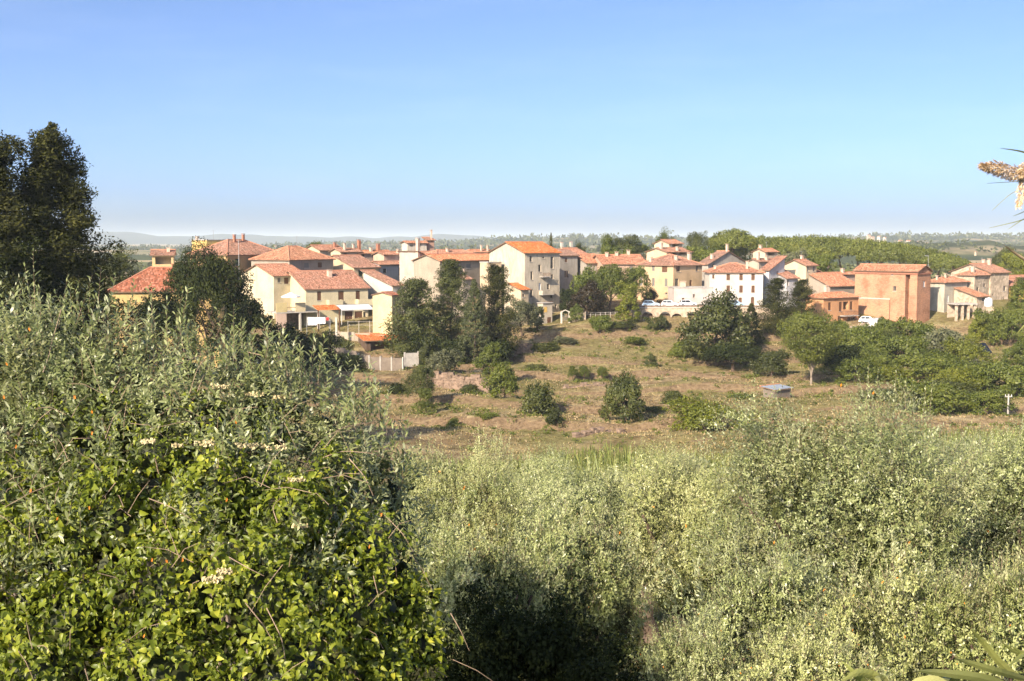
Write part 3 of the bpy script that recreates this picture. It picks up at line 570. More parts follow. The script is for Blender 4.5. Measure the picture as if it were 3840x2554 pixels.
h('gabled_house', 'cream gabled house behind the yellow terrace house, green shutter under eaves', 1180, 1328, 1421, 1003, 284, 'R', 47, 0.36, (0.80, 0.62, 0.40), wins=[('R', 1352, 1025, 15, 25, 'g')], rf='roof_old', worn=0.2)
h('lean_to_house', 'white house with single-pitch roof between annex and pines', 1363, 1472, 1514, 1071, 268, 'M', 47, 0.3, (0.80, 0.72, 0.62), rf='roof_old', worn=0.15)
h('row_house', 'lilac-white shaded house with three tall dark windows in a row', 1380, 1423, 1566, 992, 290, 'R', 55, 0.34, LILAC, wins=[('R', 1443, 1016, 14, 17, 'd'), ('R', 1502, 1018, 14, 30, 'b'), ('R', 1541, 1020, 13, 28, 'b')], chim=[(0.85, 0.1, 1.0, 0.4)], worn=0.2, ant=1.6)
h('parapet_house', 'house with cream lit side and pale blue-grey sloping gable', 1498, 1567, 1660, 984, 284, 'N', 52, 0.28, (0.62, 0.55, 0.46), wins=[('R', 1594, 1021, 14, 28, 'b')], worn=0.2, chim=[(0.03, 0.04, 3.1, 0.7)])
h('loggia_tower', 'small roof-top loggia with white pillars above the red roofs', 1506, 1528, 1600, 911, 314, 'R', 34, 0.22, PALE, rf='roof_mid', wins=[('R', 1544, 919, 14, 12, 'L'), ('R', 1572, 919, 16, 12, 'L')])
h('turret', 'tiny brick attic turret with thin chimney beside the roof-top loggia', 1594, 1602, 1628, 900, 318, 'M', 30, 0.25, (0.55, 0.34, 0.25), rf='roof_mid', chim=[(0.85, 0.5, 2.2, 0.35)], ant=2.5)
h('hip_roofed_house', 'salmon hip roof house left of the tall cream building', 1600, 1638, 1772, 951, 304, 'H', 45, 0.42, CREAM, rf='roof_mid', chim=[(0.35, 0.2, 0.8)])
h('hip_roofed_house', 'low salmon hip roof just behind the tall cream building', 1735, 1760, 1856, 945, 318, 'H', 45, 0.4, CREAM, rf='roof_mid', chim=[(0.5, 0.15, 1.4, 0.4), (0.75, 0.15, 1.4, 0.4)])
h('long_house', 'long grey-brown house with low roof running behind the pines', 1590, 1650, 1942, 978, 279, 'R', 50, 0.32, (0.50, 0.42, 0.32), rf='roof_sal', L=8.5, wins=[('R', 1757, 997, 17, 17, 'y'), ('R', 1690, 1000, 14, 18, 'y'), ('R', 1903, 997, 12, 15, 'b'), ('R', 1928, 996, 9, 15, 'd')], ant=2.2)
h('outbuilding', 'small tiled outbuilding with white pipe, peeping out between the pines', 1690, 1737, 1768, 1047, 264, 'R', 46, 0.34, (0.58, 0.50, 0.38), chim=[(0.4, 0.2, 1.7, 0.22)])
h('terrace_block', 'flat-roofed cream block with terrace in front of the long house', 1800, 1830, 1880, 985, 270, 'F', 42, 0.3, CREAM, wins=[('R', 1850, 1000, 22, 18, 'L')])
h('tall_house', 'tall five-storey cream building with bright orange roof and rusty balconies', 1835, 1968, 2099, 948, 268, 'R', 39, 0.36, (0.74, 0.64, 0.49), rf='roof_new', base=1232, worn=0.55,
  wins=[('R', 1991, 971, 10, 22, 'd'), ('R', 2024, 1006, 10, 27, 'd'), ('R', 1994, 1034, 9, 32, 'd'), ('R', 2025, 1075, 9, 28, 'w'), ('R', 1993, 1101, 10, 32, 'd'), ('R', 2070, 985, 11, 46, 'd'), ('R', 2071, 1038, 9, 18, 'd'), ('R', 2038, 966, 8, 8, 'd'), ('R', 2068, 1105, 9, 26, 'd'), ('R', 2000, 1150, 10, 26, 'd'), ('R', 2050, 1160, 10, 24, 'b'), ('R', 2084, 1150, 8, 18, 'd'), ('R', 2050, 1206, 9, 30, 'D'), ('R', 2056, 1075, 9, 22, 'd')],
  balc=[(2040, 1030, 32, 14, 1.1, 'rail'), (2043, 1096, 44, 14, 1.3, 'wall'), (2052, 1135, 26, 12, 1.0, 'rail')])
h('lean_to', 'little shed with orange tiles leaning on the tall building', 1924, 1954, 1982, 1086, 262, 'M', 42, 0.3, CREAM, rf='roof_new', L=3.4, wins=[('R', 1963, 1108, 8, 12, 'd')])
h('gabled_house', 'pale gabled house with pinkish roof behind the tall building', 2080, 2154, 2197, 951, 300, 'R', 42, 0.36, (0.76, 0.60, 0.46), rf='roof_mid', wins=[('R', 2181, 972, 8, 15, 'd')], chim=[(0.1, 0.7, 0.7, 0.4)], ant=1.9)
h('stone_house', 'grey stone house with two windows, half in shadow of the tall building', 2090, 2100, 2166, 958, 290, 'R', 36, 0.3, (0.46, 0.42, 0.36), wins=[('R', 2123, 976, 9, 16, 'b'), ('R', 2125, 1028, 16, 27, 'd')], L=9, worn=0.5)
h('low_house', 'low house with dark shaded eaves above the vine-covered trees', 2188, 2200, 2272, 986, 292, 'R', 30, 0.36, GREYW, rf='roof_mid', L=11)
h('row_house', 'long pink row house whose roof continues behind the green canopy', 2250, 2264, 2424, 990, 288, 'R', 12, 0.34, PINK, rf='roof_mid', L=12, wins=[('R', 2325, 1010, 18, 14, 'd'), ('R', 2368, 1008, 12, 18, 'y')], chim=[(0.2, 0.4, 0.9), (0.45, 0.45, 0.8), (0.75, 0.5, 1.0)], ant=1.6)
h('square_house', 'big peach house with hip roof, lit front and bluish shaded side', 2391, 2525, 2633, 994, 277, 'H', 42, 0.44, (0.78, 0.56, 0.34), rf='roof_mid', base=1142, worn=0.15,
  wins=[('L', 2450, 1006, 10, 19, 'y'), ('L', 2492, 1008, 20, 25, 'b'), ('L', 2404, 1056, 10, 28, 'y'), ('L', 2450, 1057, 10, 29, 'y'), ('L', 2498, 1059, 10, 29, 'y'), ('L', 2498, 1101, 9, 8, 'd'), ('L', 2448, 1112, 14, 34, 'D'), ('R', 2544, 1008, 15, 23, 'd'), ('R', 2614, 1006, 9, 22, 'd'), ('R', 2538, 1059, 13, 29, 'd'), ('R', 2590, 1062, 9, 24, 'b')], chim=[(0.8, 0.2, 1.6, 0.7), (0.35, 0.2, 0.9), (0.15, 0.75, 0.8)])
h('annex', 'low pale pink terrace annex between peach house and white house', 2510, 2528, 2672, 1080, 269, 'F', 6, 0.3, (0.76, 0.66, 0.60), L=6, base=1142, worn=0.15, wins=[('R', 2562, 1128, 10, 22, 'D'), ('R', 2602, 1110, 8, 14, 'd')], chim=[(0.3, 0.5, 1.2, 1.2)])
h('gabled_house', 'small cream gabled house on top of the town before the trees', 2454, 2509, 2558, 913, 330, 'R', 42, 0.36, (0.80, 0.66, 0.44), rf='roof_mid', wins=[('R', 2533, 921, 26, 10, 'L')], worn=0.12)
h('gabled_house', 'wide low house with open shaded loft below the topmost house', 2425, 2500, 2594, 945, 322, 'R', 42, 0.28, (0.78, 0.60, 0.40), rf='roof_mid', wins=[('R', 2545, 951, 60, 9, 'L')], chim=[(0.1, 0.4, 1.6, 0.8), (0.5, 0.1, 1.0)], ant=2.5)
h('grey_gable_house', 'weathered grey gable with small windows above the white house', 2618, 2655, 2802, 990, 292, 'L', 40, 0.4, (0.55, 0.49, 0.42), wins=[('R', 2675, 999, 10, 21, 'd'), ('R', 2704, 988, 9, 15, 'd'), ('R', 2716, 992, 5, 7, 'd')], rf='roof_old', chim=[(0.2, 0.4, 1.0), (0.5, 0.1, 1.6, 0.5)], worn=0.6)
h('white_house', 'white three-storey house with brown shutters and arched ground-floor doors', 2650, 2661, 2862, 1021, 270, 'H', -3, 0.36, (0.82, 0.76, 0.66), rf='roof_sal', L=10.5, base=1168, worn=0.1,
  wins=[('R', x, y, 13, hh, k) for x in (2731, 2779, 2824) for y, hh, k in ((1039, 23, 'b'), (1084, 27, 'b'))] + [('R', 2730, 1135, 15, 44, 'A'), ('R', 2776, 1137, 14, 44, 'A'), ('R', 2822, 1137, 14, 48, 'A'), ('R', 2675, 1037, 8, 15, 'b')], chim=[(0.72, 0.2, 1.5, 0.5), (0.12, 0.25, 0.7, 0.5)])
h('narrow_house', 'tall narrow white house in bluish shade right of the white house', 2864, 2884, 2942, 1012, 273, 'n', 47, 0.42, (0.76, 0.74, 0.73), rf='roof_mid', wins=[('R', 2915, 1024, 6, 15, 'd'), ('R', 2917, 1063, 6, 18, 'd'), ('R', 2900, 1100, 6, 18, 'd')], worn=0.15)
h('gabled_house', 'bright cream gabled house with grey side wall and four shuttered windows', 2938, 3023, 3062, 995, 281, 'R', 42, 0.38, (0.82, 0.68, 0.46), rf='roof_mid', wins=[('R', 3030, 1010, 6, 17, 'y'), ('R', 3052, 1008, 7, 19, 'y'), ('R', 3029, 1055, 7, 23, 'y'), ('R', 3053, 1053, 7, 22, 'y')], chim=[(0.9, 0.6, 1.1)], worn=0.12, ant=2.2)
h('annex', 'low grey annex with one window joined to the cream gabled house', 3055, 3061, 3086, 1025, 285, 'M', 30, 0.3, (0.58, 0.52, 0.46), L=6, wins=[('R', 3077, 1048, 8, 20, 'd')], rf='roof_mid')
h('low_house', 'small white house with orange lean-to roof tucked against the cream gable', 2938, 2950, 2992, 1043, 274, 'M', 36, 0.4, LILAC, rf='roof_mid', L=5, wins=[('R', 2954, 1062, 8, 20, 'd'), ('R', 2954, 1101, 8, 20, 'd')])
h('attic_house', 'cream attic with little open gallery in front of umbrella pines', 2824, 2870, 2916, 944, 310, 'R', 40, 0.36, (0.78, 0.60, 0.44), rf='roof_mid', wins=[('R', 2892, 953, 26, 11, 'L')], chim=[(0.1, 0.5, 0.8)], ant=1.9)
h('low_house', 'orange roof with dirty grey walls left of the attic with a gallery', 2805, 2846, 2936, 981, 299, 'R', 42, 0.34, (0.62, 0.5, 0.4), rf='roof_mid', chim=[(0.1, 0.3, 1.8, 0.6), (0.4, 0.2, 0.9)])
h('low_house', 'orange-roofed house with satellite dishes seen behind the brick chapel', 3085, 3104, 3212, 1030, 288, 'R', 38, 0.36, PINK, rf='roof_sal', wins=[('R', 3135, 1036, 9, 14, 'd')], chim=[(0.6, 0.4, 0.9)])
h('low_house', 'house with broad plain orange roof between orange house and chapel', 3080, 3112, 3218, 1073, 277, 'R', 35, 0.42, (0.5, 0.42, 0.34), rf='roof_sal', L=13)
h('orange_house', 'two-storey orange house with shaded balconies beside the chapel', 3020, 3088, 3220, 1117, 261, 'H', 34, 0.34, ORANGE, rf='roof_sal', base=1243, worn=0.15, wins=[('R', 3111, 1149, 10, 30, 'b'), ('R', 3152, 1150, 11, 36, 'b'), ('R', 3172, 1146, 20, 30, 'L'), ('R', 3192, 1146, 11, 32, 'b'), ('R', 3192, 1198, 28, 20, 'd'), ('R', 3150, 1197, 16, 26, 'D')], balc=[(3176, 1174, 54, 16, 1.5, 'rail')], chim=[(0.35, 0.55, 1.5, 0.7)])
h('brick_chapel', 'massive orange brick chapel with small windows and shallow tiled roof', 3207, 3441, 3491, 1017, 262, 'L', 43, 0.40, wall=M['brick'], rf='roof_mid', base=1262, wins=[('L', 3354, 1082, 12, 19, 'd'), ('R', 3466, 1065, 8, 22, 'w'), ('L', 3346, 1028, 7, 7, 'd'), ('L', 3402, 1128, 17, 205, 'R')], cat='chapel', group='large old buildings')
h('plaster_house', 'grey plastered house with lit cream side right of the chapel', 3480, 3543, 3628, 1058, 271, 'H', 40, 0.42, (0.66, 0.60, 0.48), rf='roof_mid', wins=[('R', 3555, 1120, 7, 28, 'w'), ('R', 3600, 1118, 16, 32, 'w')], worn=0.5, chim=[(0.35, 0.45, 0.8, 0.4), (0.1, 0.6, 0.8, 0.4)])
h('stone_house', 'stone house with orange lit flank under a wide hip roof', 3590, 3655, 3716, 1031, 277, 'H', 40, 0.42, wall=M['stonehouse'], rf='roof_mid', wins=[('R', 3666, 1086, 9, 18, 'd'), ('R', 3692, 1070, 8, 14, 'd')], chim=[(0.35, 0.7, 0.9), (0.2, 0.3, 1.2)])
h('stone_house', 'tall bare stone house with few small windows near the right edge', 3690, 3716, 3784, 1022, 281, 'R', 33, 0.34, wall=M['stonehouse'], rf='roof_old', L=11, wins=[('R', 3767, 1082, 10, 20, 'd'), ('R', 3722, 1106, 6, 10, 'd'), ('R', 3765, 1122, 5, 11, 'd')], chim=[(0.8, 0.4, 1.4, 0.6)], ant=1.6)
h('low_house', 'house with new salmon roof and white verge behind the stone houses', 3630, 3700, 3758, 1008, 292, 'R', 42, 0.34, (0.5, 0.42, 0.34), rf='roof_sal', chim=[(0.4, 0.5, 1.2)])
h('low_house', 'pink house under a low tiled roof at the right edge', 3770, 3790, 3850, 1040, 298, 'R', 35, 0.3, PINK, rf='roof_mid')
h('low_house', 'yellow house with glazed veranda in shade at the right edge', 3775, 3786, 3850, 1070, 286, 'R', 25, 0.36, (0.80, 0.52, 0.14), rf='roof_mid', L=8, wins=[('R', 3797, 1083, 18, 20, 'L')], ant=2.5)
h('low_house', 'low stone house with tiled lean-to roof behind the column porch', 3622, 3664, 3706, 1112, 269, 'M', 36, 0.3, wall=M['stonehouse'], rf='roof_old', L=6, wins=[('R', 3690, 1124, 16, 14, 'd')])
h('shed', 'open wooden shed with flat orange sheet roof below the terrace', 1312, 1372, 1510, 1278, 243, 'M', 20, 0.1, (0.16, 0.10, 0.07), rf='roof_new', L=7, cat='shed', base=1352, wins=[('R', 1445, 1312, 110, 50, 'L')], group='garden sheds', oh=0.6)
h('shed', 'small grey garden shed with pale corrugated metal roof in the field', 2862, 2905, 2965, 1464, 191, 'M', 38, 0.10, (0.42, 0.34, 0.25), wall=M['block'], rf='roof_old', cat='shed', group='garden sheds', oh=0.35)
sh = HOUSES['small grey garden shed with pale corrugated metal roof in the field']['t']
for ch in sh.children:
    if ch.name.startswith('roof'):
        ch.data.materials.clear(); ch.data.materials.append(plain('zinc_sheet', (0.27, 0.31, 0.37), 0.5, 0.2, 2, 0.2))
# ------------------------------------------------------------------ trees and shrubs
def frames(d, n):
    d = d / np.linalg.norm(d, axis=1, keepdims=True); n = n - (n * d).sum(1, keepdims=True) * d; n = n / (np.linalg.norm(n, axis=1, keepdims=True) + 1e-9)
    return d, np.cross(n, d), n
def leaves_np(pos, d, n, ln, wd, tv, tf):
    """instances of one leaf template: along d, facing n; returns vertices and faces"""
    d, y, n = frames(d, n); tv = np.asarray(tv, float); k = len(tv)
    V = pos[:, None, :] + d[:, None, :] * (tv[None, :, 0:1] * ln[:, None, None]) + y[:, None, :] * (tv[None, :, 1:2] * wd[:, None, None]) + n[:, None, :] * (tv[None, :, 2:3] * ln[:, None, None])
    F = np.asarray(tf)[None] + (np.arange(len(pos)) * k)[:, None, None]
    return V.reshape(-1, 3), F.reshape(-1, len(tf[0]))
DIAMOND = ([(0, 0, 0), (0.5, -0.5, 0.05), (1, 0, 0), (0.5, 0.5, 0.05)], [(0, 1, 2, 3)])
def unit(rs, n):
    v = rs.normal(size=(n, 3)); return v / np.linalg.norm(v, axis=1, keepdims=True)
def clumps_np(rs, C, Rr, per, size, flat=0.8, upb=0.2, asp=0.6, form=0.8, mid=None):
    """leaf sprays spread through clumps C (centres) of radius Rr"""
    n = len(C) * per; ci = np.repeat(np.arange(len(C)), per); u = unit(rs, n); rad = rs.uniform(0.35, 1.0, n) ** 0.5
    pos = C[ci] + u * (rad * Rr[ci])[:, None] * np.array([1, 1, flat])
    g_ = pos - (C.mean(0) if mid is None else mid); g_ = g_ / (np.linalg.norm(g_, axis=1, keepdims=True) + 1e-9)
    nn = u * 0.7 + g_ * form + unit(rs, n) * 0.75 + np.array([0, 0, upb]); d = unit(rs, n)
    s = size * rs.uniform(0.6, 1.35, n)
    return leaves_np(pos, d, nn, s, s * asp, *DIAMOND)
def crown_pts(kind, rs, n):
    """clump centres and radii of a crown in a unit frame: width 1, height 1, base at z = 0"""
    if kind in ('broad', 'bush', 'olive'):
        zc, rz, lo = {'broad': (0.56, 0.44, 0.10), 'bush': (0.36, 0.60, 0.03), 'olive': (0.58, 0.42, 0.1)}[kind]
        u = unit(rs, n); u[:, 2] = np.where(u[:, 2] < -0.55, -u[:, 2], u[:, 2])
        H = [(unit(rs, 1)[0] * k, rs.uniform(0, 6.28)) for k in (2, 3, 3, 5, 5)]
        mod = 1 + 0.15 * sum(np.sin(u @ a + ph) for a, ph in H)
        r = (rs.uniform(0.25, 1, n) ** 0.4) * mod * 0.84
        C = u * r[:, None] * np.array([0.5, 0.5, rz]); C[:, 2] += zc; C[:, 2] = np.maximum(C[:, 2], lo)
        return C, rs.uniform(0.07, 0.14, n)
    if kind == 'umbrella':
        a = rs.uniform(0, 6.28, n); r = np.sqrt(rs.uniform(0, 1, n)) * 0.47
        z = 0.72 + 0.19 * (1 - (r / 0.5) ** 2) + rs.uniform(-0.16, 0.02, n) * (1 - r)
        return np.stack([r * np.cos(a), r * np.sin(a), z], 1), rs.uniform(0.05, 0.085, n)
    if kind == 'vase':
        u = unit(rs, n); u[:, 2] = np.where(u[:, 2] < -0.8, -u[:, 2], u[:, 2]); r = rs.uniform(0.35, 1, n) ** 0.5 * 0.88
        C = u * r[:, None] * np.array([0.5, 0.5, 0.42]); C[:, :2] *= np.clip(0.75 + u[:, 2:3] * 0.5, 0.35, 1); C[:, 2] += 0.60
        return C, rs.uniform(0.06, 0.11, n)
    if kind in ('pine', 'bigpine'):                       # boughs in loose whorls, each ending in a few clumps
        kc = 5 if kind == 'pine' else 8; nb = max(24, n // (6 if kind == 'pine' else 8)); zb = 0.05 + 0.90 * np.sort(rs.uniform(0, 1, nb)) ** 1.05; az = np.arange(nb) * 2.4 + rs.normal(0, 0.5, nb)
        ln = 0.50 * np.clip(1.02 - zb, 0.05, 1) ** (0.62 if kind == 'pine' else 1.0) * np.clip(zb / 0.14, 0.75, 1) * rs.uniform(0.55, 1.12, nb)
        C, Rr = [], []
        for i in range(nb):
            for k in range(kc):
                f = 0.22 + 0.78 * (k + rs.uniform(0, 0.6)) / (kc - 0.4); r = ln[i] * f; off = rs.normal(0, 0.022, 3)
                C.append((r * math.cos(az[i]) + off[0], r * math.sin(az[i]) + off[1], min(0.97, zb[i] + 0.10 * f * f * (1.1 - zb[i]) + off[2] * 0.6))); Rr.append(rs.uniform(0.055, 0.11) * (1.2 - (0.4 if kind == 'pine' else 0.75) * zb[i]))
        for k in range(8): C.append((rs.normal(0, 0.012), rs.normal(0, 0.012), 0.86 + 0.015 * k)); Rr.append(0.04 - 0.003 * k)
        return np.array(C), np.array(Rr)
    if kind == 'cypress':
        z = rs.uniform(0.02, 0.99, n); w = 0.46 * (1 - z) ** 0.75 * np.clip(z / 0.08, 0.5, 1); a = rs.uniform(0, 6.28, n); r = w * rs.uniform(0.55, 1.05, n)
        return np.stack([r * np.cos(a), r * np.sin(a), z], 1), rs.uniform(0.035, 0.07, n) * (1.1 - 0.5 * z)
    if kind == 'column':
        z = rs.uniform(0.03, 0.96, n); a = rs.uniform(0, 6.28, n); r = 0.42 * (0.72 + 0.28 * np.sin(z * 7 + 2 * np.sin(a))) * rs.uniform(0.4, 1, n) ** 0.5
        return np.stack([r * np.cos(a), r * np.sin(a), z], 1), rs.uniform(0.07, 0.13, n)
    if kind == 'palm':
        return None
_crowns, _trunks = {}, {}
CR = {  # clumps, sprays per clump, spray size
    'broad': (150, 66, 0.036), 'bush': (105, 66, 0.048), 'umbrella': (170, 52, 0.038), 'vase': (230, 70, 0.025), 'pine': (300, 60, 0.034), 'cypress': (230, 50, 0.036), 'column': (90, 50, 0.055), 'bigpine': (330, 84, 0.028)}
NVAR = {'bush': 2, 'broad': 3, 'pine': 3, 'umbrella': 2}
def crown_mesh(kind, var, big=False, asp=1.0):
    """crown meshes are shared between plants of a kind; the colour sits on the plant"""
    asp = min((0.65, 1.0, 1.6, 2.3), key=lambda q: abs(math.log(q / asp))); var = var % NVAR.get(kind, 1); k = (kind, var, big, asp)
    if k not in _crowns:
        rs = np.random.RandomState(sum(map(ord, kind)) * 7 + var * 131); n, per, size = CR[kind]
        if big: n, per, size = int(n * 1.35), int(per * 1.3), size * 0.72
        if big == 2: n, per, size = int(n * 1.35), int(per * 1.35), size * 0.72
        n = int(n * asp ** 0.5)
        C, Rr = crown_pts(kind, rs, n); C = C * np.array([1, 1, asp])
        V, F = clumps_np(rs, C, Rr * (0.88 if big else 1), per, size, asp=0.45 if kind in ('pine', 'bigpine') else 0.62)
        lo, hi = np.percentile(V, 0.6, axis=0), np.percentile(V, 99.4, axis=0); rr_ = max(hi[0] - lo[0], hi[1] - lo[1])     # fill the unit frame
        V = V / np.array([rr_, rr_, asp]); lo, hi = lo / asp, hi / asp; V[:, 2] = lo[2] + (V[:, 2] - lo[2]) * (1.0 - lo[2]) / (hi[2] - lo[2])
        _crowns[k] = mesh_np('crown', V, F, M['leaf_oak'])
    return _crowns[k]
def trunk_mesh(kind, var, bark):
    k = (kind, var, bark)
    if k not in _trunks:
        rs = random.Random(var * 17 + len(kind)); m = MB(); top = {'umbrella': 0.8, 'pine': 0.95, 'bigpine': 0.95, 'cypress': 0.9, 'vase': 0.55, 'column': 0.85}.get(kind, 0.6)
        r0 = {'bush': 0.02, 'vase': 0.016}.get(kind, 0.026); n = 6
        pts = [Vector((rs.uniform(-.015, .015) * i, rs.uniform(-.015, .015) * i, -0.06 + (top + 0.06) * i / n)) for i in range(n + 1)]
        m.tube(pts, [r0 * (1.35 - 1.0 * i / n) for i in range(n + 1)], 7)
        nb = {'bigpine': 0, 'vase': 14, 'umbrella': 9, 'bush': 6, 'cypress': 0, 'column': 2}.get(kind, 7)
        for j in range(nb):
            a = 6.28 * j / max(nb, 1) + rs.uniform(-.3, .3); lo, hi = {'vase': (0.08, 0.3), 'umbrella': (0.5, 0.75), 'bush': (0.02, 0.2), 'pine': (0.2, 0.85), 'bigpine': (0.2, 0.8)}.get(kind, (0.2, 0.5))
            z0 = rs.uniform(lo, hi); o_ = pts[min(n, max(0, int((z0 + 0.06) / (top + 0.06) * n)))].copy(); o_.z = z0
            rr = rs.uniform(0.22, 0.38) * (0.8 if kind == 'pine' else 1); dz = {'pine': rs.uniform(-0.02, 0.08), 'vase': rs.uniform(0.35, 0.6), 'umbrella': 0.2}.get(kind, rs.uniform(0.15, 0.35))
            q = [o_, o_ + Vector((math.cos(a) * rr * 0.45, math.sin(a) * rr * 0.45, dz * 0.55)), o_ + Vector((math.cos(a) * rr, math.sin(a) * rr, dz))]
            m.tube(q, [r0 * 0.5, r0 * 0.33, r0 * 0.12], 5)
        _trunks[k] = m.mesh('trunk', M[bark])
    return _trunks[k]
_tr = random.Random(3); PLANTS = []
def tree(name, kind, mat, label, px, py, D, w, hgt, cat='tree', group='trees and shrubs around the town', var=0, big=False, bark='bark', sink=0.0, onground=True, lean=0):
    """px, py = foot of the plant in the picture, D its distance, w and hgt its width and height in picture pixels"""
    p = P(px, py, D); wm, hm_ = w * MPX(D), hgt * MPX(D)
    if onground:
        g = ground(p.x, p.y); top = p.z + hm_; p.z = min(g, top - 0.3 * hm_); hm_ = top - p.z
    t = empty(name, (p.x, p.y, p.z), _tr.uniform(0, 6.28)); t.scale = (wm, wm, hm_); t.rotation_euler.x = lean
    tag(t, label, cat, group); PLANTS.append((p.x, p.y, wm))
    link('trunk', trunk_mesh(kind, var, bark), t); c_ = link('crown', crown_mesh(kind, var, big, hm_ / wm), t); c_.material_slots[0].link = 'OBJECT'; c_.material_slots[0].material = M[mat]
    return t
T = tree
# the big dark pines at the left edge
T('pine_tree', 'bigpine', 'leaf_pine', 'tall dark pine at the left, its pointed top highest against the sky', 215, 1300, 112, 620, 790, var=1, big=2)
T('pine_tree', 'bigpine', 'leaf_pine', 'dark pine cut off by the left picture edge', -30, 1290, 108, 700, 768, var=2, big=2)
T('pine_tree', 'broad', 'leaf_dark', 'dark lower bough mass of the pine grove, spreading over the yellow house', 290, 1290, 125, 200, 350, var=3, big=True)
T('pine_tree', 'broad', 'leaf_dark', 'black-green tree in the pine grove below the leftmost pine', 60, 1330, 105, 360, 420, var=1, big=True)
T('tree', 'broad', 'leaf_oak', 'small light-topped tree behind the yellow hip-roofed house', 450, 1120, 215, 150, 190, var=2)
T('tree', 'bush', 'leaf_dark', 'dark bush left of the brown hip roof', 360, 1120, 183, 110, 120, var=1)
T('walnut_tree', 'broad', 'leaf_dark', 'broad dark tree standing before the ochre house', 795, 1290, 172, 340, 320, var=4, big=True)
T('tree', 'broad', 'leaf_dark', 'upright dark tree between loggia house and penthouse', 705, 1290, 185, 130, 372, var=2)
T('tree', 'broad', 'leaf_dark', 'dark green treetop just in front of the ochre hip roof', 800, 1200, 200, 150, 285, var=5)
T('shrub', 'bush', 'leaf_dark', 'dark shrub at the foot of the yellow gabled house', 950, 1300, 190, 180, 190, cat='shrub', var=2)
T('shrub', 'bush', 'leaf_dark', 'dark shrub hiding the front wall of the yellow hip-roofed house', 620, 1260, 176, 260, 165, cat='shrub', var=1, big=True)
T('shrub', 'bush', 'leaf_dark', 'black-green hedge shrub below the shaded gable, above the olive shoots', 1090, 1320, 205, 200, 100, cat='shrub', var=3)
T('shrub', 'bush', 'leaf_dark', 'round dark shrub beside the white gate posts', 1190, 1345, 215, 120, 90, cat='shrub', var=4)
T('shrub', 'bush', 'leaf_dark', 'shrub mass painted shade-dark below the washing line', 1190, 1410, 220, 190, 165, cat='shrub', var=1, big=True)  # leaf tone painted dark to stand in for the shaded bank
T('shrub', 'bush', 'leaf_dark', 'bushes painted shade-dark in front of the left end of the block wall', 1300, 1425, 217, 150, 100, cat='shrub', var=0, big=True)  # added for the dark zone; leaves carry its shade as colour
T('shrub', 'bush', 'leaf_oak', 'ragged bush at the dark corner left of the orange-roofed shed', 1285, 1345, 238, 90, 80, cat='shrub', var=1)
# pines and cypress before the long house
T('pine_tree', 'pine', 'leaf_oak', 'wide mid-green pine right of the yellow annex', 1560, 1320, 236, 262, 270, var=3, big=True)
T('pine_tree', 'pine', 'leaf_oak', 'tall brownish pine standing in front of the long grey house', 1690, 1330, 243, 185, 355, var=4, big=True)
T('cypress_tree', 'cypress', 'leaf_cypress', 'light green shaggy cypress, the palest conifer of the middle group', 1778, 1345, 226, 128, 296, var=1, big=True)
T('fir_tree', 'pine', 'leaf_pine', 'blackish fir right of the pale cypress', 1862, 1340, 232, 180, 340, var=5, big=True)
T('tree', 'broad', 'leaf_grey', 'grey-green tree at the foot of the tall building', 1955, 1262, 250, 140, 140, var=1)
T('shrub', 'bush', 'leaf_oak', 'small dark shrub between grey-green tree and tall building', 2015, 1240, 254, 70, 90, cat='shrub', var=1)
T('shrub', 'bush', 'leaf_mid', 'bright green bush below the pale cypress', 1838, 1435, 205, 110, 150, cat='shrub', var=2)
T('shrub', 'bush', 'leaf_grey', 'sprawling dull green shrub above the dry stone wall', 1655, 1400, 214, 150, 90, cat='shrub', var=3)
T('shrub', 'bush', 'leaf_oak', 'dark shrub under the wide pine beside the concrete wall', 1600, 1345, 226, 90, 80, cat='shrub', var=4)
T('shrub', 'bush', 'leaf_dark', 'added hedge, dark in place of the shade under the wide pine', 1620, 1352, 231, 190, 105, cat='shrub', var=1, big=True)  # hedge added where ground lies in shade; its dark leaves paint that shade
T('shrub', 'bush', 'leaf_dark', 'added undergrowth, dark in place of shade between wide pine and pale cypress', 1715, 1370, 228, 150, 95, cat='shrub', var=2, big=True)  # added dark leaves stand in for shade below the conifers
T('shrub', 'bush', 'leaf_dark', 'added undergrowth, dark in place of shade at the foot of the blackish fir', 1860, 1350, 230, 130, 80, cat='shrub', var=0)  # added; leaf colour carries the shade under the fir
# the field
T('fruit_tree', 'broad', 'leaf_oak', 'round-headed fruit tree on the left of the dry field', 1577, 1475, 184, 112, 100, var=1)
T('fruit_tree', 'bush', 'leaf_mid', 'narrow yellow-green bush just below the round-headed fruit tree', 1598, 1545, 178, 66, 90, var=5, cat='shrub')
T('fruit_tree', 'bush', 'leaf_mid', 'spiky olive-green bush in the middle of the dry field', 1895, 1512, 188, 140, 150, var=2, cat='shrub')
T('fruit_tree', 'bush', 'leaf_oak', 'broad bush with a shadow on its right, centre of the field', 2018, 1590, 176, 165, 148, var=3, cat='shrub')
T('fruit_tree', 'bush', 'leaf_oak', 'slim dark bush at the lower edge of the field, in front of the broad one', 2072, 1665, 164, 80, 135, var=4, cat='shrub')
T('holm_oak', 'bush', 'leaf_oak', 'big round dark holm oak bush in the dry field', 2345, 1612, 168, 215, 205, var=1, big=True)
T('shrub', 'bush', 'leaf_oak', 'small conical bush between holm oak and yellow-green thicket', 2522, 1535, 184, 76, 72, cat='shrub', var=2)
T('shrub', 'bush', 'leaf_lime', 'wide yellow-green thicket at the lower right of the field', 2650, 1680, 158, 340, 180, cat='shrub', var=3, big=True)
T('shrub', 'bush', 'leaf_mid', 'tiny green bush on straw grass, left of the two small field bushes', 1700, 1612, 168, 52, 45, cat='shrub', var=1)
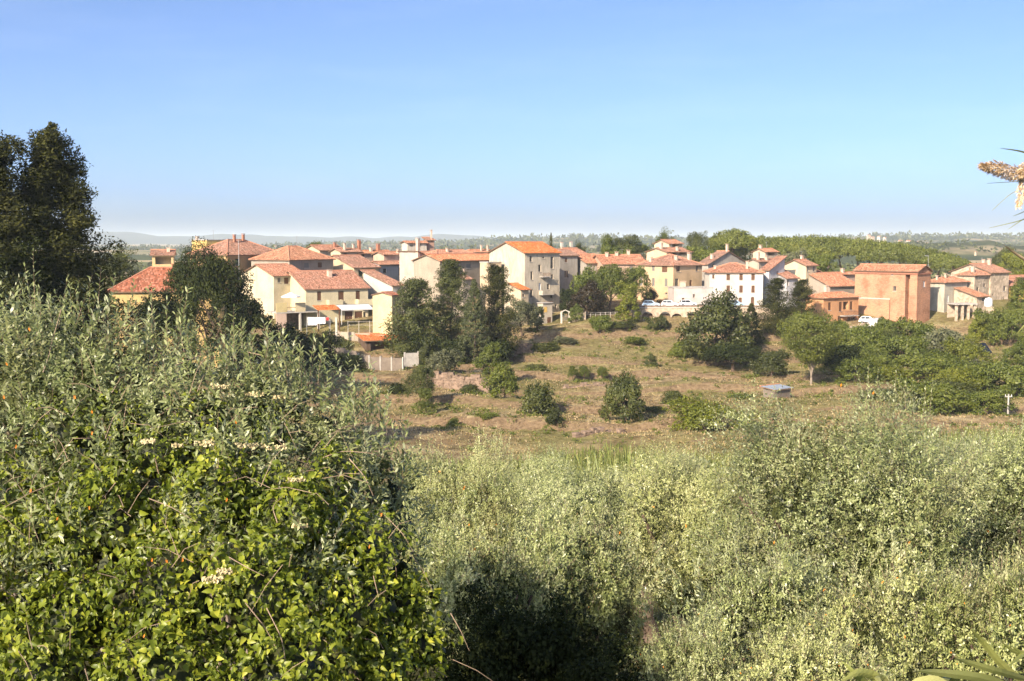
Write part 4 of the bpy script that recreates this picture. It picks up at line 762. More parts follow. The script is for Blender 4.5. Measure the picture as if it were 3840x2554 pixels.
T('shrub', 'bush', 'leaf_mid', 'tiny green bush on straw grass, right of the two small field bushes', 1835, 1595, 170, 50, 45, cat='shrub', var=2)
for i, (x, y, w_, h_) in enumerate([(2148, 1425, 46, 52), (2190, 1425, 44, 54), (2258, 1412, 46, 38)]):
    T('sapling', 'broad', 'leaf_mid', ['first of three thin saplings across the middle of the slope', 'second of three thin saplings across the middle of the slope', 'third and lowest sapling on the slope near the red earth'][i], x, y, 212, w_, h_, var=i, group='young trees on the slope')
T('shrub', 'bush', 'leaf_oak', 'small lone bush with shadow on the reddish slope', 2443, 1357, 228, 56, 30, cat='shrub', var=3)
for i, (x, y, D_, w_, h_, mt, lb) in enumerate([(2030, 1330, 238, 110, 45, 'leaf_oak', 'low shrub on the shaded bank right of the fir'), (2120, 1300, 243, 90, 40, 'leaf_grey', 'dusty scrub below the white gate'), (2010, 1400, 221, 80, 34, 'leaf_oak', 'flat dark shrub on the bank in the middle of the slope'), (2380, 1300, 245, 100, 40, 'leaf_mid', 'green scrub under the ivy column'), (2560, 1330, 238, 90, 50, 'leaf_mid', 'pale green scrub left of the large oak'), (2300, 1500, 196, 70, 30, 'leaf_oak', 'low scrub above the holm oak'), (2790, 1520, 194, 100, 40, 'leaf_mid', 'low weeds left of the garden shed'), (1760, 1480, 196, 90, 36, 'leaf_oak', 'low scrub at the foot of the dry stone wall'), (2450, 1560, 178, 70, 36, 'leaf_oak', 'small scrub right of the holm oak'), (1490, 1500, 192, 90, 60, 'leaf_dark', 'dark scrub at the left end of the field')]):
    T('shrub', 'bush', mt, lb, x, y, D_, w_, h_, cat='shrub', var=i, group='scrub on the dry slope')
# in front of the peach house
T('tree', 'broad', 'leaf_mid', 'leafy green tree with bright canopy left of the peach house', 2290, 1190, 266, 170, 195, var=1, big=True)
T('tree', 'broad', 'leaf_mid', 'bright green treetop touching the peach house wall', 2385, 1190, 267, 110, 190, var=2)
T('tree', 'bush', 'leaf_mid', 'green leafy canopy right of the grey stone house', 2200, 1130, 272, 130, 125, var=3)
T('plum_tree', 'bush', 'leaf_red', 'round dark purple-leaved plum tree beside the tall building', 2200, 1170, 262, 150, 115, var=4, big=True)
T('shrub', 'bush', 'leaf_dark', 'dark hedge bush between tall building and plum tree', 2130, 1175, 266, 70, 90, cat='shrub', var=5)
T('ivy_tree', 'column', 'leaf_lime', 'ivy-wrapped green column of a tree above the garden fence', 2352, 1245, 258, 92, 185, var=1)
T('shrub', 'bush', 'leaf_mid', 'grass-green shrub by the white gate', 2160, 1182, 258, 60, 40, cat='shrub', var=1)
T('shrub', 'bush', 'leaf_mid', 'green bush below the garden fence', 2250, 1300, 250, 80, 118, cat='shrub', var=2)
T('shrub', 'bush', 'leaf_oak', 'low dark hedge below the ivy column', 2330, 1262, 252, 120, 60, cat='shrub', var=3)
T('shrub', 'column', 'leaf_oak', 'ivy bush leaning before the arched wall', 2448, 1270, 254, 66, 82, cat='shrub', var=2)
T('shrub', 'bush', 'leaf_oak', 'dark ivy bush on the arched wall under the white car', 2490, 1215, 256, 60, 32, cat='shrub', var=4)
T('shrub', 'bush', 'leaf_red', 'oleander with dark red tint growing beside the light blue car', 2440, 1132, 271, 70, 48, cat='shrub', var=5)
# right of centre
T('oak_tree', 'bush', 'leaf_oak', 'largest leafy oak below the white house', 2690, 1395, 232, 305, 295, var=6, big=True)
T('oak_tree', 'broad', 'leaf_dark', 'dark lower tree at the foot of the large oak', 2750, 1450, 226, 220, 170, var=7, big=True)
T('pine_tree', 'cypress', 'leaf_pine', 'slim dark conifer between oak and twin pines', 2815, 1305, 246, 92, 165, var=2)
T('pine_tree', 'pine', 'leaf_pine', 'taller of the two dark pines before the narrow white house', 2908, 1280, 250, 150, 235, var=6, big=True)
T('pine_tree', 'pine', 'leaf_pine', 'right one of the two dark pines, before the orange house', 3002, 1235, 254, 130, 185, var=7, big=True)
T('umbrella_pine', 'vase', 'leaf_umbrella', 'young umbrella pine with bare fan of limbs beside the garden shed', 3040, 1490, 205, 230, 318, var=1, big=True, bark='bark_pale')
T('shrub', 'bush', 'leaf_oak', 'dense green bush left of the young umbrella pine', 2893, 1440, 216, 155, 130, cat='shrub', var=1, big=True)
T('shrub', 'bush', 'leaf_dark', 'dark thicket right behind the young umbrella pine', 3160, 1440, 222, 160, 150, cat='shrub', var=2)
rb = [('leaf_mid', 3230, 1370, 235, 150, 120, 'rounded dark green shrub below the orange house'), ('leaf_mid', 3150, 1280, 252, 90, 60, 'low hedge shrub at the foot of the orange house'), ('leaf_mid', 3320, 1290, 250, 110, 70, 'mid-green shrub left below the chapel wall'),
      ('leaf_mid', 3440, 1330, 247, 150, 110, 'dark bush against the chapel corner'), ('leaf_mid', 3380, 1420, 230, 170, 130, 'big rounded bush in the middle of the right slope'), ('leaf_lime', 3315, 1500, 210, 140, 110, 'bright yellow-green fig bush on the right slope'),
      ('leaf_mid', 3210, 1500, 208, 140, 130, 'dark green bush beside the yellow-green fig'), ('leaf_mid', 3250, 1420, 222, 120, 100, 'olive-green bush above the fig bush'), ('leaf_grey', 3530, 1370, 235, 160, 110, 'grey-green scrub mound below the grey plaster house'),
      ('leaf_lime', 3620, 1420, 226, 150, 120, 'mid-green scrub under the solar panels'), ('leaf_mid', 3480, 1480, 212, 190, 120, 'wide dark bush on the lower right slope'), ('leaf_mid', 3640, 1510, 205, 200, 130, 'broad dark bush near the utility pole'),
      ('leaf_lime', 3580, 1480, 200, 140, 80, 'light green shrub left of the utility pole'), ('leaf_mid', 3470, 1600, 178, 250, 150, 'yellowish feathery shrub at the bottom of the right slope'), ('leaf_mid', 3760, 1540, 200, 170, 150, 'dark shrub right behind the utility pole'),
      ('leaf_mid', 3720, 1250, 250, 130, 70, 'bright green tree hedge before the stone houses'), ('leaf_lime', 3660, 1245, 249, 70, 48, 'small lime-coloured shrub by the terrace below the porch'), ('leaf_mid', 3790, 1290, 245, 120, 110, 'leafy green tree beside the stone house at right edge'),
      ('leaf_mid', 3830, 1200, 258, 110, 130, 'tall dark tree cut off by the right picture edge'), ('leaf_mid', 3310, 1240, 256, 50, 40, 'clipped dark shrub by the white vans'), ('leaf_mid', 3820, 1400, 222, 120, 110, 'grey-leaved bush below the solar panels at the edge'),
      ('leaf_mid', 3540, 1440, 222, 130, 100, 'green bush between scrub mounds on the right slope'), ('leaf_oak', 3300, 1330, 244, 130, 70, 'dark low shrub under the white vans'), ('leaf_grey', 3700, 1450, 218, 110, 80, 'pale scrub on the right slope beneath the bare track')]
rb += [('leaf_mid', 3400, 1360, 240, 120, 80, 'fresh green bush under the chapel corner shrub'), ('leaf_oak', 3100, 1420, 226, 120, 90, 'dark bush at the foot of the young umbrella pine'), ('leaf_mid', 3300, 1440, 218, 130, 90, 'leafy bush in the middle of the thick scrub'), ('leaf_lime', 3430, 1530, 198, 120, 80, 'yellow-green shrub low on the right slope'),
       ('leaf_oak', 3560, 1560, 190, 170, 110, 'dark green shrub below the light green one'), ('leaf_mid', 3700, 1590, 180, 190, 110, 'green shrub bank at the foot of the utility pole'), ('leaf_oak', 3330, 1570, 188, 150, 90, 'low dark bush just above the tallest olive'), ('leaf_lime', 3620, 1330, 240, 110, 60, 'small scrub beside the solar panels')]
for i, (mt, x, y, D_, w_, h_, lb) in enumerate(rb): T('shrub', 'bush', mt, lb, x, y + 5, D_, w_ * 1.25, h_ * 1.2 + 8, big=(w_ > 75), cat='shrub', var=i % 6, group='shrubs on the slope below the chapel')
# behind the town
for (kd, mt, x, y, D_, w_, h_, lb, nm) in [('broad', 'leaf_mid', 1172, 960, 330, 60, 52, 'small green treetop behind the cream verge', 'tree'), ('cypress', 'leaf_pine', 2066, 960, 340, 26, 84, 'lone thin cypress spire behind the tall building', 'cypress_tree'),
        ('broad', 'leaf_oak', 2172, 960, 350, 52, 54, 'small dark tree behind the pale gabled house', 'tree'), ('broad', 'leaf_mid', 2275, 990, 345, 70, 108, 'slender tree with bare trunk left of the back garden trees', 'tree'),
        ('broad', 'leaf_oak', 2335, 985, 350, 120, 100, 'bushy dark tree in the middle of the back garden', 'tree'), ('broad', 'leaf_mid', 2395, 980, 356, 80, 85, 'lighter tree at the right of the back garden', 'tree'), ('bush', 'leaf_mid', 2325, 970, 338, 120, 45, 'green hedge on the slope behind the row house', 'hedge'),
        ('broad', 'leaf_mid', 2488, 960, 360, 80, 98, 'grey-green tree rising behind the topmost house', 'tree'), ('broad', 'leaf_oak', 2612, 990, 348, 100, 118, 'dark leafy tree left of the dome-shaped pine', 'tree'), ('bush', 'leaf_mid', 2650, 985, 330, 160, 60, 'shrubby slope behind the weathered grey gable', 'hedge'),
        ('bush', 'leaf_mid', 3080, 1010, 320, 110, 60, 'grey-green bush behind the cream gabled house', 'shrub'), ('bush', 'leaf_grey', 2960, 1000, 345, 160, 60, 'pale scrub under the pine row', 'shrub'), ('bush', 'leaf_lime', 3810, 1010, 330, 110, 60, 'light green treetop behind the right-hand stone house', 'tree'), ('broad', 'leaf_oak', 3760, 1000, 380, 120, 70, 'dark trees patch behind the right-hand roofs', 'tree')]:
    T(nm, kd, mt, lb, x, y, D_, w_, h_, var=len(lb) % 6, big=(w_ > 90), cat='tree' if nm != 'shrub' else 'shrub', group='trees behind the roofs')
T('umbrella_pine', 'umbrella', 'leaf_umbrella', 'single dome-shaped umbrella pine above the white house', 2746, 1010, 380, 185, 146, var=1, big=True, group='umbrella pines behind the town')
T('umbrella_pine', 'bush', 'leaf_umbrella', 'lower leafy mass under the dome-shaped umbrella pine', 2746, 990, 385, 175, 90, var=3, big=True, group='umbrella pines behind the town')
ordn = ['first', 'second', 'third', 'fourth', 'fifth', 'sixth', 'seventh', 'eighth', 'ninth', 'tenth', 'eleventh', 'twelfth', 'thirteenth', 'fourteenth', 'fifteenth', 'sixteenth']
row = [(2860, 890, 420), (2925, 892, 430), (2985, 893, 415), (3040, 890, 425), (3100, 893, 410), (3155, 895, 420), (3210, 900, 405), (3262, 903, 415), (3315, 910, 400), (3370, 916, 405), (3425, 926, 395), (3475, 938, 390), (3525, 952, 385), (3570, 972, 375), (3050, 925, 380), (3300, 935, 375)]
for i, (x, y, D_) in enumerate(row):
    T('umbrella_pine', 'umbrella', 'leaf_umbrella', ('%s umbrella pine from the left in the long row behind the town' % ordn[i]) if i < 14 else ['nearer umbrella pine before the left half of the row', 'nearer umbrella pine before the right half of the row'][i - 14], x, y + 135, D_, 150 + (i * 37) % 30, 136, var=i % 3, big=True, group='umbrella pines behind the town')
# a distant wood: too many trees to count
rs = np.random.RandomState(11); C = []
for k in range(5200):
    D_ = rs.uniform(620, 3300); x = rs.uniform(-300, 4200)
    X = (x - CX) / FPX * D_; v = math.sin(X * 0.006 + 1.0) + math.sin(D_ * 0.009 + X * 0.002) + 0.7 * math.sin(X * 0.017 + D_ * 0.013)
    if v > 0.25: C.append((X, D_, 0))
C = np.array(C); hill = np.zeros(len(C))
C[:, 2] = ground_np(C[:, 0], C[:, 1]) + 3
R1 = np.interp(C[:, 0] / C[:, 1] * FPX + CX, [3100, 3450, 3600, 3700, 3760, 3840, 4600], [935, 918, 905, 906, 918, 914, 912])
dd = np.abs(C[:, 1] - 1500) / 260; zr = (HORIZON - R1) / FPX * 1500; C[:, 2] = np.where(dd < 1, np.maximum(C[:, 2], -30 + (zr + 30) * (1 - dd ** 2) + 1.5), C[:, 2])
V, F = clumps_np(rs, C, rs.uniform(3, 6.5, len(C)), 16, 4.2, flat=0.75, form=0)
link('distant_wood', mesh_np('distant_wood', V, F, M['leaf_oak'])); tag(bpy.data.objects['distant_wood'], 'scattered woods and tree lines on the plain beyond the town', 'woodland', kind='stuff')
rx = rs.uniform(-600, 4500, 2000); pyr = np.interp(rx, [q[0] for q in RIDGE], [q[1] for q in RIDGE]); dr = rs.uniform(-1, 0.25, 2000)
Dr = 3600 + 900 * dr; zz = -35 + ((HORIZON - pyr) / FPX * 3600 + 35) * (1 - dr ** 2)
C = np.stack([(rx - CX) / FPX * Dr, Dr, zz + 2], 1)
V, F = clumps_np(rs, C, rs.uniform(6, 13, len(C)), 12, 9, flat=0.7, form=0)
link('ridge_wood', mesh_np('ridge_wood', V, F, M['leaf_oak'])); tag(bpy.data.objects['ridge_wood'], 'woods covering the long ridge on the horizon', 'woodland', kind='stuff')
# ------------------------------------------------------------------ road, walls, fences
road_m = plain('asphalt', (0.10, 0.095, 0.09), 0.95, 0.2, 0.8)
zr_ = P(2440, 1151, 266).z
Xa, Xb = XatY(2372, 262, zr_), XatY(2905, 262, zr_)
MB().box(Xa, 261.6, zr_ - 1.2, Xb, 274.5, zr_).build('road', road_m); tag(bpy.data.objects['road'], 'terrace road with parked cars in front of the white house', kind='structure')
for m_, k in (('kerb', 0),):
    ob = MB().box(Xa, 261.6, zr_ + 0.004, Xb, 262.0, zr_ + 0.55).build('parapet_wall', M['stonewall']); tag(ob, 'low stone parapet along the terrace road behind the oak', 'wall')
# arched retaining wall under the road
aw = empty('arched_wall', (Xa, 261.5, zr_ - 4.4)); tag(aw, 'stone retaining wall with round arches under the parked cars', 'wall')
ops = []
for x, y in ((2428, 1187), (2494, 1178), (2538, 1190), (2600, 1190), (2660, 1190), (2720, 1190)):
    q = P(x, y, 261.5); u0 = q.x - Xa
    ops.append((u0 - 1.25, u0 + 1.25, 0.6, 3.6 - (0.4 if x == 2538 else 0), 0.9, True))
mb = MB(); wall_face(mb, Vector((0, 0, 0)), Vector((1, 0, 0)), Vector((0, 1, 0)), Xb - Xa, lambda u: 4.4, ops); mb.build('wall', M['stonehouse'], aw)
for q in ops: MB().box(q[0] - 0.1, 0.9, q[2] - 0.1, q[1] + 0.1, 1.0, q[3] + 0.1).build('niche_back', M['stonewall'], aw)
MB().box(0, -0.12, 4.403, Xb - Xa, 0.09, 4.6).build('coping', M['stone_sill'], aw)
def strip_wall(name, label, pts, thick, hgt, mat, cap=None, panels=0, postm=None):
    """a wall that follows the ground between picture points"""
    A, B = P(*pts[0]), P(*pts[1]); d = Vector((B.x - A.x, B.y - A.y, 0)); L = d.length; t = empty(name, (A.x, A.y, 0), math.atan2(d.y, d.x)); tag(t, label, 'wall')
    n = panels or 1
    for i in range(n):
        u0, u1 = L * i / n, L * (i + 1) / n; g0 = ground(*(A.xy + d.xy * (u0 / L))); g1 = ground(*(A.xy + d.xy * (u1 / L))); zb = min(g0, g1) - 0.5; zt = max(g0, g1) + hgt
        MB().box(u0 + 0.13, -thick / 2, zb, u1 - 0.13, thick / 2, zt).build('panel', mat, t)
    for i in range(n + 1):
        u0 = L * i / n; g0 = ground(*(A.xy + d.xy * (u0 / L))); MB().box(u0 - 0.125, -thick / 2 - 0.06, g0 - 0.6, u0 + 0.125, thick / 2 + 0.06, g0 + hgt + 0.25).build('post', postm or mat, t)
    return t
strip_wall('garden_wall', 'grey block garden wall below the orange-roofed shed', ((1345, 1395, 226), (1512, 1405, 222)), 0.25, 2.4, M['block'], panels=4, postm=M['concrete'])
strip_wall('garden_wall', 'pale short wall segment with a dark gap beside the block wall', ((1518, 1390, 226), (1568, 1388, 227)), 0.3, 2.6, M['concrete'], panels=1)
strip_wall('garden_wall', 'shaded concrete terrace wall below the yellow gabled house', ((1120, 1330, 238), (1340, 1390, 228)), 0.3, 2.6, M['block'], panels=5)
strip_wall('garden_wall', 'terrace retaining wall under the paved yard of the awning house', ((1270, 1245, 250), (1500, 1240, 249)), 0.3, 1.5, stucco((0.6, 0.5, 0.38)), panels=4)
# white corner pillars and gate
for (x, y0, y1, D_, lb) in ((1262, 1192, 1290, 246, 'pale gate pillar right of the hanging sheets'), (1235, 1200, 1260, 250, 'thin white post between sheets and gate pillar'), (1556, 1245, 1310, 240, 'leaning white post under the wide pine')):
    p, q = P(x, y1, D_), P(x, y0, D_); g = ground(p.x, p.y); w_ = 0.42 if x == 1262 else 0.16
    ob = MB().box(-w_ / 2, -w_ / 2, g - 0.4, w_ / 2, w_ / 2, q.z).box(-w_ / 2 - 0.05, -w_ / 2 - 0.05, q.z, w_ / 2 + 0.05, w_ / 2 + 0.05, q.z + 0.1).build('gate_pillar', M['stone_sill'], None, (p.x, p.y, 0)); tag(ob, lb, 'post')
# dry stone wall, stone by stone
ICO = None
def stone_mesh(seed):
    rs = random.Random(seed); m = MB(); V = [(x * (0.5 + rs.uniform(-.09, .06)), y * (0.5 + rs.uniform(-.1, .05)), z * (0.5 + rs.uniform(-.1, .05))) for x in (-1, 1) for y in (-1, 1) for z in (-1, 1)]
    m.v = V; m.f = [(0, 1, 3, 2), (4, 6, 7, 5), (0, 4, 5, 1), (2, 3, 7, 6), (0, 2, 6, 4), (1, 5, 7, 3)]; return m.mesh('stone', M['stonewall'])
stones = [stone_mesh(i) for i in range(6)]
def dry_wall(label, x0, x1, y0, y1, D0, D1, rows, w0):
    A, B = P(x0, y0, D0), P(x1, y1, D1); d = Vector((B.x - A.x, B.y - A.y, 0)); L = d.length; t = empty('dry_stone_wall', (A.x, A.y, 0), math.atan2(d.y, d.x)); tag(t, label, 'wall', 'dry stone walls on the slope')
    rs = random.Random(int(x0)); k = 0
    for r_ in range(rows):
        u = rs.uniform(0, 0.4)
        while u < L:
            w_ = rs.uniform(0.6, 1.5) * w0; g = ground(*(A.xy + d.xy * (min(u, L) / L))); hh = 0.55 * w0
            if r_ < rows - 1 or rs.random() < 0.6:
                o = link('stone', stones[k % 6], t, None, (u + w_ / 2, 0.10 * r_ + rs.uniform(-0.1, 0.1), g + hh * (r_ + 0.4))); o.scale = (w_ * 1.06, 0.9, hh * rs.uniform(1.0, 1.25)); o.rotation_euler = (rs.uniform(-.1, .1), rs.uniform(-.12, .12), rs.uniform(-.15, .15)); k += 1
            u += w_
dry_wall('rough dry stone wall holding the terrace below the pale cypress', 1590, 1825, 1440, 1455, 203, 199, 6, 0.8)
dry_wall('crumbling low stone bank below the tall building', 1830, 1985, 1330, 1310, 233, 236, 4, 0.8)
dry_wall('scattered stone terrace edge across the reddish slope', 2110, 2360, 1452, 1440, 203, 205, 2, 0.6)
dry_wall('stony bank at the lower right of the field beside the holm oak', 2150, 2330, 1640, 1610, 157, 162, 2, 0.6)
# fences
def fence(label, x0, x1, y0, y1, D0, D1, n, hgt, mat, rails, name='garden_fence'):
    A, B = P(x0, y0, D0), P(x1, y1, D1); t = empty(name, A); tag(t, label, 'fence'); B = B - A; r = 0.04
    post = None
    for i in range(n):
        q = B * (i / (n - 1)); g = ground(A.x + q.x, A.y + q.y) - A.z
        MB().box(q.x - r, q.y - r, min(g, q.z) - 0.3, q.x + r, q.y + r, q.z + hgt).build('post', mat, t)
    for f_ in rails: MB().tube([Vector((0, 0, hgt * f_)), Vector((B.x, B.y, B.z + hgt * f_))], [0.03, 0.03], 5).build('rail', mat, t)
fence('white post and rail fence before the dark trees', 2196, 2326, 1188, 1185, 259.5, 259.5, 8, 0.9, M['stone_sill'], (0.5, 0.95))
fence('thin wire fence on posts along the awning house yard', 1305, 1468, 1232, 1232, 252, 252, 5, 1.6, M['stone_sill'], (0.45, 0.9))
fence('rough wooden fence of leaning stakes on the slope', 1985, 2200, 1335, 1345, 236, 234, 9, 1.0, M['bark_pale'], (0.7,))
# white garden gate near the tall building
t = empty('garden_gate', P(2105, 1204, 259)); tag(t, 'white garden gate with arched top beside the tall building', 'gate')
w_ = 30 * MPX(259); h_ = 36 * MPX(259)
for x_ in (0, w_): MB().box(x_ - 0.2, -0.2, -0.5, x_ + 0.2, 0.2, h_).build('pillar', M['stone_sill'], t)
MB().tube([(0, 0, h_ - 0.1), (w_ * 0.5, 0, h_ + 0.3), (w_, 0, h_ - 0.1)], [0.12, 0.12, 0.12], 6).build('arch', M['stone_sill'], t)
for k in range(6): MB().box(0.3 + k * 0.22, -0.02, 0, 0.34 + k * 0.22, 0.02, h_ * 0.6).build('bar', M['metal'], t)
strip_wall('garden_wall', 'pale rendered wall from the gate to the fence', ((2136, 1205, 259), (2195, 1200, 258)), 0.3, 1.5, stucco((0.72, 0.58, 0.42)), panels=2)
# annex stair block of the tall building, yellow board hanging on it
t = empty('stair_block', P(2036, 1226, 264), R(36)); tag(t, 'small cream stair block with a yellow shutter at the tall building', 'outbuilding')
w_, h_ = 2.6, 5.2
MB().box(0, 0, -0.6, w_, 2.0, h_).build('wall', stucco((0.72, 0.63, 0.5), 0.4), t); MB().box(-0.2, -0.25, h_, w_ + 0.2, 2.1, h_ + 0.15).build('roof', M['concrete'], t)
MB().box(0.25, -0.05, 3.2, 1.1, -0.003, 4.4).build('shutter', plain('yellow_shutter', (0.70, 0.45, 0.12)), t); MB().box(1.2, -0.05, 0, 2.1, -0.003, 2.1).build('door', M['brown'], t)
# porch with columns before the stone houses
A = P(3584, 1197, 264); t = empty('column_porch', A, R(12)); tag(t, 'porch with four square brick columns below the stone houses', 'porch')
L = 80 * MPX(264); h_ = 54 * MPX(264)
for k in range(4): MB().box(L * k / 3.2, 0, -1.5, L * k / 3.2 + 0.45, 0.45, h_).build('column', M['stonehouse'], t)
MB().box(-0.3, -0.4, h_, L + 0.3, 3.2, h_ + 0.3).build('roof_slab', M['concrete'], t); MB().box(-0.2, 3.0, -1.5, L + 0.2, 3.15, h_).build('back_wall', M['stonehouse'], t)
# awning, parasol, laundry, tank, solar panels, pole
hw = HOUSES['yellow house with two balconies and white awning over wooden doors']
t = empty('awning', P(1279, 1148, 254.5), hw['a']); tag(t, 'long white sloping awning over the wooden doors', 'awning'); L = 128 * MPX(256) / math.cos(hw['a']) * 0.88
m = MB(); n = 24
for i in range(n): m.poly([(L * i / n, 0, -0.75 + 0.02 * (i % 2)), (L * (i + 1) / n, 0, -0.75 + 0.02 * ((i + 1) % 2)), (L * (i + 1) / n, 2.4, 0.1), (L * i / n, 2.4, 0.1)])
m.build('canvas', M['white'], t); MB().box(0, -0.03, -0.98, L, 0.0, -0.74).build('valance', M['white'], t); MB().tube([(0, 2.4, 0.12), (L, 2.4, 0.12)], [0.08, 0.08], 6).build('roller', M['metal'], t)
for x_ in (0.1, L - 0.1): MB().tube([(x_, 0, -0.78), (x_, 0, -4.0)], [0.05, 0.05], 5).build('pole', M['white'], t)
t = empty('parasol', P(1092, 1168, 253)); tag(t, 'open white parasol on the terrace of the yellow gabled house', 'parasol')
h_ = 73 * MPX(253); r_ = 38 * MPX(253); m = MB()
for k in range(8):
    a0, a1 = 2 * math.pi * k / 8, 2 * math.pi * (k + 1) / 8; m.poly([(0, 0, h_), (r_ * math.cos(a0), r_ * math.sin(a0), h_ - 0.95), (r_ * math.cos(a1), r_ * math.sin(a1), h_ - 0.95)])
    m.poly([(r_ * math.cos(a0), r_ * math.sin(a0), h_ - 0.95), (r_ * math.cos(a0), r_ * math.sin(a0), h_ - 1.12), (r_ * math.cos(a1), r_ * math.sin(a1), h_ - 1.12), (r_ * math.cos(a1), r_ * math.sin(a1), h_ - 0.95)])
m.build('canopy', M['white'], t); MB().tube([(0, 0, -0.2), (0, 0, h_ + 0.15)], [0.04, 0.03], 6).build('pole', M['brown'], t)
# terrace under the parasol: yellow parapet on a pink base, dark void below
A = P(1036, 1172, 251); t = empty('terrace', A, R(33)); tag(t, 'raised terrace with yellow parapet and dark undercroft below the parasol', 'terrace')
gz = ground(A.x, A.y) - A.z - 0.5; L1 = 168 * MPX(251) * 1.05
MB().box(0, 0, -0.25, L1, 6, 0).build('floor_slab', M['concrete'], t)
MB().box(0, -0.003, 0.002, 2.4, 0.18, 2.0).build('parapet', stucco((0.80, 0.66, 0.34), 0.1), t); MB().box(4.3, -0.003, 0.002, 6.6, 0.18, 1.9).build('parapet', stucco((0.78, 0.66, 0.42), 0.1), t)
MB().box(2.4, 0.02, 0.9, 4.3, 0.1, 1.0).box(2.4, 0.04, 0.002, 2.46, 0.09, 0.9).box(3.3, 0.04, 0.002, 3.36, 0.09, 0.9).build('railing', M['rust'], t)
MB().box(0, 0.05, gz, 2.3, 0.3, -0.253).build('base_wall', stucco((0.78, 0.58, 0.45), 0.2), t); MB().box(2.3, 4.5, gz, L1, 4.8, -0.253).build('back_wall', M['stonewall'], t)
for k in (0.55, 0.98): MB().box(L1 * k - 0.2, 0.05, gz, L1 * k + 0.2, 0.45, -0.253).build('pillar', M['stone_sill'], t)
# tiled porch roof between terrace and awning
A = P(1192, 1164, 251.5); t = empty('porch_roof', A, R(33)); tag(t, 'small orange tiled porch roof between parasol terrace and awning', 'roof'); mb = MB(); uv = []
slope(mb, Vector((0, 0, 0)), Vector((1, 0, 0)), 5.2, Vector((0, 0.96, 0.28)), 3.2, 0, 0, uv=uv); me = bpy.data.meshes.new('tiles'); me.from_pydata(mb.v, [], mb.f); me.materials.append(M['roof_new'])
l = me.uv_layers.new(name='UVMap'); idx = np.zeros(len(me.loops), dtype=np.int32); me.loops.foreach_get('vertex_index', idx); l.data.foreach_set('uv', np.array(uv, dtype=np.float32)[idx].ravel()); link('tiles', me, t)
for x_ in (0.2, 5.0): MB().box(x_ - 0.1, 0.1, -4.5, x_ + 0.1, 0.3, -0.02).build('post', M['brown'], t)
for i, (x, w_, hp, D_, lb) in enumerate(((1170, 34, 30, 249, 'white sheet hanging on the line by the gate pillar'), (1203, 34, 24, 248.6, 'white striped towel drying beside the hanging sheet'), (1228, 10, 12, 248.4, 'small red cloth on the washing line'))):
    p = P(x, 1190, D_); ww, hh = w_ * MPX(D_), hp * MPX(D_); m = MB(); n = 10
    for k in range(n):
        a_, b_ = k / n, (k + 1) / n; f_ = lambda s: 0.06 * math.sin(s * 17 + i)
        m.poly([((a_ - .5) * ww, f_(a_), -hh), ((b_ - .5) * ww, f_(b_), -hh), ((b_ - .5) * ww, 0, 0), ((a_ - .5) * ww, 0, 0)])
    ob = m.build('laundry', M['white'] if i < 2 else plain('red_cloth', (0.5, 0.05, 0.05)), None, p); tag(ob, lb, 'laundry')
p, q = P(1150, 1189, 249.2), P(1238, 1189, 248.2); t = empty('washing_line', p); tag(t, 'washing line between two thin poles near the gate', 'washing line'); q = q - p
MB().tube([(0, 0, 0), q * 0.5 + Vector((0, 0, -0.06)), q], [0.015] * 3, 4).build('line', M['white'], t)
for v in (Vector((0, 0, 0)), q): MB().tube([v, Vector((v.x, v.y, -6))], [0.05, 0.06], 5).build('pole', M['metal'], t)
t = empty('water_tank', P(3706, 1150, 262)); tag(t, 'white rounded water tank beside the stone houses', 'tank'); r_ = 15 * MPX(262); m = MB()
m.tube([(0, 0, 0), (0, 0, 0.25), (0, 0, 1.4), (0, 0, 1.8), (0, 0, 2.0)], [r_ * 0.96, r_, r_, r_ * 0.75, r_ * 0.2], 20).build('tank_body', M['white'], t, smooth=True); MB().box(-r_, -r_, -2.5, r_, r_, -0.003).build('stand', M['stonehouse'], t)
pv = plain('solar_cells', (0.015, 0.02, 0.035), 0.15, 0.1, 3, 0, 0.6)
A = P(3650, 1322, 240); t = empty('solar_array', A, R(8)); tag(t, 'tilted dark solar panels on the right slope', 'solar panels')
for i in range(4):
    for j in range(2):
        x0, v0 = i * 1.02, j * 1.62; a_ = R(32); m = MB(); c_, s_ = math.cos(a_), math.sin(a_)
        q = [(x0, v0 * c_, v0 * s_), (x0 + 0.97, v0 * c_, v0 * s_), (x0 + 0.97, (v0 + 1.57) * c_, (v0 + 1.57) * s_), (x0, (v0 + 1.57) * c_, (v0 + 1.57) * s_)]
        m.poly(q); m.poly([(x, y + 0.02, z - 0.04) for x, y, z in q[::-1]]); m.build('panel', pv, t)
for x_ in (0.3, 3.7): MB().box(x_, 2.5, -1.0, x_ + 0.08, 2.58, 1.5).build('strut', M['metal'], t)
t = empty('utility_pole', (lambda p: (p.x, p.y, ground(p.x, p.y) - 0.5))(P(3780, 1545, 178))); tag(t, 'grey utility pole with crossarm on the right slope', 'pole')
zt = P(3780, 1478, 178).z - t.location.z
MB().tube([(0, 0, 0), (0, 0, zt)], [0.16, 0.11], 8).build('shaft', M['concrete'], t); MB().box(-0.55, -0.06, zt - 0.45, 0.55, 0.06, zt - 0.3).build('crossarm', M['concrete'], t)
for x_ in (-0.45, 0, 0.45): MB().tube([(x_, 0, zt - 0.3), (x_, 0, zt - 0.05)], [0.05, 0.06], 6).build('insulator', M['white'], t)
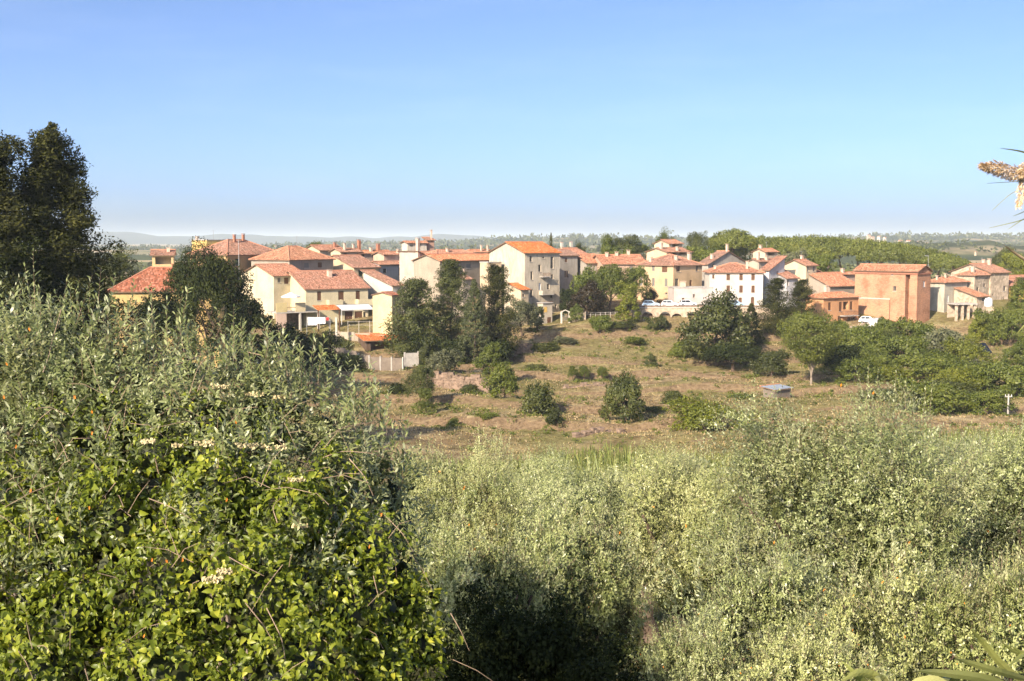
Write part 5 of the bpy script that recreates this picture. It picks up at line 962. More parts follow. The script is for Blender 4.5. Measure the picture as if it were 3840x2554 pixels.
for (x, y0, y1, D_, lb) in ((3479, 960, 1010, 300, 'tall green lamp post rising behind the chapel roof'), (897, 893, 1005, 262, 'thin metal flagpole in front of the ochre house')):
    a_, b_ = P(x, y1 + 40, D_), P(x, y0, D_); t = empty('lamp_post' if x > 2000 else 'flagpole', a_); tag(t, lb, 'pole'); MB().tube([(0, 0, -3), (0, 0, b_.z - a_.z)], [0.08, 0.05], 6).build('shaft', M['metal'], t)
    if x > 2000: MB().box(-0.9, -0.12, b_.z - a_.z - 0.02, 0.05, 0.12, b_.z - a_.z + 0.12).build('lamp_head', M['metal'], t)
# cars
def car(label, px, py, D, yaw, color, van=False, z=None):
    p = P(px, py, D); t = empty('parked_van' if van else 'parked_car', (p.x, p.y, z if z is not None else p.z), yaw); tag(t, label, 'van' if van else 'car', 'cars parked in the town'); L, Wd = (4.4, 1.85) if van else (3.9, 1.68)
    pm = plain('car_paint', color, 0.3, 0.03, 2, 0.1, 0.5)
    pr = [(-0.5, 0.34), (-0.5, 0.62), (-0.46, 0.92), (-0.36, 1.42), (-0.30, 1.48), (0.04, 1.48), (0.10, 1.44), (0.26, 0.98), (0.44, 0.86), (0.5, 0.66), (0.5, 0.34)] if not van else [(-0.5, 0.36), (-0.5, 1.0), (-0.48, 1.85), (-0.44, 1.95), (0.18, 1.95), (0.24, 1.9), (0.36, 1.25), (0.47, 1.05), (0.5, 0.8), (0.5, 0.36)]
    m = MB(); n = len(pr); hs = [(Wd / 2 * (1.0 if z_ < 0.95 else (0.84 if not van else 0.94))) for _, z_ in pr]
    a_ = [(x * L, -w, z_) for (x, z_), w in zip(pr, hs)]; b_ = [(x * L, w, z_) for (x, z_), w in zip(pr, hs)]
    m.v = a_ + b_; m.f = [(i, (i + 1) % n, n + (i + 1) % n, n + i) for i in range(n)][:-1] + [(n - 1, 0, n, 2 * n - 1)]
    m.f += [tuple(range(n - 1, -1, -1)), tuple(range(n, 2 * n))]
    m.build('body', pm, t)
    for s_ in (-1, 1):
        y_ = s_ * (Wd / 2 * (0.86 if not van else 0.955) + 0.02); yb = s_ * (Wd / 2 * 0.985 + 0.02); zt_, zb_ = (1.40, 0.97) if not van else (1.78, 1.2)
        for x0, x1, k0, k1 in (((-0.40, -0.17, 0.05, 0), (-0.15, 0.05, 0, 0.1)) if not van else ((0.02, 0.2, 0, 0.05),)):
            q = [(x0 * L, yb, zb_), ((x1 + k1) * L, yb, zb_), (x1 * L, y_, zt_), ((x0 + k0) * L, y_, zt_)]; MB().poly(q if s_ < 0 else q[::-1]).build('side_window', M['pane'], t)
    w1 = Wd / 2 * 0.78
    x1, z1, x0, z0 = (0.115, 1.40, 0.25, 1.0) if not van else (0.25, 1.84, 0.35, 1.3)
    MB().poly([(x0 * L + 0.03, -w1, z0), (x0 * L + 0.03, w1, z0), (x1 * L + 0.03, w1, z1), (x1 * L + 0.03, -w1, z1)]).build('windscreen', M['pane'], t)
    MB().poly([(-0.445 * L - 0.02, -w1, 0.99), (-0.375 * L - 0.03, -w1, 1.38), (-0.375 * L - 0.03, w1, 1.38), (-0.445 * L - 0.02, w1, 0.99)]).build('rear_window', M['pane'], t)
    for fx in (-0.31, 0.32):
        for s_ in (-1, 1):
            c_ = (fx * L, s_ * (Wd / 2 - 0.09), 0.31); wh = MB().tube([(c_[0], c_[1] - 0.1, c_[2]), (c_[0], c_[1] + 0.1, c_[2])], [0.31, 0.31], 16).build('wheel', M['tyre'], t)
            MB().tube([(c_[0], c_[1] + s_ * 0.1, c_[2]), (c_[0], c_[1] + s_ * 0.125, c_[2])], [0.2, 0.18], 12).build('rim', M['rim'], wh)
    for s_ in (-1, 1):
        MB().box(0.475 * L, s_ * Wd * 0.36 - 0.16, 0.66, 0.497 * L + 0.02, s_ * Wd * 0.36 + 0.16, 0.80).build('headlight', M['lamp'], t)
        MB().box(-0.5 * L - 0.02, s_ * Wd * 0.4 - 0.1, 0.72, -0.48 * L, s_ * Wd * 0.4 + 0.1, 0.9).build('tail_light', M['chimney_red'], t)
    MB().box(0.49 * L, -Wd * 0.47, 0.36, 0.515 * L, Wd * 0.47, 0.58).build('bumper', pm, t)
    return t
car('light blue hatchback parked on the terrace road beside the oleander', 2441, 1150, 265.5, R(-8), (0.42, 0.55, 0.66), z=zr_ + 0.005)
car('white hatchback parked behind the light blue car', 2512, 1150, 266, R(-12), (0.75, 0.75, 0.74), z=zr_ + 0.005)
car('white car half hidden by oak leaves before the pale annex', 2578, 1148, 268, R(5), (0.72, 0.72, 0.73), z=zr_ + 0.005)
car('blue car parked in front of the arched doors', 2758, 1158, 266.5, R(-6), (0.30, 0.42, 0.52), z=zr_ + 0.005)
# yard with vans in front of the chapel
A = P(3222, 1196, 256); yz = A.z - 1.9
t = MB().box(0, 0, -5, 7.6, 9, 0).build('yard_terrace', stucco((0.62, 0.52, 0.42)), None, (A.x, A.y, yz)); t.rotation_euler.z = R(10); tag(t, 'walled yard terrace in front of the brick chapel', 'terrace')
car('white car on the raised ledge before the brick chapel', 3256, 1187, 257.5, R(-18), (0.8, 0.8, 0.8), z=yz + 0.9)
car('white van parked before the chapel beside the wall pillar', 3290, 1215, 258.5, R(80), (0.74, 0.74, 0.73), van=True, z=yz + 0.005)
car('white van with closed back, left of the pair before the chapel', 3266, 1222, 257.5, R(84), (0.7, 0.68, 0.64), van=True, z=yz + 0.005)
ob = MB().box(-1.9, -0.8, -1.0, 1.9, 0.8, 0.89).build('stone_ledge', M['stonehouse'], None, (P(3256, 1187, 257.5).x, P(3256, 1187, 257.5).y, yz)); tag(ob, 'short stone ledge carrying the white car', 'wall')
# little houses on the far plain
rsn = random.Random(8)
far_l = ['pale farmhouse on the distant plain, leftmost of the far village', 'second far village house from the left, cream', 'tower-like far village house on the hill crest', 'far white house under the hill crest', 'far pink house below the crest village', 'far house with red roof on the plain', 'lone white farmhouse right of the far village', 'far farmhouse among trees above the stone houses', 'tiny farmhouse near the beige field at right', 'lone pale farm on the ridge behind the tall building', 'second pale farm on the ridge behind the tall building', 'tiny white house on the ridge left of the town trees']
for i, (x, y, D_, s_) in enumerate([(3270, 892, 2900, 14), (3300, 890, 2900, 16), (3256, 884, 2900, 12), (3320, 893, 2850, 14), (3375, 905, 2300, 15), (3405, 906, 2300, 16), (3445, 908, 2300, 8), (3475, 912, 2200, 8), (3660, 945, 1250, 8), (2105, 912, 2700, 10), (2140, 910, 2700, 10), (1030, 925, 2500, 9)]):
    A = P(x, y, D_); w_ = s_ * MPX(D_); h_ = w_ * 0.7; t = empty('farmhouse', (A.x, A.y, A.z - h_ * 0.4), R(rsn.uniform(20, 60))); tag(t, far_l[i], 'house', 'farmhouses on the far plain')
    MB().box(0, 0, -h_ * 2, w_, w_ * 0.7, h_ * 0.6).build('wall', stucco(PALE if i % 2 else CREAM), t); m = MB(); zt = h_ * 0.6; k = w_ * 0.35
    m.poly([(-.5, -.5, zt), (w_ + .5, -.5, zt), (w_ + .5, k, zt + h_ * .3), (-.5, k, zt + h_ * .3)]).poly([(w_ + .5, 2 * k + .5, zt), (-.5, 2 * k + .5, zt), (-.5, k, zt + h_ * .3), (w_ + .5, k, zt + h_ * .3)]).poly([(0, 0, zt), (0, k, zt + h_ * .3), (0, 2 * k, zt)]).build('roof', M['ridge'], t)
# chapel: cornice, string course and a metal pipe as parts of it
ch_ = HOUSES['massive orange brick chapel with small windows and shallow tiled roof']; Ll, Lr, H_ = ch_['Ll'], ch_['Lr'], ch_['H']
MB().box(-0.22, -0.2, H_ - 0.75, -0.003, Ll + 0.2, H_ - 0.45).box(-0.22, -0.22, H_ - 0.75, Lr + 0.2, -0.003, H_ - 0.45).build('cornice', M['chimney_red'], ch_['t'])
MB().box(-0.10, Ll * 0.42, H_ * 0.55, -0.003, Ll, H_ * 0.56 + 0.1).build('string_course', M['stone_sill'], ch_['t'])
MB().box(-0.12, Ll * 0.42 - 0.06, 2.0, -0.01, Ll * 0.42 + 0.06, H_ * 0.55).build('downpipe', M['rust'], ch_['t'])
MB().box(-0.10, 0.15, H_ * 0.14, -0.003, Ll, H_ * 0.15).build('plinth_band', M['chimney_red'], ch_['t'])
# rough scrub and weeds over the slope
rs = np.random.RandomState(77); n = 2200; Dg = rs.uniform(146, 256, n); xg = rs.uniform(1150, 3900, n); X = (xg - CX) / FPX * Dg; keep = rough(X * 2.2, Dg * 2.2) + rs.normal(0, 0.5, n) > 0.35; X, Dg = X[keep], Dg[keep]
sk = [(x + w_ * rs.uniform(0.25, 0.75) * math.cos(a_), y + w_ * rs.uniform(0.25, 0.75) * math.sin(a_)) for x, y, w_ in PLANTS if 145 < y < 256 and w_ < 14 for a_ in rs.uniform(0, 6.28, 10)]
X, Dg = np.append(X, [q[0] for q in sk]), np.append(Dg, [q[1] for q in sk])
C = np.stack([X, Dg, ground_np(X, Dg) + 0.12], 1); V, F = clumps_np(rs, C, rs.uniform(0.2, 1.0, len(C)) ** 1.5 + 0.1, 46, 0.26, flat=0.55, form=0)
o = link('field_weeds', mesh_np('field_weeds', V, F, M['leaf_mid'])); tag(o, 'low scrubby weeds dotted over the dry slope', 'weeds', kind='stuff')
# dry grass tufts over the field: nobody could count them
rs = np.random.RandomState(21); n = 48000
Dg = rs.uniform(140, 262, n); xg = rs.uniform(1100, 3900, n); X = (xg - CX) / FPX * Dg; Z = ground_np(X, Dg)
keep = rough(X * 3, Dg * 3) > -0.35; X, Dg, Z = X[keep], Dg[keep], Z[keep]; n = len(X)
d = np.stack([rs.normal(0, .35, n), rs.normal(0, .35, n), np.ones(n)], 1); ln = rs.uniform(0.08, 0.3, n)
V, F = leaves_np(np.stack([X, Dg, Z - 0.03], 1), d, unit(rs, n), ln, rs.uniform(0.06, 0.2, n), [(0, -.3, 0), (0, .3, 0), (1, .5, 0.1), (1, -.5, -0.1)], [(0, 1, 2, 3)])
link('dry_grass', mesh_np('dry_grass', V, F, M['straw'])); tag(bpy.data.objects['dry_grass'], 'dry straw-coloured grass tufts over the field', 'grass', kind='stuff')
# ------------------------------------------------------------------ foreground: olive trees, climbing vine, reeds
LEAF4 = ([(0, 0, 0), (0.35, -0.5, 0.03), (0.35, 0.5, 0.03), (0.72, -0.42, 0.01), (0.72, 0.42, 0.01), (1, 0, -0.05)], [(0, 1, 2), (1, 3, 2), (2, 3, 4), (3, 5, 4)])
HEART = ([(0, 0, 0), (0.5, 0, -0.10), (1.0, 0, -0.42), (-0.05, -0.26, 0.05), (0.22, -0.50, 0.12), (0.58, -0.38, -0.04), (-0.05, 0.26, 0.05), (0.22, 0.50, 0.12), (0.58, 0.38, -0.04)],
         [(0, 3, 4), (0, 4, 1), (1, 4, 5), (1, 5, 2), (0, 7, 6), (0, 1, 7), (1, 8, 7), (1, 2, 8)])
def shoots(rs, base, dirn, length, nl, leaf, wid, spread=0.75, tw=None, up=0.35, face=None, fw=0.7):
    """olive shoots: leaves in opposite pairs up a curved stem. Returns leaf arrays and stem quads"""
    n = len(base); k = nl; tt = np.linspace(0.12, 1.0, k)
    dirn = dirn / np.linalg.norm(dirn, axis=1, keepdims=True); bend = np.array([0, 0, 1.0]) * up + rs.normal(0, 0.18, (n, 3))
    P_ = base[:, None] + (dirn[:, None] * tt[None, :, None] + bend[:, None] * (tt[None, :, None] ** 2) * 0.45) * length[:, None, None]
    T_ = dirn[:, None] + bend[:, None] * tt[None, :, None] * 0.9; T_ = T_ / np.linalg.norm(T_, axis=2, keepdims=True)
    side = np.cross(T_, unit(rs, n)[:, None]); side /= np.linalg.norm(side, axis=2, keepdims=True) + 1e-9; oth = np.cross(T_, side)
    ph = (np.arange(k) // 2 * (math.pi / 2)) + (np.arange(k) % 2) * math.pi
    out = side * np.cos(ph)[None, :, None] + oth * np.sin(ph)[None, :, None]; out = out + rs.normal(0, 0.25, out.shape)
    d = T_ * ((0.75 - 0.1 * spread) if tw is None else tw) + out * spread; nn = T_ * 0.8 - out * 0.5 + (np.array(SUN_DIR) * 0.7 if face is None else face[:, None] * fw) + rs.normal(0, 0.3, out.shape)
    ln = leaf * rs.uniform(0.55, 1.3, (n, k)) * (1 - 0.35 * tt[None] ** 3)
    stem = [base, base + (dirn * 0.5 + bend * 0.45 * 0.25) * length[:, None], base + (dirn + bend * 0.45) * length[:, None]]
    return P_.reshape(-1, 3), d.reshape(-1, 3), nn.reshape(-1, 3), ln.reshape(-1), ln.reshape(-1) * wid, stem
def stems_np(st, r):
    """thin three-sided stems through three rows of points"""
    V, F = [], []; n = len(st[0]); off = np.array([(1, 0, 0), (-0.5, 0.8, 0.3), (-0.5, -0.8, -0.3)])
    for j, rr in enumerate((r, r * 0.8, r * 0.35)): V.append((st[j][:, None] + off[None] * rr).reshape(-1, 3))
    V = np.concatenate(V); i = np.arange(n) * 3
    for lv in (0, 1):
        for s in range(3): F.append(np.stack([lv * 3 * n + i + s, lv * 3 * n + i + (s + 1) % 3, (lv + 1) * 3 * n + i + (s + 1) % 3, (lv + 1) * 3 * n + i + s], 1))
    return V, np.concatenate(F)
def lumpnoise(p, f):
    return np.sin(p[:, 0] * f + 1.7 * np.sin(p[:, 1] * f * 0.8)) + np.sin(p[:, 1] * f * 1.1 + 1.3 * np.sin(p[:, 2] * f)) + np.sin(p[:, 2] * f * 0.9 + 1.9 * np.sin(p[:, 0] * f * 0.7 + 1))
def core_np(c, r, rs, nu=14, nv=9):
    """solid lumpy core added inside foliage so the gaps read dark"""
    th = np.linspace(0, 2 * math.pi, nu, endpoint=False); ph = np.linspace(0.02, math.pi - 0.02, nv); T_, Q_ = np.meshgrid(th, ph)
    V = np.stack([np.sin(Q_) * np.cos(T_), np.sin(Q_) * np.sin(T_), np.cos(Q_)], 2).reshape(-1, 3); V = c + V * np.asarray(r) * rs.uniform(0.82, 1.12, (len(V), 1))
    i = (np.arange(nv - 1)[:, None] * nu + np.arange(nu)[None, :]).ravel(); j = (np.arange(nv - 1)[:, None] * nu + (np.arange(nu)[None, :] + 1) % nu).ravel()
    return V, np.stack([i, i + nu, j + nu, j], 1)
# --- olive trees of the grove on the right: three crowns shared by all of them
def olive_crown(seed, nsh, leaf, near=False, nl=34, gp=-0.3):
    rs = np.random.RandomState(seed); u = unit(rs, nl); u[:, 2] = np.where(u[:, 2] < -0.25, -u[:, 2], u[:, 2])
    Cl = u * np.array([0.80, 0.80, 0.74]) * rs.uniform(0.62, 1.0, (nl, 1)); rl = rs.uniform(0.13, 0.27, nl)
    ci = rs.randint(0, nl, nsh); v = unit(rs, nsh); v[:, 2] += 0.15; v /= np.linalg.norm(v, axis=1, keepdims=True); o_ = Cl[ci] + v * rl[ci][:, None] * rs.uniform(0.5, 1, (nsh, 1)) ** 0.4
    gap = lumpnoise(o_, 5.2) < gp; o_ = np.where(gap[:, None], o_ * 0.66, o_)
    dr = v * 0.9 + Cl[ci] * 0.5 + np.array([0, 0, 0.05]) + rs.normal(0, 0.6, (nsh, 3))
    p, d, n, ln, wd, st = shoots(rs, o_, dr, rs.uniform(0.08, 0.18, nsh), 13, leaf * 0.86, 0.40, 1.1, 0.45, 0.1, v * 0.7 + Cl[ci] * 0.7 + np.array(SUN_DIR) * 0.5, 1.3)
    V, F = leaves_np(p, d, n, ln, wd, *DIAMOND)
    tw = stems_np([q[::3] for q in st], 0.0026 if near else 0.0008)
    # long bare water shoots sticking out of the top
    m = 14; a = rs.uniform(0, 6.28, m); rr = np.sqrt(rs.uniform(0, 1, m)) * 0.75; b_ = np.stack([rr * np.cos(a), rr * np.sin(a), 0.74 * np.sqrt(1 - (rr / 0.95) ** 2)], 1)
    p, d, n, ln, wd, st2 = shoots(rs, b_, np.stack([rs.normal(0, .25, m), rs.normal(0, .25, m), np.ones(m)], 1), rs.uniform(0.12, 0.24, m), 26, leaf, 0.32, 0.7)
    V2, F2 = leaves_np(p, d, n, ln, wd, *DIAMOND); V, F = np.concatenate([V, V2]), np.concatenate([F, F2 + len(V)])
    t2 = stems_np(st2, 0.0012); TV, TF = np.concatenate([tw[0], t2[0]]), np.concatenate([tw[1], t2[1] + len(tw[0])])
    # dark inner leaves and an added solid core, painting shade into the gaps
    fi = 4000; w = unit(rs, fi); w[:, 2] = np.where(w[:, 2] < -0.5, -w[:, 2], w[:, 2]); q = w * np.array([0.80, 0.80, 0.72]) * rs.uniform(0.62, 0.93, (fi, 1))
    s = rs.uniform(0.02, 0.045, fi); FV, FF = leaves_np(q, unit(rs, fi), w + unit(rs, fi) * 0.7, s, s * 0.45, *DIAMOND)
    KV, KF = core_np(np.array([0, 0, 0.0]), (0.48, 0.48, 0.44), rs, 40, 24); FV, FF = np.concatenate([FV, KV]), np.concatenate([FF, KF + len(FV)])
    return mesh_np('crown', V, F, M['leaf_olive']), mesh_np('twigs', TV, TF, M['twig']), mesh_np('inner_leaves_and_core', FV, FF, M['leaf_shade_fill'])
OC = [olive_crown(41, 4700, 0.032)]
OCB = [olive_crown(61, 9500, 0.025, False, 62, -0.25)]          # the large tree in the middle distance
OCF = [olive_crown(51 + i, 4000, lf, True, 34, 0.2) for i, lf in enumerate((0.043,))]          # larger leaves for the nearest trees
def olive_trunk(seed):
    rs = random.Random(seed); m = MB(); pts = [Vector((rs.uniform(-.05, .05), rs.uniform(-.05, .05), -1.9 + 0.28 * i)) for i in range(5)]; m.tube(pts, [0.13, 0.10, 0.085, 0.08, 0.085], 9)
    for j in range(6):
        a = 6.28 * j / 6 + rs.uniform(-.4, .4); e = Vector((math.cos(a) * 0.6, math.sin(a) * 0.6, rs.uniform(0.0, 0.4))); m.tube([pts[-1], pts[-1].lerp(e, 0.45) + Vector((0, 0, 0.12)), e], [0.06, 0.035, 0.012], 6)
    return m.mesh('trunk', M['bark'])
OT = [olive_trunk(i) for i in range(3)]
rsO = random.Random(77)
def withered(parent, n, rx, seed, mat, name, leaf, nmin=0.55):
    rs = np.random.RandomState(seed); w = unit(rs, n); w[:, 2] = np.abs(w[:, 2]); q = w * np.array([0.93, 0.93, 0.84]); s = leaf * rs.uniform(0.7, 1.3, n)
    V, F = leaves_np(q, unit(rs, n), w + unit(rs, n) * 0.4, s, s * 0.55, *DIAMOND)
    o = link(name, mesh_np(name, V, F, mat), parent); o['kind'] = 'stuff'; return o
def olive_tree(label, px, py, D, r, rz, var, fine=False, orange=0):
    """px, py = top of the crown in the picture"""
    p = P(px, py, D); c = Vector((p.x, p.y, p.z - rz * 0.84)); t = empty('olive_tree', c, rsO.uniform(0, 6.28)); t.scale = (r, r, rz); tag(t, label, 'tree', 'olive trees in the foreground grove')
    src = OCB if fine == 2 else OCF if fine else OC; cr_, tw, fl = src[var % len(src)]
    link('crown', cr_, t)
    if fine: link('twigs', tw, t)['kind'] = 'stuff'
    link('inner_leaves_and_core', fl, t)['kind'] = 'stuff'
    tk = link('trunk', OT[var % 3], t); g = ground(c.x, c.y); need = (c.z - g) / rz; tk.scale = (1, 1, max(0.4, (need + 0.2) / 1.9))
    if orange: withered(t, orange, r, var * 3 + 5, M['orange_leaf'], 'orange_blossom', 0.022)
    return t
olive_tree('largest silvery olive of the grove, its dome highest against the field', 3170, 1455, 16.5, 2.4, 2.7, 0, 2, orange=14)
olive_tree('big olive dome cut off by the right picture edge', 3900, 1590, 17.5, 1.9, 2.3, 1, 2, orange=20)
olive_tree('rounded olive left of the largest one, below the yellow-green thicket', 2590, 1660, 19.5, 1.75, 2.2, 2, 2, orange=6)
olive_tree('pale rounded olive at the left end of the grove, below the dry field', 1745, 1645, 19, 1.45, 2.1, 1, 2, orange=8)
olive_tree('olive in the second row, middle of the grove, before the canes', 2190, 1715, 24, 1.9, 2.2, 0)
olive_tree('far olive with a flat top behind the middle of the grove', 2440, 1690, 33, 2.4, 2.2, 2)
olive_tree('far olive behind the dip right of the largest dome', 3520, 1630, 30, 2.2, 2.3, 2)
olive_tree('far small olive left of the middle, just below the field edge', 1990, 1695, 32, 1.7, 2.0, 1)
olive_tree('lower olive above the dark hollow', 2180, 1900, 14.8, 1.2, 1.7, 2, True, orange=10)
olive_tree('near olive with dark gaps and bare twigs below the largest dome', 2850, 2040, 12, 1.05, 1.5, 0, True, orange=30)
olive_tree('near olive before the right side of the largest dome', 3400, 2060, 11.8, 1.05, 1.5, 1, True, orange=34)
olive_tree('near olive beside the reed leaves, bottom right', 3840, 2080, 11.4, 1.0, 1.5, 0, True, orange=34)
olive_tree('low near olive with bare grey twigs at the bottom, left of the reeds', 3080, 2340, 9.8, 0.8, 1.1, 1, True, orange=24)
olive_tree('low near olive at the right edge of the dark hollow', 2620, 2330, 10.4, 0.7, 1.1, 1, True, orange=20)
olive_tree('shaded olive just right of the vine, above the shade-toned brambles', 1800, 1960, 13.5, 1.0, 1.5, 0, True, orange=14)
for i, (x, y, D_, w_, h_, lb) in enumerate(((2060, 2720, 11.5, 680, 500, 'bramble bush filling the hollow at the bottom, leaves darkened as painted shade'), (2340, 2780, 10.5, 560, 400, 'low bramble with painted-in shade at the bottom edge, right of the hollow'), (1800, 2640, 11.0, 460, 430, 'bramble with shade in its leaf colour, between the vine and the hollow'))):  # brambles added with dark leaves to paint the deep shade of the hollow
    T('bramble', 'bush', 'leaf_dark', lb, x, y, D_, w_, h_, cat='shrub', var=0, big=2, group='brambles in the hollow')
# --- close growth on the left: olive boughs above, climbing vine below. Lumps: picture point, distance, radius
def lump_pts(L): return np.array([tuple(P(x, y, D)) for x, y, D, r in L]), np.array([r * MPX(D) for x, y, D, r in L])
def split_parts(root, pos, d, n, ln, wd, tmpl, mat, name, rest_name, count, minz=None):
    """the leaves that show largest become objects of their own, the rest one part"""
    dd, yy, nn = frames(d, n); view = pos / np.linalg.norm(pos, axis=1, keepdims=True); dist = np.linalg.norm(pos, axis=1)
    u = CX + FPX * pos[:, 0] / (pos[:, 1] * cp - pos[:, 2] * sp); v = CY - FPX * (pos[:, 2] * cp + pos[:, 1] * sp) / (pos[:, 1] * cp - pos[:, 2] * sp)
    score = np.abs((nn * view).sum(1)) * ln * wd / dist ** 2 * ((u > 10) & (u < 3830) & (v > 10) & (v < 2540))
    # how deep inside the mass a leaf sits: leaves nearer the camera along their own line of sight show most
    cell = (np.floor(u / 60).astype(int) * 1000 + np.floor(v / 60).astype(int)); best = {}
    for i in np.argsort(dist)[:]:
        if score[i] > 0: best.setdefault(cell[i], []).append(i)
    front = [j for q in best.values() for j in q[:2]]; front = sorted(front, key=lambda j: -score[j])[:count]
    mask = np.ones(len(pos), bool); mask[front] = False
    V, F = leaves_np(pos[mask], d[mask], n[mask], ln[mask], wd[mask], *tmpl); loc0 = np.array(root.location)
    o = link(rest_name, mesh_np(rest_name, V - loc0, F, mat), root); o['kind'] = 'stuff'
    me = mesh_np(name, np.array(tmpl[0]), np.array(tmpl[1]), mat)
    for j in front:
        o = link(name, me, root); L_, W_ = ln[j], wd[j]
        o.matrix_basis = Matrix(((dd[j, 0] * L_, yy[j, 0] * W_, nn[j, 0] * L_, pos[j, 0] - loc0[0]), (dd[j, 1] * L_, yy[j, 1] * W_, nn[j, 1] * L_, pos[j, 1] - loc0[1]), (dd[j, 2] * L_, yy[j, 2] * W_, nn[j, 2] * L_, pos[j, 2] - loc0[2]), (0, 0, 0, 1)))
rs = np.random.RandomState(101)
OLV = [(110, 1310, 8.4, 130), (300, 1310, 8.2, 140), (480, 1390, 8.2, 100), (30, 1450, 7.8, 220), (250, 1480, 7.8, 230), (500, 1490, 8, 190), (680, 1370, 8.3, 90), (740, 1540, 8, 200), (930, 1440, 8.4, 120), (1080, 1480, 8.5, 110), (960, 1600, 8, 220), (1190, 1620, 8.2, 190), (1350, 1740, 8.2, 160), (1450, 1850, 8.2, 120), (1240, 1850, 7.7, 230), (850, 1780, 7.6, 250), (380, 1720, 7.5, 260), (60, 1750, 7.3, 280), (620, 1650, 7.6, 220), (1480, 2000, 8, 120), (1080, 1990, 7.4, 220), (-150, 1400, 8, 260), (-150, 1800, 7.5, 260)]
OLV += [(1150, 2150, 6.3, 150), (700, 2050, 6.3, 130), (250, 2050, 6.3, 160), (900, 2130, 6.0, 90), (60, 2250, 6.1, 160), (1500, 2150, 7.0, 130), (450, 1850, 6.9, 160), (900, 1800, 6.9, 160), (150, 1900, 6.8, 160), (1250, 2000, 6.8, 130)]
C_, R_ = lump_pts(OLV); root = empty('olive_tree', (-2.3, 8.6, ground(-2.3, 8.6))); tag(root, 'close olive at the left, upright shoots rising above the town edge', 'tree', 'olive trees in the foreground grove')
wgt = R_ ** 2 / (R_ ** 2).sum(); ns = 3000; ci = rs.choice(len(C_), ns, p=wgt); v = unit(rs, ns); v[:, 2] += 0.2
o_ = C_[ci] + v * (R_[ci] * rs.uniform(0.25, 1, ns) ** 0.5)[:, None]; gap = lumpnoise(o_, 11) < -0.5; o_ = np.where(gap[:, None], C_[ci] + (o_ - C_[ci]) * 0.65 + np.array([0, 0.1, 0]), o_)
dr = v * 0.7 + np.array([0, -0.15, 0.4]) + rs.normal(0, 0.5, (ns, 3))
A1 = shoots(rs, o_, dr, rs.uniform(0.12, 0.27, ns), 15, 0.052, 0.28, 0.9, face=v + np.array(SUN_DIR) * 0.3, fw=0.9)
tops = [(60, 1170), (110, 1130), (200, 1150), (270, 1180), (370, 1140), (140, 1190), (330, 1200), (455, 1180), (560, 1240), (650, 1240), (700, 1250), (750, 1270), (610, 1260), (870, 1300), (900, 1290), (930, 1310), (980, 1300), (1010, 1320), (1100, 1340), (1170, 1370), (1060, 1340), (1310, 1510), (1340, 1500), (1380, 1500), (1420, 1500), (1330, 1540), (1440, 1560), (1500, 1720), (1520, 1780), (10, 1210), (840, 1330), (1140, 1380)]
tb = np.array([tuple(P(x + rs.uniform(-25, 25), y + 70, rs.uniform(7.8, 8.6))) for x, y in tops for _ in range(3)]); m = len(tb)
td = np.stack([rs.normal(0.03, .18, m), rs.normal(0, .2, m), np.ones(m)], 1)
A2 = shoots(rs, tb, td, rs.uniform(0.16, 0.36, m), 18, 0.060, 0.26, 0.65)
pos, d, n, ln, wd = [np.concatenate([A1[i], A2[i]]) for i in range(5)]
split_parts(root, pos, d, n, ln, wd, LEAF4, M['leaf_olive_near'], 'leaf', 'foliage', 300)
l0 = np.array(root.location)
V1, F1 = stems_np([q[::3] for q in A1[5]], 0.0016); V2, F2 = stems_np(A2[5], 0.0022); o = link('twigs', mesh_np('twigs', np.concatenate([V1, V2]) - l0, np.concatenate([F1, F2 + len(V1)]), M['twig']), root); o['kind'] = 'stuff'
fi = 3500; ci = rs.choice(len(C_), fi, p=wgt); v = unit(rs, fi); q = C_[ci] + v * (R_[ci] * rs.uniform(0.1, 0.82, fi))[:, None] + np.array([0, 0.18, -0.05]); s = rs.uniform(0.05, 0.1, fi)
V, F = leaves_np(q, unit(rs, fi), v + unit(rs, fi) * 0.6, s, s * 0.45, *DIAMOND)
KS = [core_np(c + np.array([0, 0.2, -0.08]), (r * 0.46,) * 3, rs) for c, r in zip(C_, R_)]  # added solid cores block light; dark colour paints shade between the leaves
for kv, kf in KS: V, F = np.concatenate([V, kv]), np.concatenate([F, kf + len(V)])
o = link('inner_leaves_and_core', mesh_np('inner_leaves_and_core', V - l0, F, M['leaf_shade_fill']), root); o['kind'] = 'stuff'
def boughs(root, L, seed, n, r0, mat, name, foot):
    """boughs from the foot of the plant out to its lumps"""
    rs = random.Random(seed); m = MB(); l0 = root.location; C_, R_ = L
    for k in range(n):
        e = Vector(C_[k % len(C_)]) + Vector((rs.uniform(-.1, .1), rs.uniform(-.1, .1), 0)); f = Vector(foot) + Vector((rs.uniform(-.2, .2), rs.uniform(-.2, .2), 0)); mid = f.lerp(e, 0.5) + Vector((rs.uniform(-.2, .2), 0.3, 0.2))
        m.tube([f - l0, mid - l0, e - l0], [r0, r0 * 0.55, r0 * 0.2], 6)
    return m.build(name, mat, root)
boughs(root, (C_, R_), 4, len(C_), 0.035, M['bark_pale'], 'boughs', tuple(root.location))
MB().tube([(0, 0, -0.4), (0.05, 0, 0.3), (0, 0.05, 1.0)], [0.22, 0.17, 0.13], 10).build('trunk', M['bark_pale'], root)
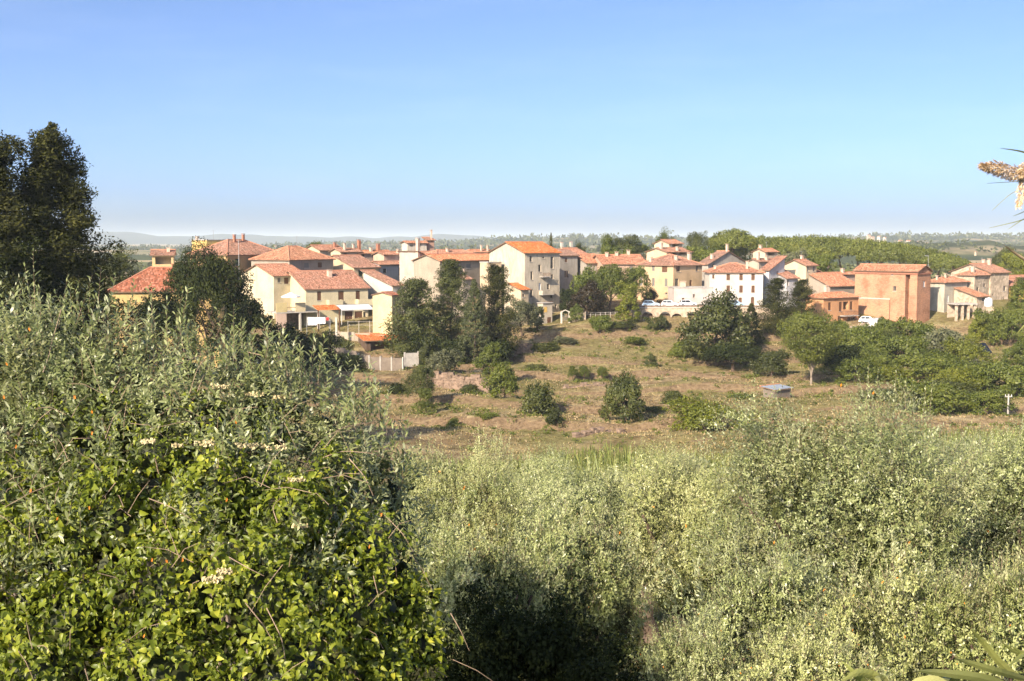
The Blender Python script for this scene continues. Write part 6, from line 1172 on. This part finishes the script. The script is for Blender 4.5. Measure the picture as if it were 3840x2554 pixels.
# bare arching twigs
def arcs(root, L, r, mat, name):
    l0 = root.location
    for pts in L:
        q = [P(*p) - l0 for p in pts]; fine = []
        for i in range(len(q) - 1):
            for k in range(4): fine.append(q[i].lerp(q[i + 1], k / 4))
        fine.append(q[-1]); sm = [fine[0]] + [(fine[i - 1] + fine[i] * 2 + fine[i + 1]) / 4 for i in range(1, len(fine) - 1)] + [fine[-1]]
        MB().tube(sm, [r * (1 - 0.7 * i / len(sm)) for i in range(len(sm))], 5).build(name, mat, root)
arcs(root, [[(1140, 1750, 7.2), (1190, 1660, 7.3), (1290, 1600, 7.5), (1420, 1580, 7.7)], [(1150, 1740, 7.2), (1280, 1690, 7.2), (1400, 1700, 7.2), (1500, 1740, 7.4)], [(1310, 1720, 7.1), (1370, 1790, 7.0), (1400, 1860, 7.0)], [(160, 1400, 7.4), (185, 1330, 7.6), (195, 1270, 7.8)], [(660, 1370, 7.6), (760, 1330, 7.8), (800, 1300, 8)], [(230, 1160, 7.9), (190, 1300, 7.7)], [(930, 1320, 8), (1030, 1345, 8), (1110, 1330, 8.2)]], 0.004, M['twig'], 'bare_twig')
# --- the climbing vine (heart-shaped leaves, cream flower clusters)
VIN = [(100, 2050, 6.5, 250), (420, 1960, 6.6, 260), (760, 1900, 6.6, 250), (1080, 1960, 6.6, 230), (1330, 2080, 6.7, 190), (250, 2330, 5.9, 280), (620, 2260, 5.9, 300), (980, 2270, 6.0, 290), (1320, 2310, 6.3, 240), (1520, 2260, 6.7, 150), (1580, 2430, 6.5, 140), (1420, 2520, 6.2, 200), (1050, 2560, 5.6, 300), (600, 2600, 5.5, 320), (150, 2600, 5.5, 320), (-200, 2300, 6, 320), (560, 1700, 7.0, 170), (200, 1620, 7.2, 150), (1250, 1760, 7.3, 130), (420, 1560, 7.4, 130), (760, 1560, 7.5, 130), (1150, 1860, 6.9, 140), (820, 1700, 7.1, 130), (300, 1830, 6.9, 170), (0, 1850, 6.9, 180), (1000, 1620, 7.5, 110), (1450, 2700, 6, 250), (900, 2850, 5.4, 300)]
C_, R_ = lump_pts(VIN); root = empty('climbing_vine', (-1.7, 7.0, ground(-1.7, 7.0))); tag(root, 'climbing vine with heart-shaped yellow-green leaves smothering the lower left', 'vine')
rs = np.random.RandomState(202); wgt = R_ ** 2 * np.where(np.array([q[1] for q in VIN]) < 1900, 0.45, 1.0); wgt = wgt / wgt.sum(); nv = 22000; ci = rs.choice(len(C_), nv, p=wgt); v = unit(rs, nv); v[:, 1] -= 0.25; v[:, 2] += 0.15; v /= np.linalg.norm(v, axis=1, keepdims=True)
lumpy = 1 + 0.3 * np.sin(v[:, 0] * 7 + ci) * np.cos(v[:, 2] * 6 + ci * 2)
pos = C_[ci] + v * (R_[ci] * lumpy * rs.uniform(0.3, 1, nv) ** 0.33)[:, None]; gap = lumpnoise(pos, 13) < -0.35; pos = np.where(gap[:, None], C_[ci] + (pos - C_[ci]) * 0.68 + np.array([0, 0.08, 0]), pos)
d = v * 0.5 + np.array([0, -0.15, -0.45]) + rs.normal(0, 0.5, (nv, 3)); n = v * 0.9 + np.array(SUN_DIR) * 0.45 + np.array([0, 0, 0.2]) + rs.normal(0, 0.6, (nv, 3)); ln = rs.uniform(0.017, 0.043, nv) * (0.8 + 0.35 * (pos[:, 2] < -1.2)); wd = ln * rs.uniform(0.45, 0.8, nv)
split_parts(root, pos, d, n, ln, wd, HEART, M['leaf_vine'], 'leaf', 'foliage', 300)
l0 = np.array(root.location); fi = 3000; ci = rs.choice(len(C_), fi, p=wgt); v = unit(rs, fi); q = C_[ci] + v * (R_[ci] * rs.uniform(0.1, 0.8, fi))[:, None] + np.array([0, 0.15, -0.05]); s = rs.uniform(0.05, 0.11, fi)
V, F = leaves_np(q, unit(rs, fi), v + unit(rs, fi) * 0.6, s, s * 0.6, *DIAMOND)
for kv, kf in [core_np(c + np.array([0, 0.15, -0.06]), (r * 0.50,) * 3, rs) for c, r in zip(C_, R_)]: V, F = np.concatenate([V, kv]), np.concatenate([F, kf + len(V)])  # same kind of added core in the vine, dark so gaps read shaded
o = link('inner_leaves_and_core', mesh_np('inner_leaves_and_core', V - l0, F, M['leaf_shade_fill']), root); o['kind'] = 'stuff'
boughs(root, (C_, R_), 9, len(C_), 0.02, M['twig'], 'stems', tuple(root.location))
arcs(root, [[(560, 1870, 6.0), (640, 1900, 5.9), (740, 1960, 5.9)], [(860, 2090, 5.6), (930, 2130, 5.5), (990, 2160, 5.5)], [(920, 2260, 5.4), (1000, 2360, 5.4), (1060, 2480, 5.4)], [(1000, 2280, 5.5), (1060, 2400, 5.4), (1080, 2560, 5.4)], [(1400, 2160, 6.3), (1415, 2220, 6.2), (1420, 2240, 6.2)], [(1690, 2300, 6.3), (1730, 2370, 6.2), (1760, 2440, 6.2)], [(1440, 1930, 6.7), (1510, 2000, 6.5), (1550, 2070, 6.5)], [(0, 2200, 6.0), (80, 2260, 5.9), (120, 2330, 5.9)], [(1040, 1960, 6.2), (1020, 1900, 6.3), (1070, 1850, 6.4)], [(790, 1760, 6.8), (820, 1860, 6.5), (830, 1890, 6.4)]], 0.003, M['twig'], 'tendril')
rf = random.Random(6); m = MB()
for k in range(150):
    j = rf.randrange(len(C_)); c = Vector(C_[j]); r = R_[j]; a = rf.uniform(0, 6.28); q = c + Vector((math.cos(a) * r * 0.9, -r * rf.uniform(0.5, 1.05), math.sin(a) * r * 0.8)); dv = Vector((rf.gauss(0, 1), rf.gauss(0, 0.4), rf.gauss(0.1, 0.7))).normalized(); L1 = rf.uniform(0.08, 0.32); sg = Vector((0, 0, -rf.uniform(0.0, 0.25) * L1))
    m.tube([q - root.location, q + dv * L1 * 0.5 + Vector((0, -0.01, rf.uniform(0, 0.03))) - root.location, q + dv * L1 + sg - root.location], [0.0022, 0.0018, 0.0008], 4)
m.build('dry_twigs', M['twig'], root)['kind'] = 'stuff'
for (x, y, D_, r_) in ((770, 1665, 6.75, 34), (930, 1675, 6.75, 34), (1030, 1680, 6.8, 36), (560, 1655, 6.8, 22), (670, 1670, 6.8, 16), (830, 1450, 7.6, 28), (960, 1480, 7.7, 26), (1060, 1490, 7.8, 24), (1115, 1800, 6.5, 24), (800, 2170, 5.6, 34), (850, 2140, 5.6, 24), (1130, 1970, 6.2, 22)):
    c = P(x, y, D_) - root.location; m = MB(); r = r_ * MPX(D_)
    for k in range(80):
        a, b_ = rf.uniform(0, 6.28), rf.uniform(-0.2, 1.0); rr = r * rf.uniform(0.4, 1.05); q = c + Vector((math.cos(a) * rr * 1.3, math.sin(a) * rr * 0.7 - 0.03, b_ * rr * 0.55)); s = rf.uniform(0.005, 0.010)
        u_ = Vector((rf.gauss(0, 1), rf.gauss(0, 1), rf.gauss(0, 1))).normalized(); w_ = u_.orthogonal().normalized(); z_ = u_.cross(w_)
        m.poly([q + w_ * s, q + z_ * s, q - w_ * s, q - z_ * s]); m.poly([q + u_ * s, q + z_ * s, q - u_ * s, q - z_ * s])
    m.build('flower_cluster', M['flower'], root)
ob_pts = [(25, 1365, 7), (60, 1675, 6.4), (345, 1545, 6.9), (345, 1625, 6.8), (885, 1585, 7), (115, 1840, 6.2), (215, 1945, 6.1), (335, 1905, 6.1), (570, 2100, 5.5), (625, 2105, 5.5), (685, 2100, 5.5), (540, 2385, 5.2), (850, 1875, 6.1), (1385, 2050, 6.4), (110, 1235, 7.6), (15, 1490, 7), (1430, 1930, 6.6), (280, 1490, 7), (1780, 2060, 8.5), (1740, 1830, 9)]
for (x, y, D_) in ob_pts:
    q = P(x, y, D_ - 0.15) - root.location; m = MB(); s = 8 * MPX(D_)
    for k in range(2):
        a = rf.uniform(0.9, 2.2); u_ = Vector((math.cos(a), rf.uniform(-.4, .4), math.sin(a))) * s; w_ = Vector((-math.sin(a), rf.uniform(-.6, .2), math.cos(a))) * s * 0.4; m.poly([q - u_, q + w_ + Vector((0, -s * .2, 0)), q + u_, q - w_])
    m.build('orange_leaf', M['orange_leaf'], root)
# --- giant reeds at the right edge, close to the camera
def blade(root, pts, w, name='leaf', mat='leaf_reed'):
    l0 = root.location; q = [P(*p) - l0 for p in pts]; f = []
    for i in range(len(q) - 1):
        for k in range(5): f.append(q[i].lerp(q[i + 1], k / 5))
    f.append(q[-1])
    for _ in range(3): f = [f[0]] + [(f[i - 1] + f[i] * 2 + f[i + 1]) / 4 for i in range(1, len(f) - 1)] + [f[-1]]
    m = MB(); n = len(f)
    for i, p in enumerate(f):
        t_ = (f[min(i + 1, n - 1)] - f[max(i - 1, 0)]).normalized(); vw = (p + l0).normalized(); s = t_.cross(vw).normalized(); s = (s + Vector((0, 0.25, 0.2))).normalized(); u = i / (n - 1); ww = w * min(1, (0.35 + 2.2 * u)) * (1 - u ** 2.2) + 0.0004
        m.v += [tuple(p - s * ww), tuple(p + t_.cross(s) * ww * 0.35), tuple(p + s * ww)]
    for i in range(n - 1):
        for k in (0, 1): a = i * 3 + k; m.f.append((a, a + 1, a + 4, a + 3))
    return m.build(name, M[mat], root)
A = P(3960, 2554, 2.9); root = empty('giant_reed', (A.x, A.y, ground(A.x, A.y))); tag(root, 'giant reed at the lower right corner with arching pale green leaves', 'reed', 'giant reeds close to the camera')
MB().tube([(0, 0, -0.1), (0.01, 0, 0.6), (0.02, 0.02, 1.3)], [0.012, 0.011, 0.006], 8).build('stem', M['leaf_reed'], root)
for pts, w in [([(3900, 2600, 2.9), (3760, 2500, 2.8), (3680, 2400, 2.75), (3640, 2360, 2.7)], 0.010), ([(3920, 2640, 2.9), (3700, 2540, 2.7), (3500, 2520, 2.6), (3440, 2515, 2.55)], 0.012), ([(3950, 2560, 2.9), (3860, 2470, 2.8), (3790, 2420, 2.75)], 0.009), ([(3700, 2700, 2.8), (3560, 2520, 2.7), (3540, 2560, 2.6), (3460, 2610, 2.5)], 0.010), ([(3950, 2500, 2.9), (3870, 2460, 2.9), (3800, 2445, 2.85), (3750, 2400, 2.8)], 0.008), ([(3900, 2560, 2.9), (3750, 2520, 2.7), (3620, 2480, 2.65), (3580, 2470, 2.6)], 0.009), ([(3960, 2400, 2.9), (3850, 2440, 2.8), (3780, 2500, 2.7)], 0.008)]: blade(root, pts, w)
A = P(3330, 2760, 2.4); root = empty('giant_reed', (A.x, A.y, ground(A.x, A.y))); tag(root, 'young reed with broad folded leaves at the bottom edge', 'reed', 'giant reeds close to the camera')
MB().tube([(0, 0, -0.1), (0, 0, 0.5)], [0.012, 0.008], 8).build('stem', M['leaf_reed'], root)
for pts, w in [([(3330, 2740, 2.4), (3260, 2580, 2.35), (3210, 2530, 2.3), (3160, 2480, 2.3)], 0.010), ([(3330, 2740, 2.4), (3300, 2540, 2.35), (3220, 2515, 2.3), (3150, 2560, 2.25)], 0.012), ([(3330, 2740, 2.4), (3330, 2560, 2.35), (3280, 2530, 2.3), (3330, 2600, 2.2)], 0.010), ([(3340, 2740, 2.4), (3420, 2560, 2.4), (3520, 2540, 2.4), (3600, 2600, 2.4)], 0.010)]: blade(root, pts, w)
A = P(4010, 1000, 3.1); root = empty('giant_reed', (A.x, A.y, ground(A.x, A.y))); tag(root, 'tall reed at the right edge with drooping straw-brown plume against the sky', 'reed', 'giant reeds close to the camera')
zt = P(3990, 640, 3.1).z - root.location.z
MB().tube([(0, 0, -0.1), (0, 0, zt * 0.5), (-0.01, 0, zt * 0.9), P(3850, 650, 3.05) - root.location, P(3790, 650, 3.0) - root.location], [0.012, 0.011, 0.007, 0.004, 0.002], 8).build('stem', M['straw'], root)
def plume(pts, r, n, seed):
    rs = np.random.RandomState(seed); q = np.array([tuple(P(*p) - root.location) for p in pts]); s = rs.uniform(0, 1, n); k = np.linspace(0, 1, len(q)); b = np.stack([np.interp(s, k, q[:, i]) for i in range(3)], 1); ax = q[-1] - q[0]; ax = ax / np.linalg.norm(ax)
    off = rs.normal(0, 1, (n, 3)); off -= (off @ ax)[:, None] * ax[None]; off = off / np.linalg.norm(off, axis=1, keepdims=True); rad = r * np.sin(np.clip(s * 0.85 + 0.14, 0, 1) * math.pi) ** 0.7 * rs.uniform(0, 1, n) ** 0.5
    p_ = b + off * rad[:, None]; d = ax[None] * 0.9 + off * 0.4 + np.array([0, 0, -0.2]) + rs.normal(0, 0.15, (n, 3)); ln = rs.uniform(0.008, 0.02, n)
    V, F = leaves_np(p_, d, rs.normal(0, 1, (n, 3)), ln, ln * 0.16, *DIAMOND); o = link('plume', mesh_np('plume', V, F, M['plume']), root); o['kind'] = 'stuff'
plume([(3860, 655, 3.05), (3800, 648, 3.0), (3740, 630, 2.95), (3685, 622, 2.9)], 0.017, 1500, 1); plume([(3850, 640, 3.05), (3838, 700, 3.0), (3820, 770, 2.95)], 0.010, 500, 2); plume([(3900, 600, 3.05), (3850, 630, 3.0), (3830, 650, 2.98)], 0.016, 500, 3)
for pts, w in [([(3900, 600, 3.1), (3840, 570, 3.0), (3800, 562, 2.95), (3750, 556, 2.9)], 0.003), ([(3900, 690, 3.1), (3820, 680, 3), (3700, 688, 2.95)], 0.0009), ([(3900, 700, 3.1), (3800, 715, 3), (3720, 790, 2.95)], 0.0009), ([(3900, 760, 3.1), (3840, 795, 3), (3800, 810, 2.95)], 0.0012), ([(3900, 800, 3.1), (3820, 830, 3), (3710, 855, 2.95)], 0.0011), ([(3920, 780, 3.1), (3840, 820, 3), (3780, 860, 2.95)], 0.0012)]: blade(root, pts, w * 0.7, mat='leaf_reed')
blade(root, [(3950, 1040, 3.1), (3860, 985, 3.0), (3800, 945, 2.95), (3765, 918, 2.9)], 0.0045, mat='plume')
for pts, w in [([(3960, 1150, 3.1), (3840, 1160, 3.0), (3780, 1165, 2.95)], 0.0018), ([(3960, 1100, 3.1), (3850, 1210, 3.0), (3810, 1255, 2.95)], 0.0022), ([(3960, 1120, 3.1), (3860, 1085, 3), (3820, 1060, 2.95)], 0.003), ([(3960, 1180, 3.1), (3850, 1160, 3), (3830, 1150, 2.95)], 0.002)]: blade(root, pts, w)
# --- cane thicket in the valley behind the grove
rs = np.random.RandomState(31); n = 11000; Dc = rs.uniform(58, 128, n); xc_ = rs.uniform(1500, 3950, n); X = (xc_ - CX) / FPX * Dc; Z = ground_np(X, Dc)
top = -(np.interp(xc_, [1500, 1900, 2300, 2600, 3000, 3300, 3950], [1720, 1710, 1660, 1690, 1690, 1610, 1590]) + rs.uniform(0, 120, n) - HORIZON) / FPX * Dc
hh = np.clip(top - Z, 0.5, 7.5); d = np.stack([rs.normal(0, .16, n), rs.normal(0, .16, n), np.ones(n)], 1)
bp_ = np.stack([X, Dc, Z + hh * rs.uniform(0.45, 0.8, n)], 1); V, F = leaves_np(bp_, d, unit(rs, n), hh * rs.uniform(0.18, 0.3, n), rs.uniform(0.05, 0.13, n), *DIAMOND)
st0 = np.stack([X, Dc, Z], 1)[:3000]; V2, F2 = stems_np([st0, st0 + np.stack([0 * hh, 0 * hh, hh * 0.5], 1)[:3000], st0 + np.stack([0 * hh, 0 * hh, hh], 1)[:3000]], 0.05)
m2 = 20000; k = rs.randint(0, n, m2); q = np.stack([X[k], Dc[k], Z[k] + hh[k] * rs.uniform(0.05, 0.9, m2)], 1); d = np.stack([rs.normal(0, .6, m2), rs.normal(0, .6, m2), rs.uniform(0.2, 1, m2)], 1); V3, F3 = leaves_np(q, d, unit(rs, m2), rs.uniform(0.5, 1.1, m2), rs.uniform(0.06, 0.14, m2), *DIAMOND)
o = link('cane_thicket', mesh_np('cane_thicket', np.concatenate([V, V2, V3]), np.concatenate([F, F2 + len(V), F3 + len(V) + len(V2)]), M['cane'])); tag(o, 'pale green cane thicket in the dip between olive grove and field', 'canes', kind='stuff')
# undergrowth on the near slope
n = 26000; Y = rs.uniform(3.5, 45, n); X = rs.uniform(-1, 1, n) * (4 + 0.55 * Y); Z = ground_np(X, Y); s = rs.uniform(0.08, 0.3, n)
V, F = leaves_np(np.stack([X, Y, Z], 1), np.stack([rs.normal(0, .5, n), rs.normal(0, .5, n), np.ones(n)], 1), unit(rs, n), s, s * 0.22, *DIAMOND); o = link('undergrowth', mesh_np('undergrowth', V, F, M['leaf_oak'])); tag(o, 'rough grass and weeds on the near slope under the olives', 'undergrowth', kind='stuff')
# ------------------------------------------------------------------ haze over the plain
hz = bpy.data.materials.new('haze_air'); hz.use_nodes = True; t = hz.node_tree; t.nodes.clear(); o = t.nodes.new('ShaderNodeOutputMaterial'); pv_ = t.nodes.new('ShaderNodeVolumePrincipled')
pv_.inputs['Color'].default_value = (0.78, 0.90, 1.0, 1); pv_.inputs['Density'].default_value = 0.00011; pv_.inputs['Anisotropy'].default_value = -0.03; t.links.new(pv_.outputs[0], o.inputs['Volume'])
zmin = float(GZ.min()) - 90; ob = MB().box(-16500, -80, zmin, 16500, 18500, 95).build('haze', hz); tag(ob, 'pale summer haze lying over the whole landscape', 'haze', kind='stuff')
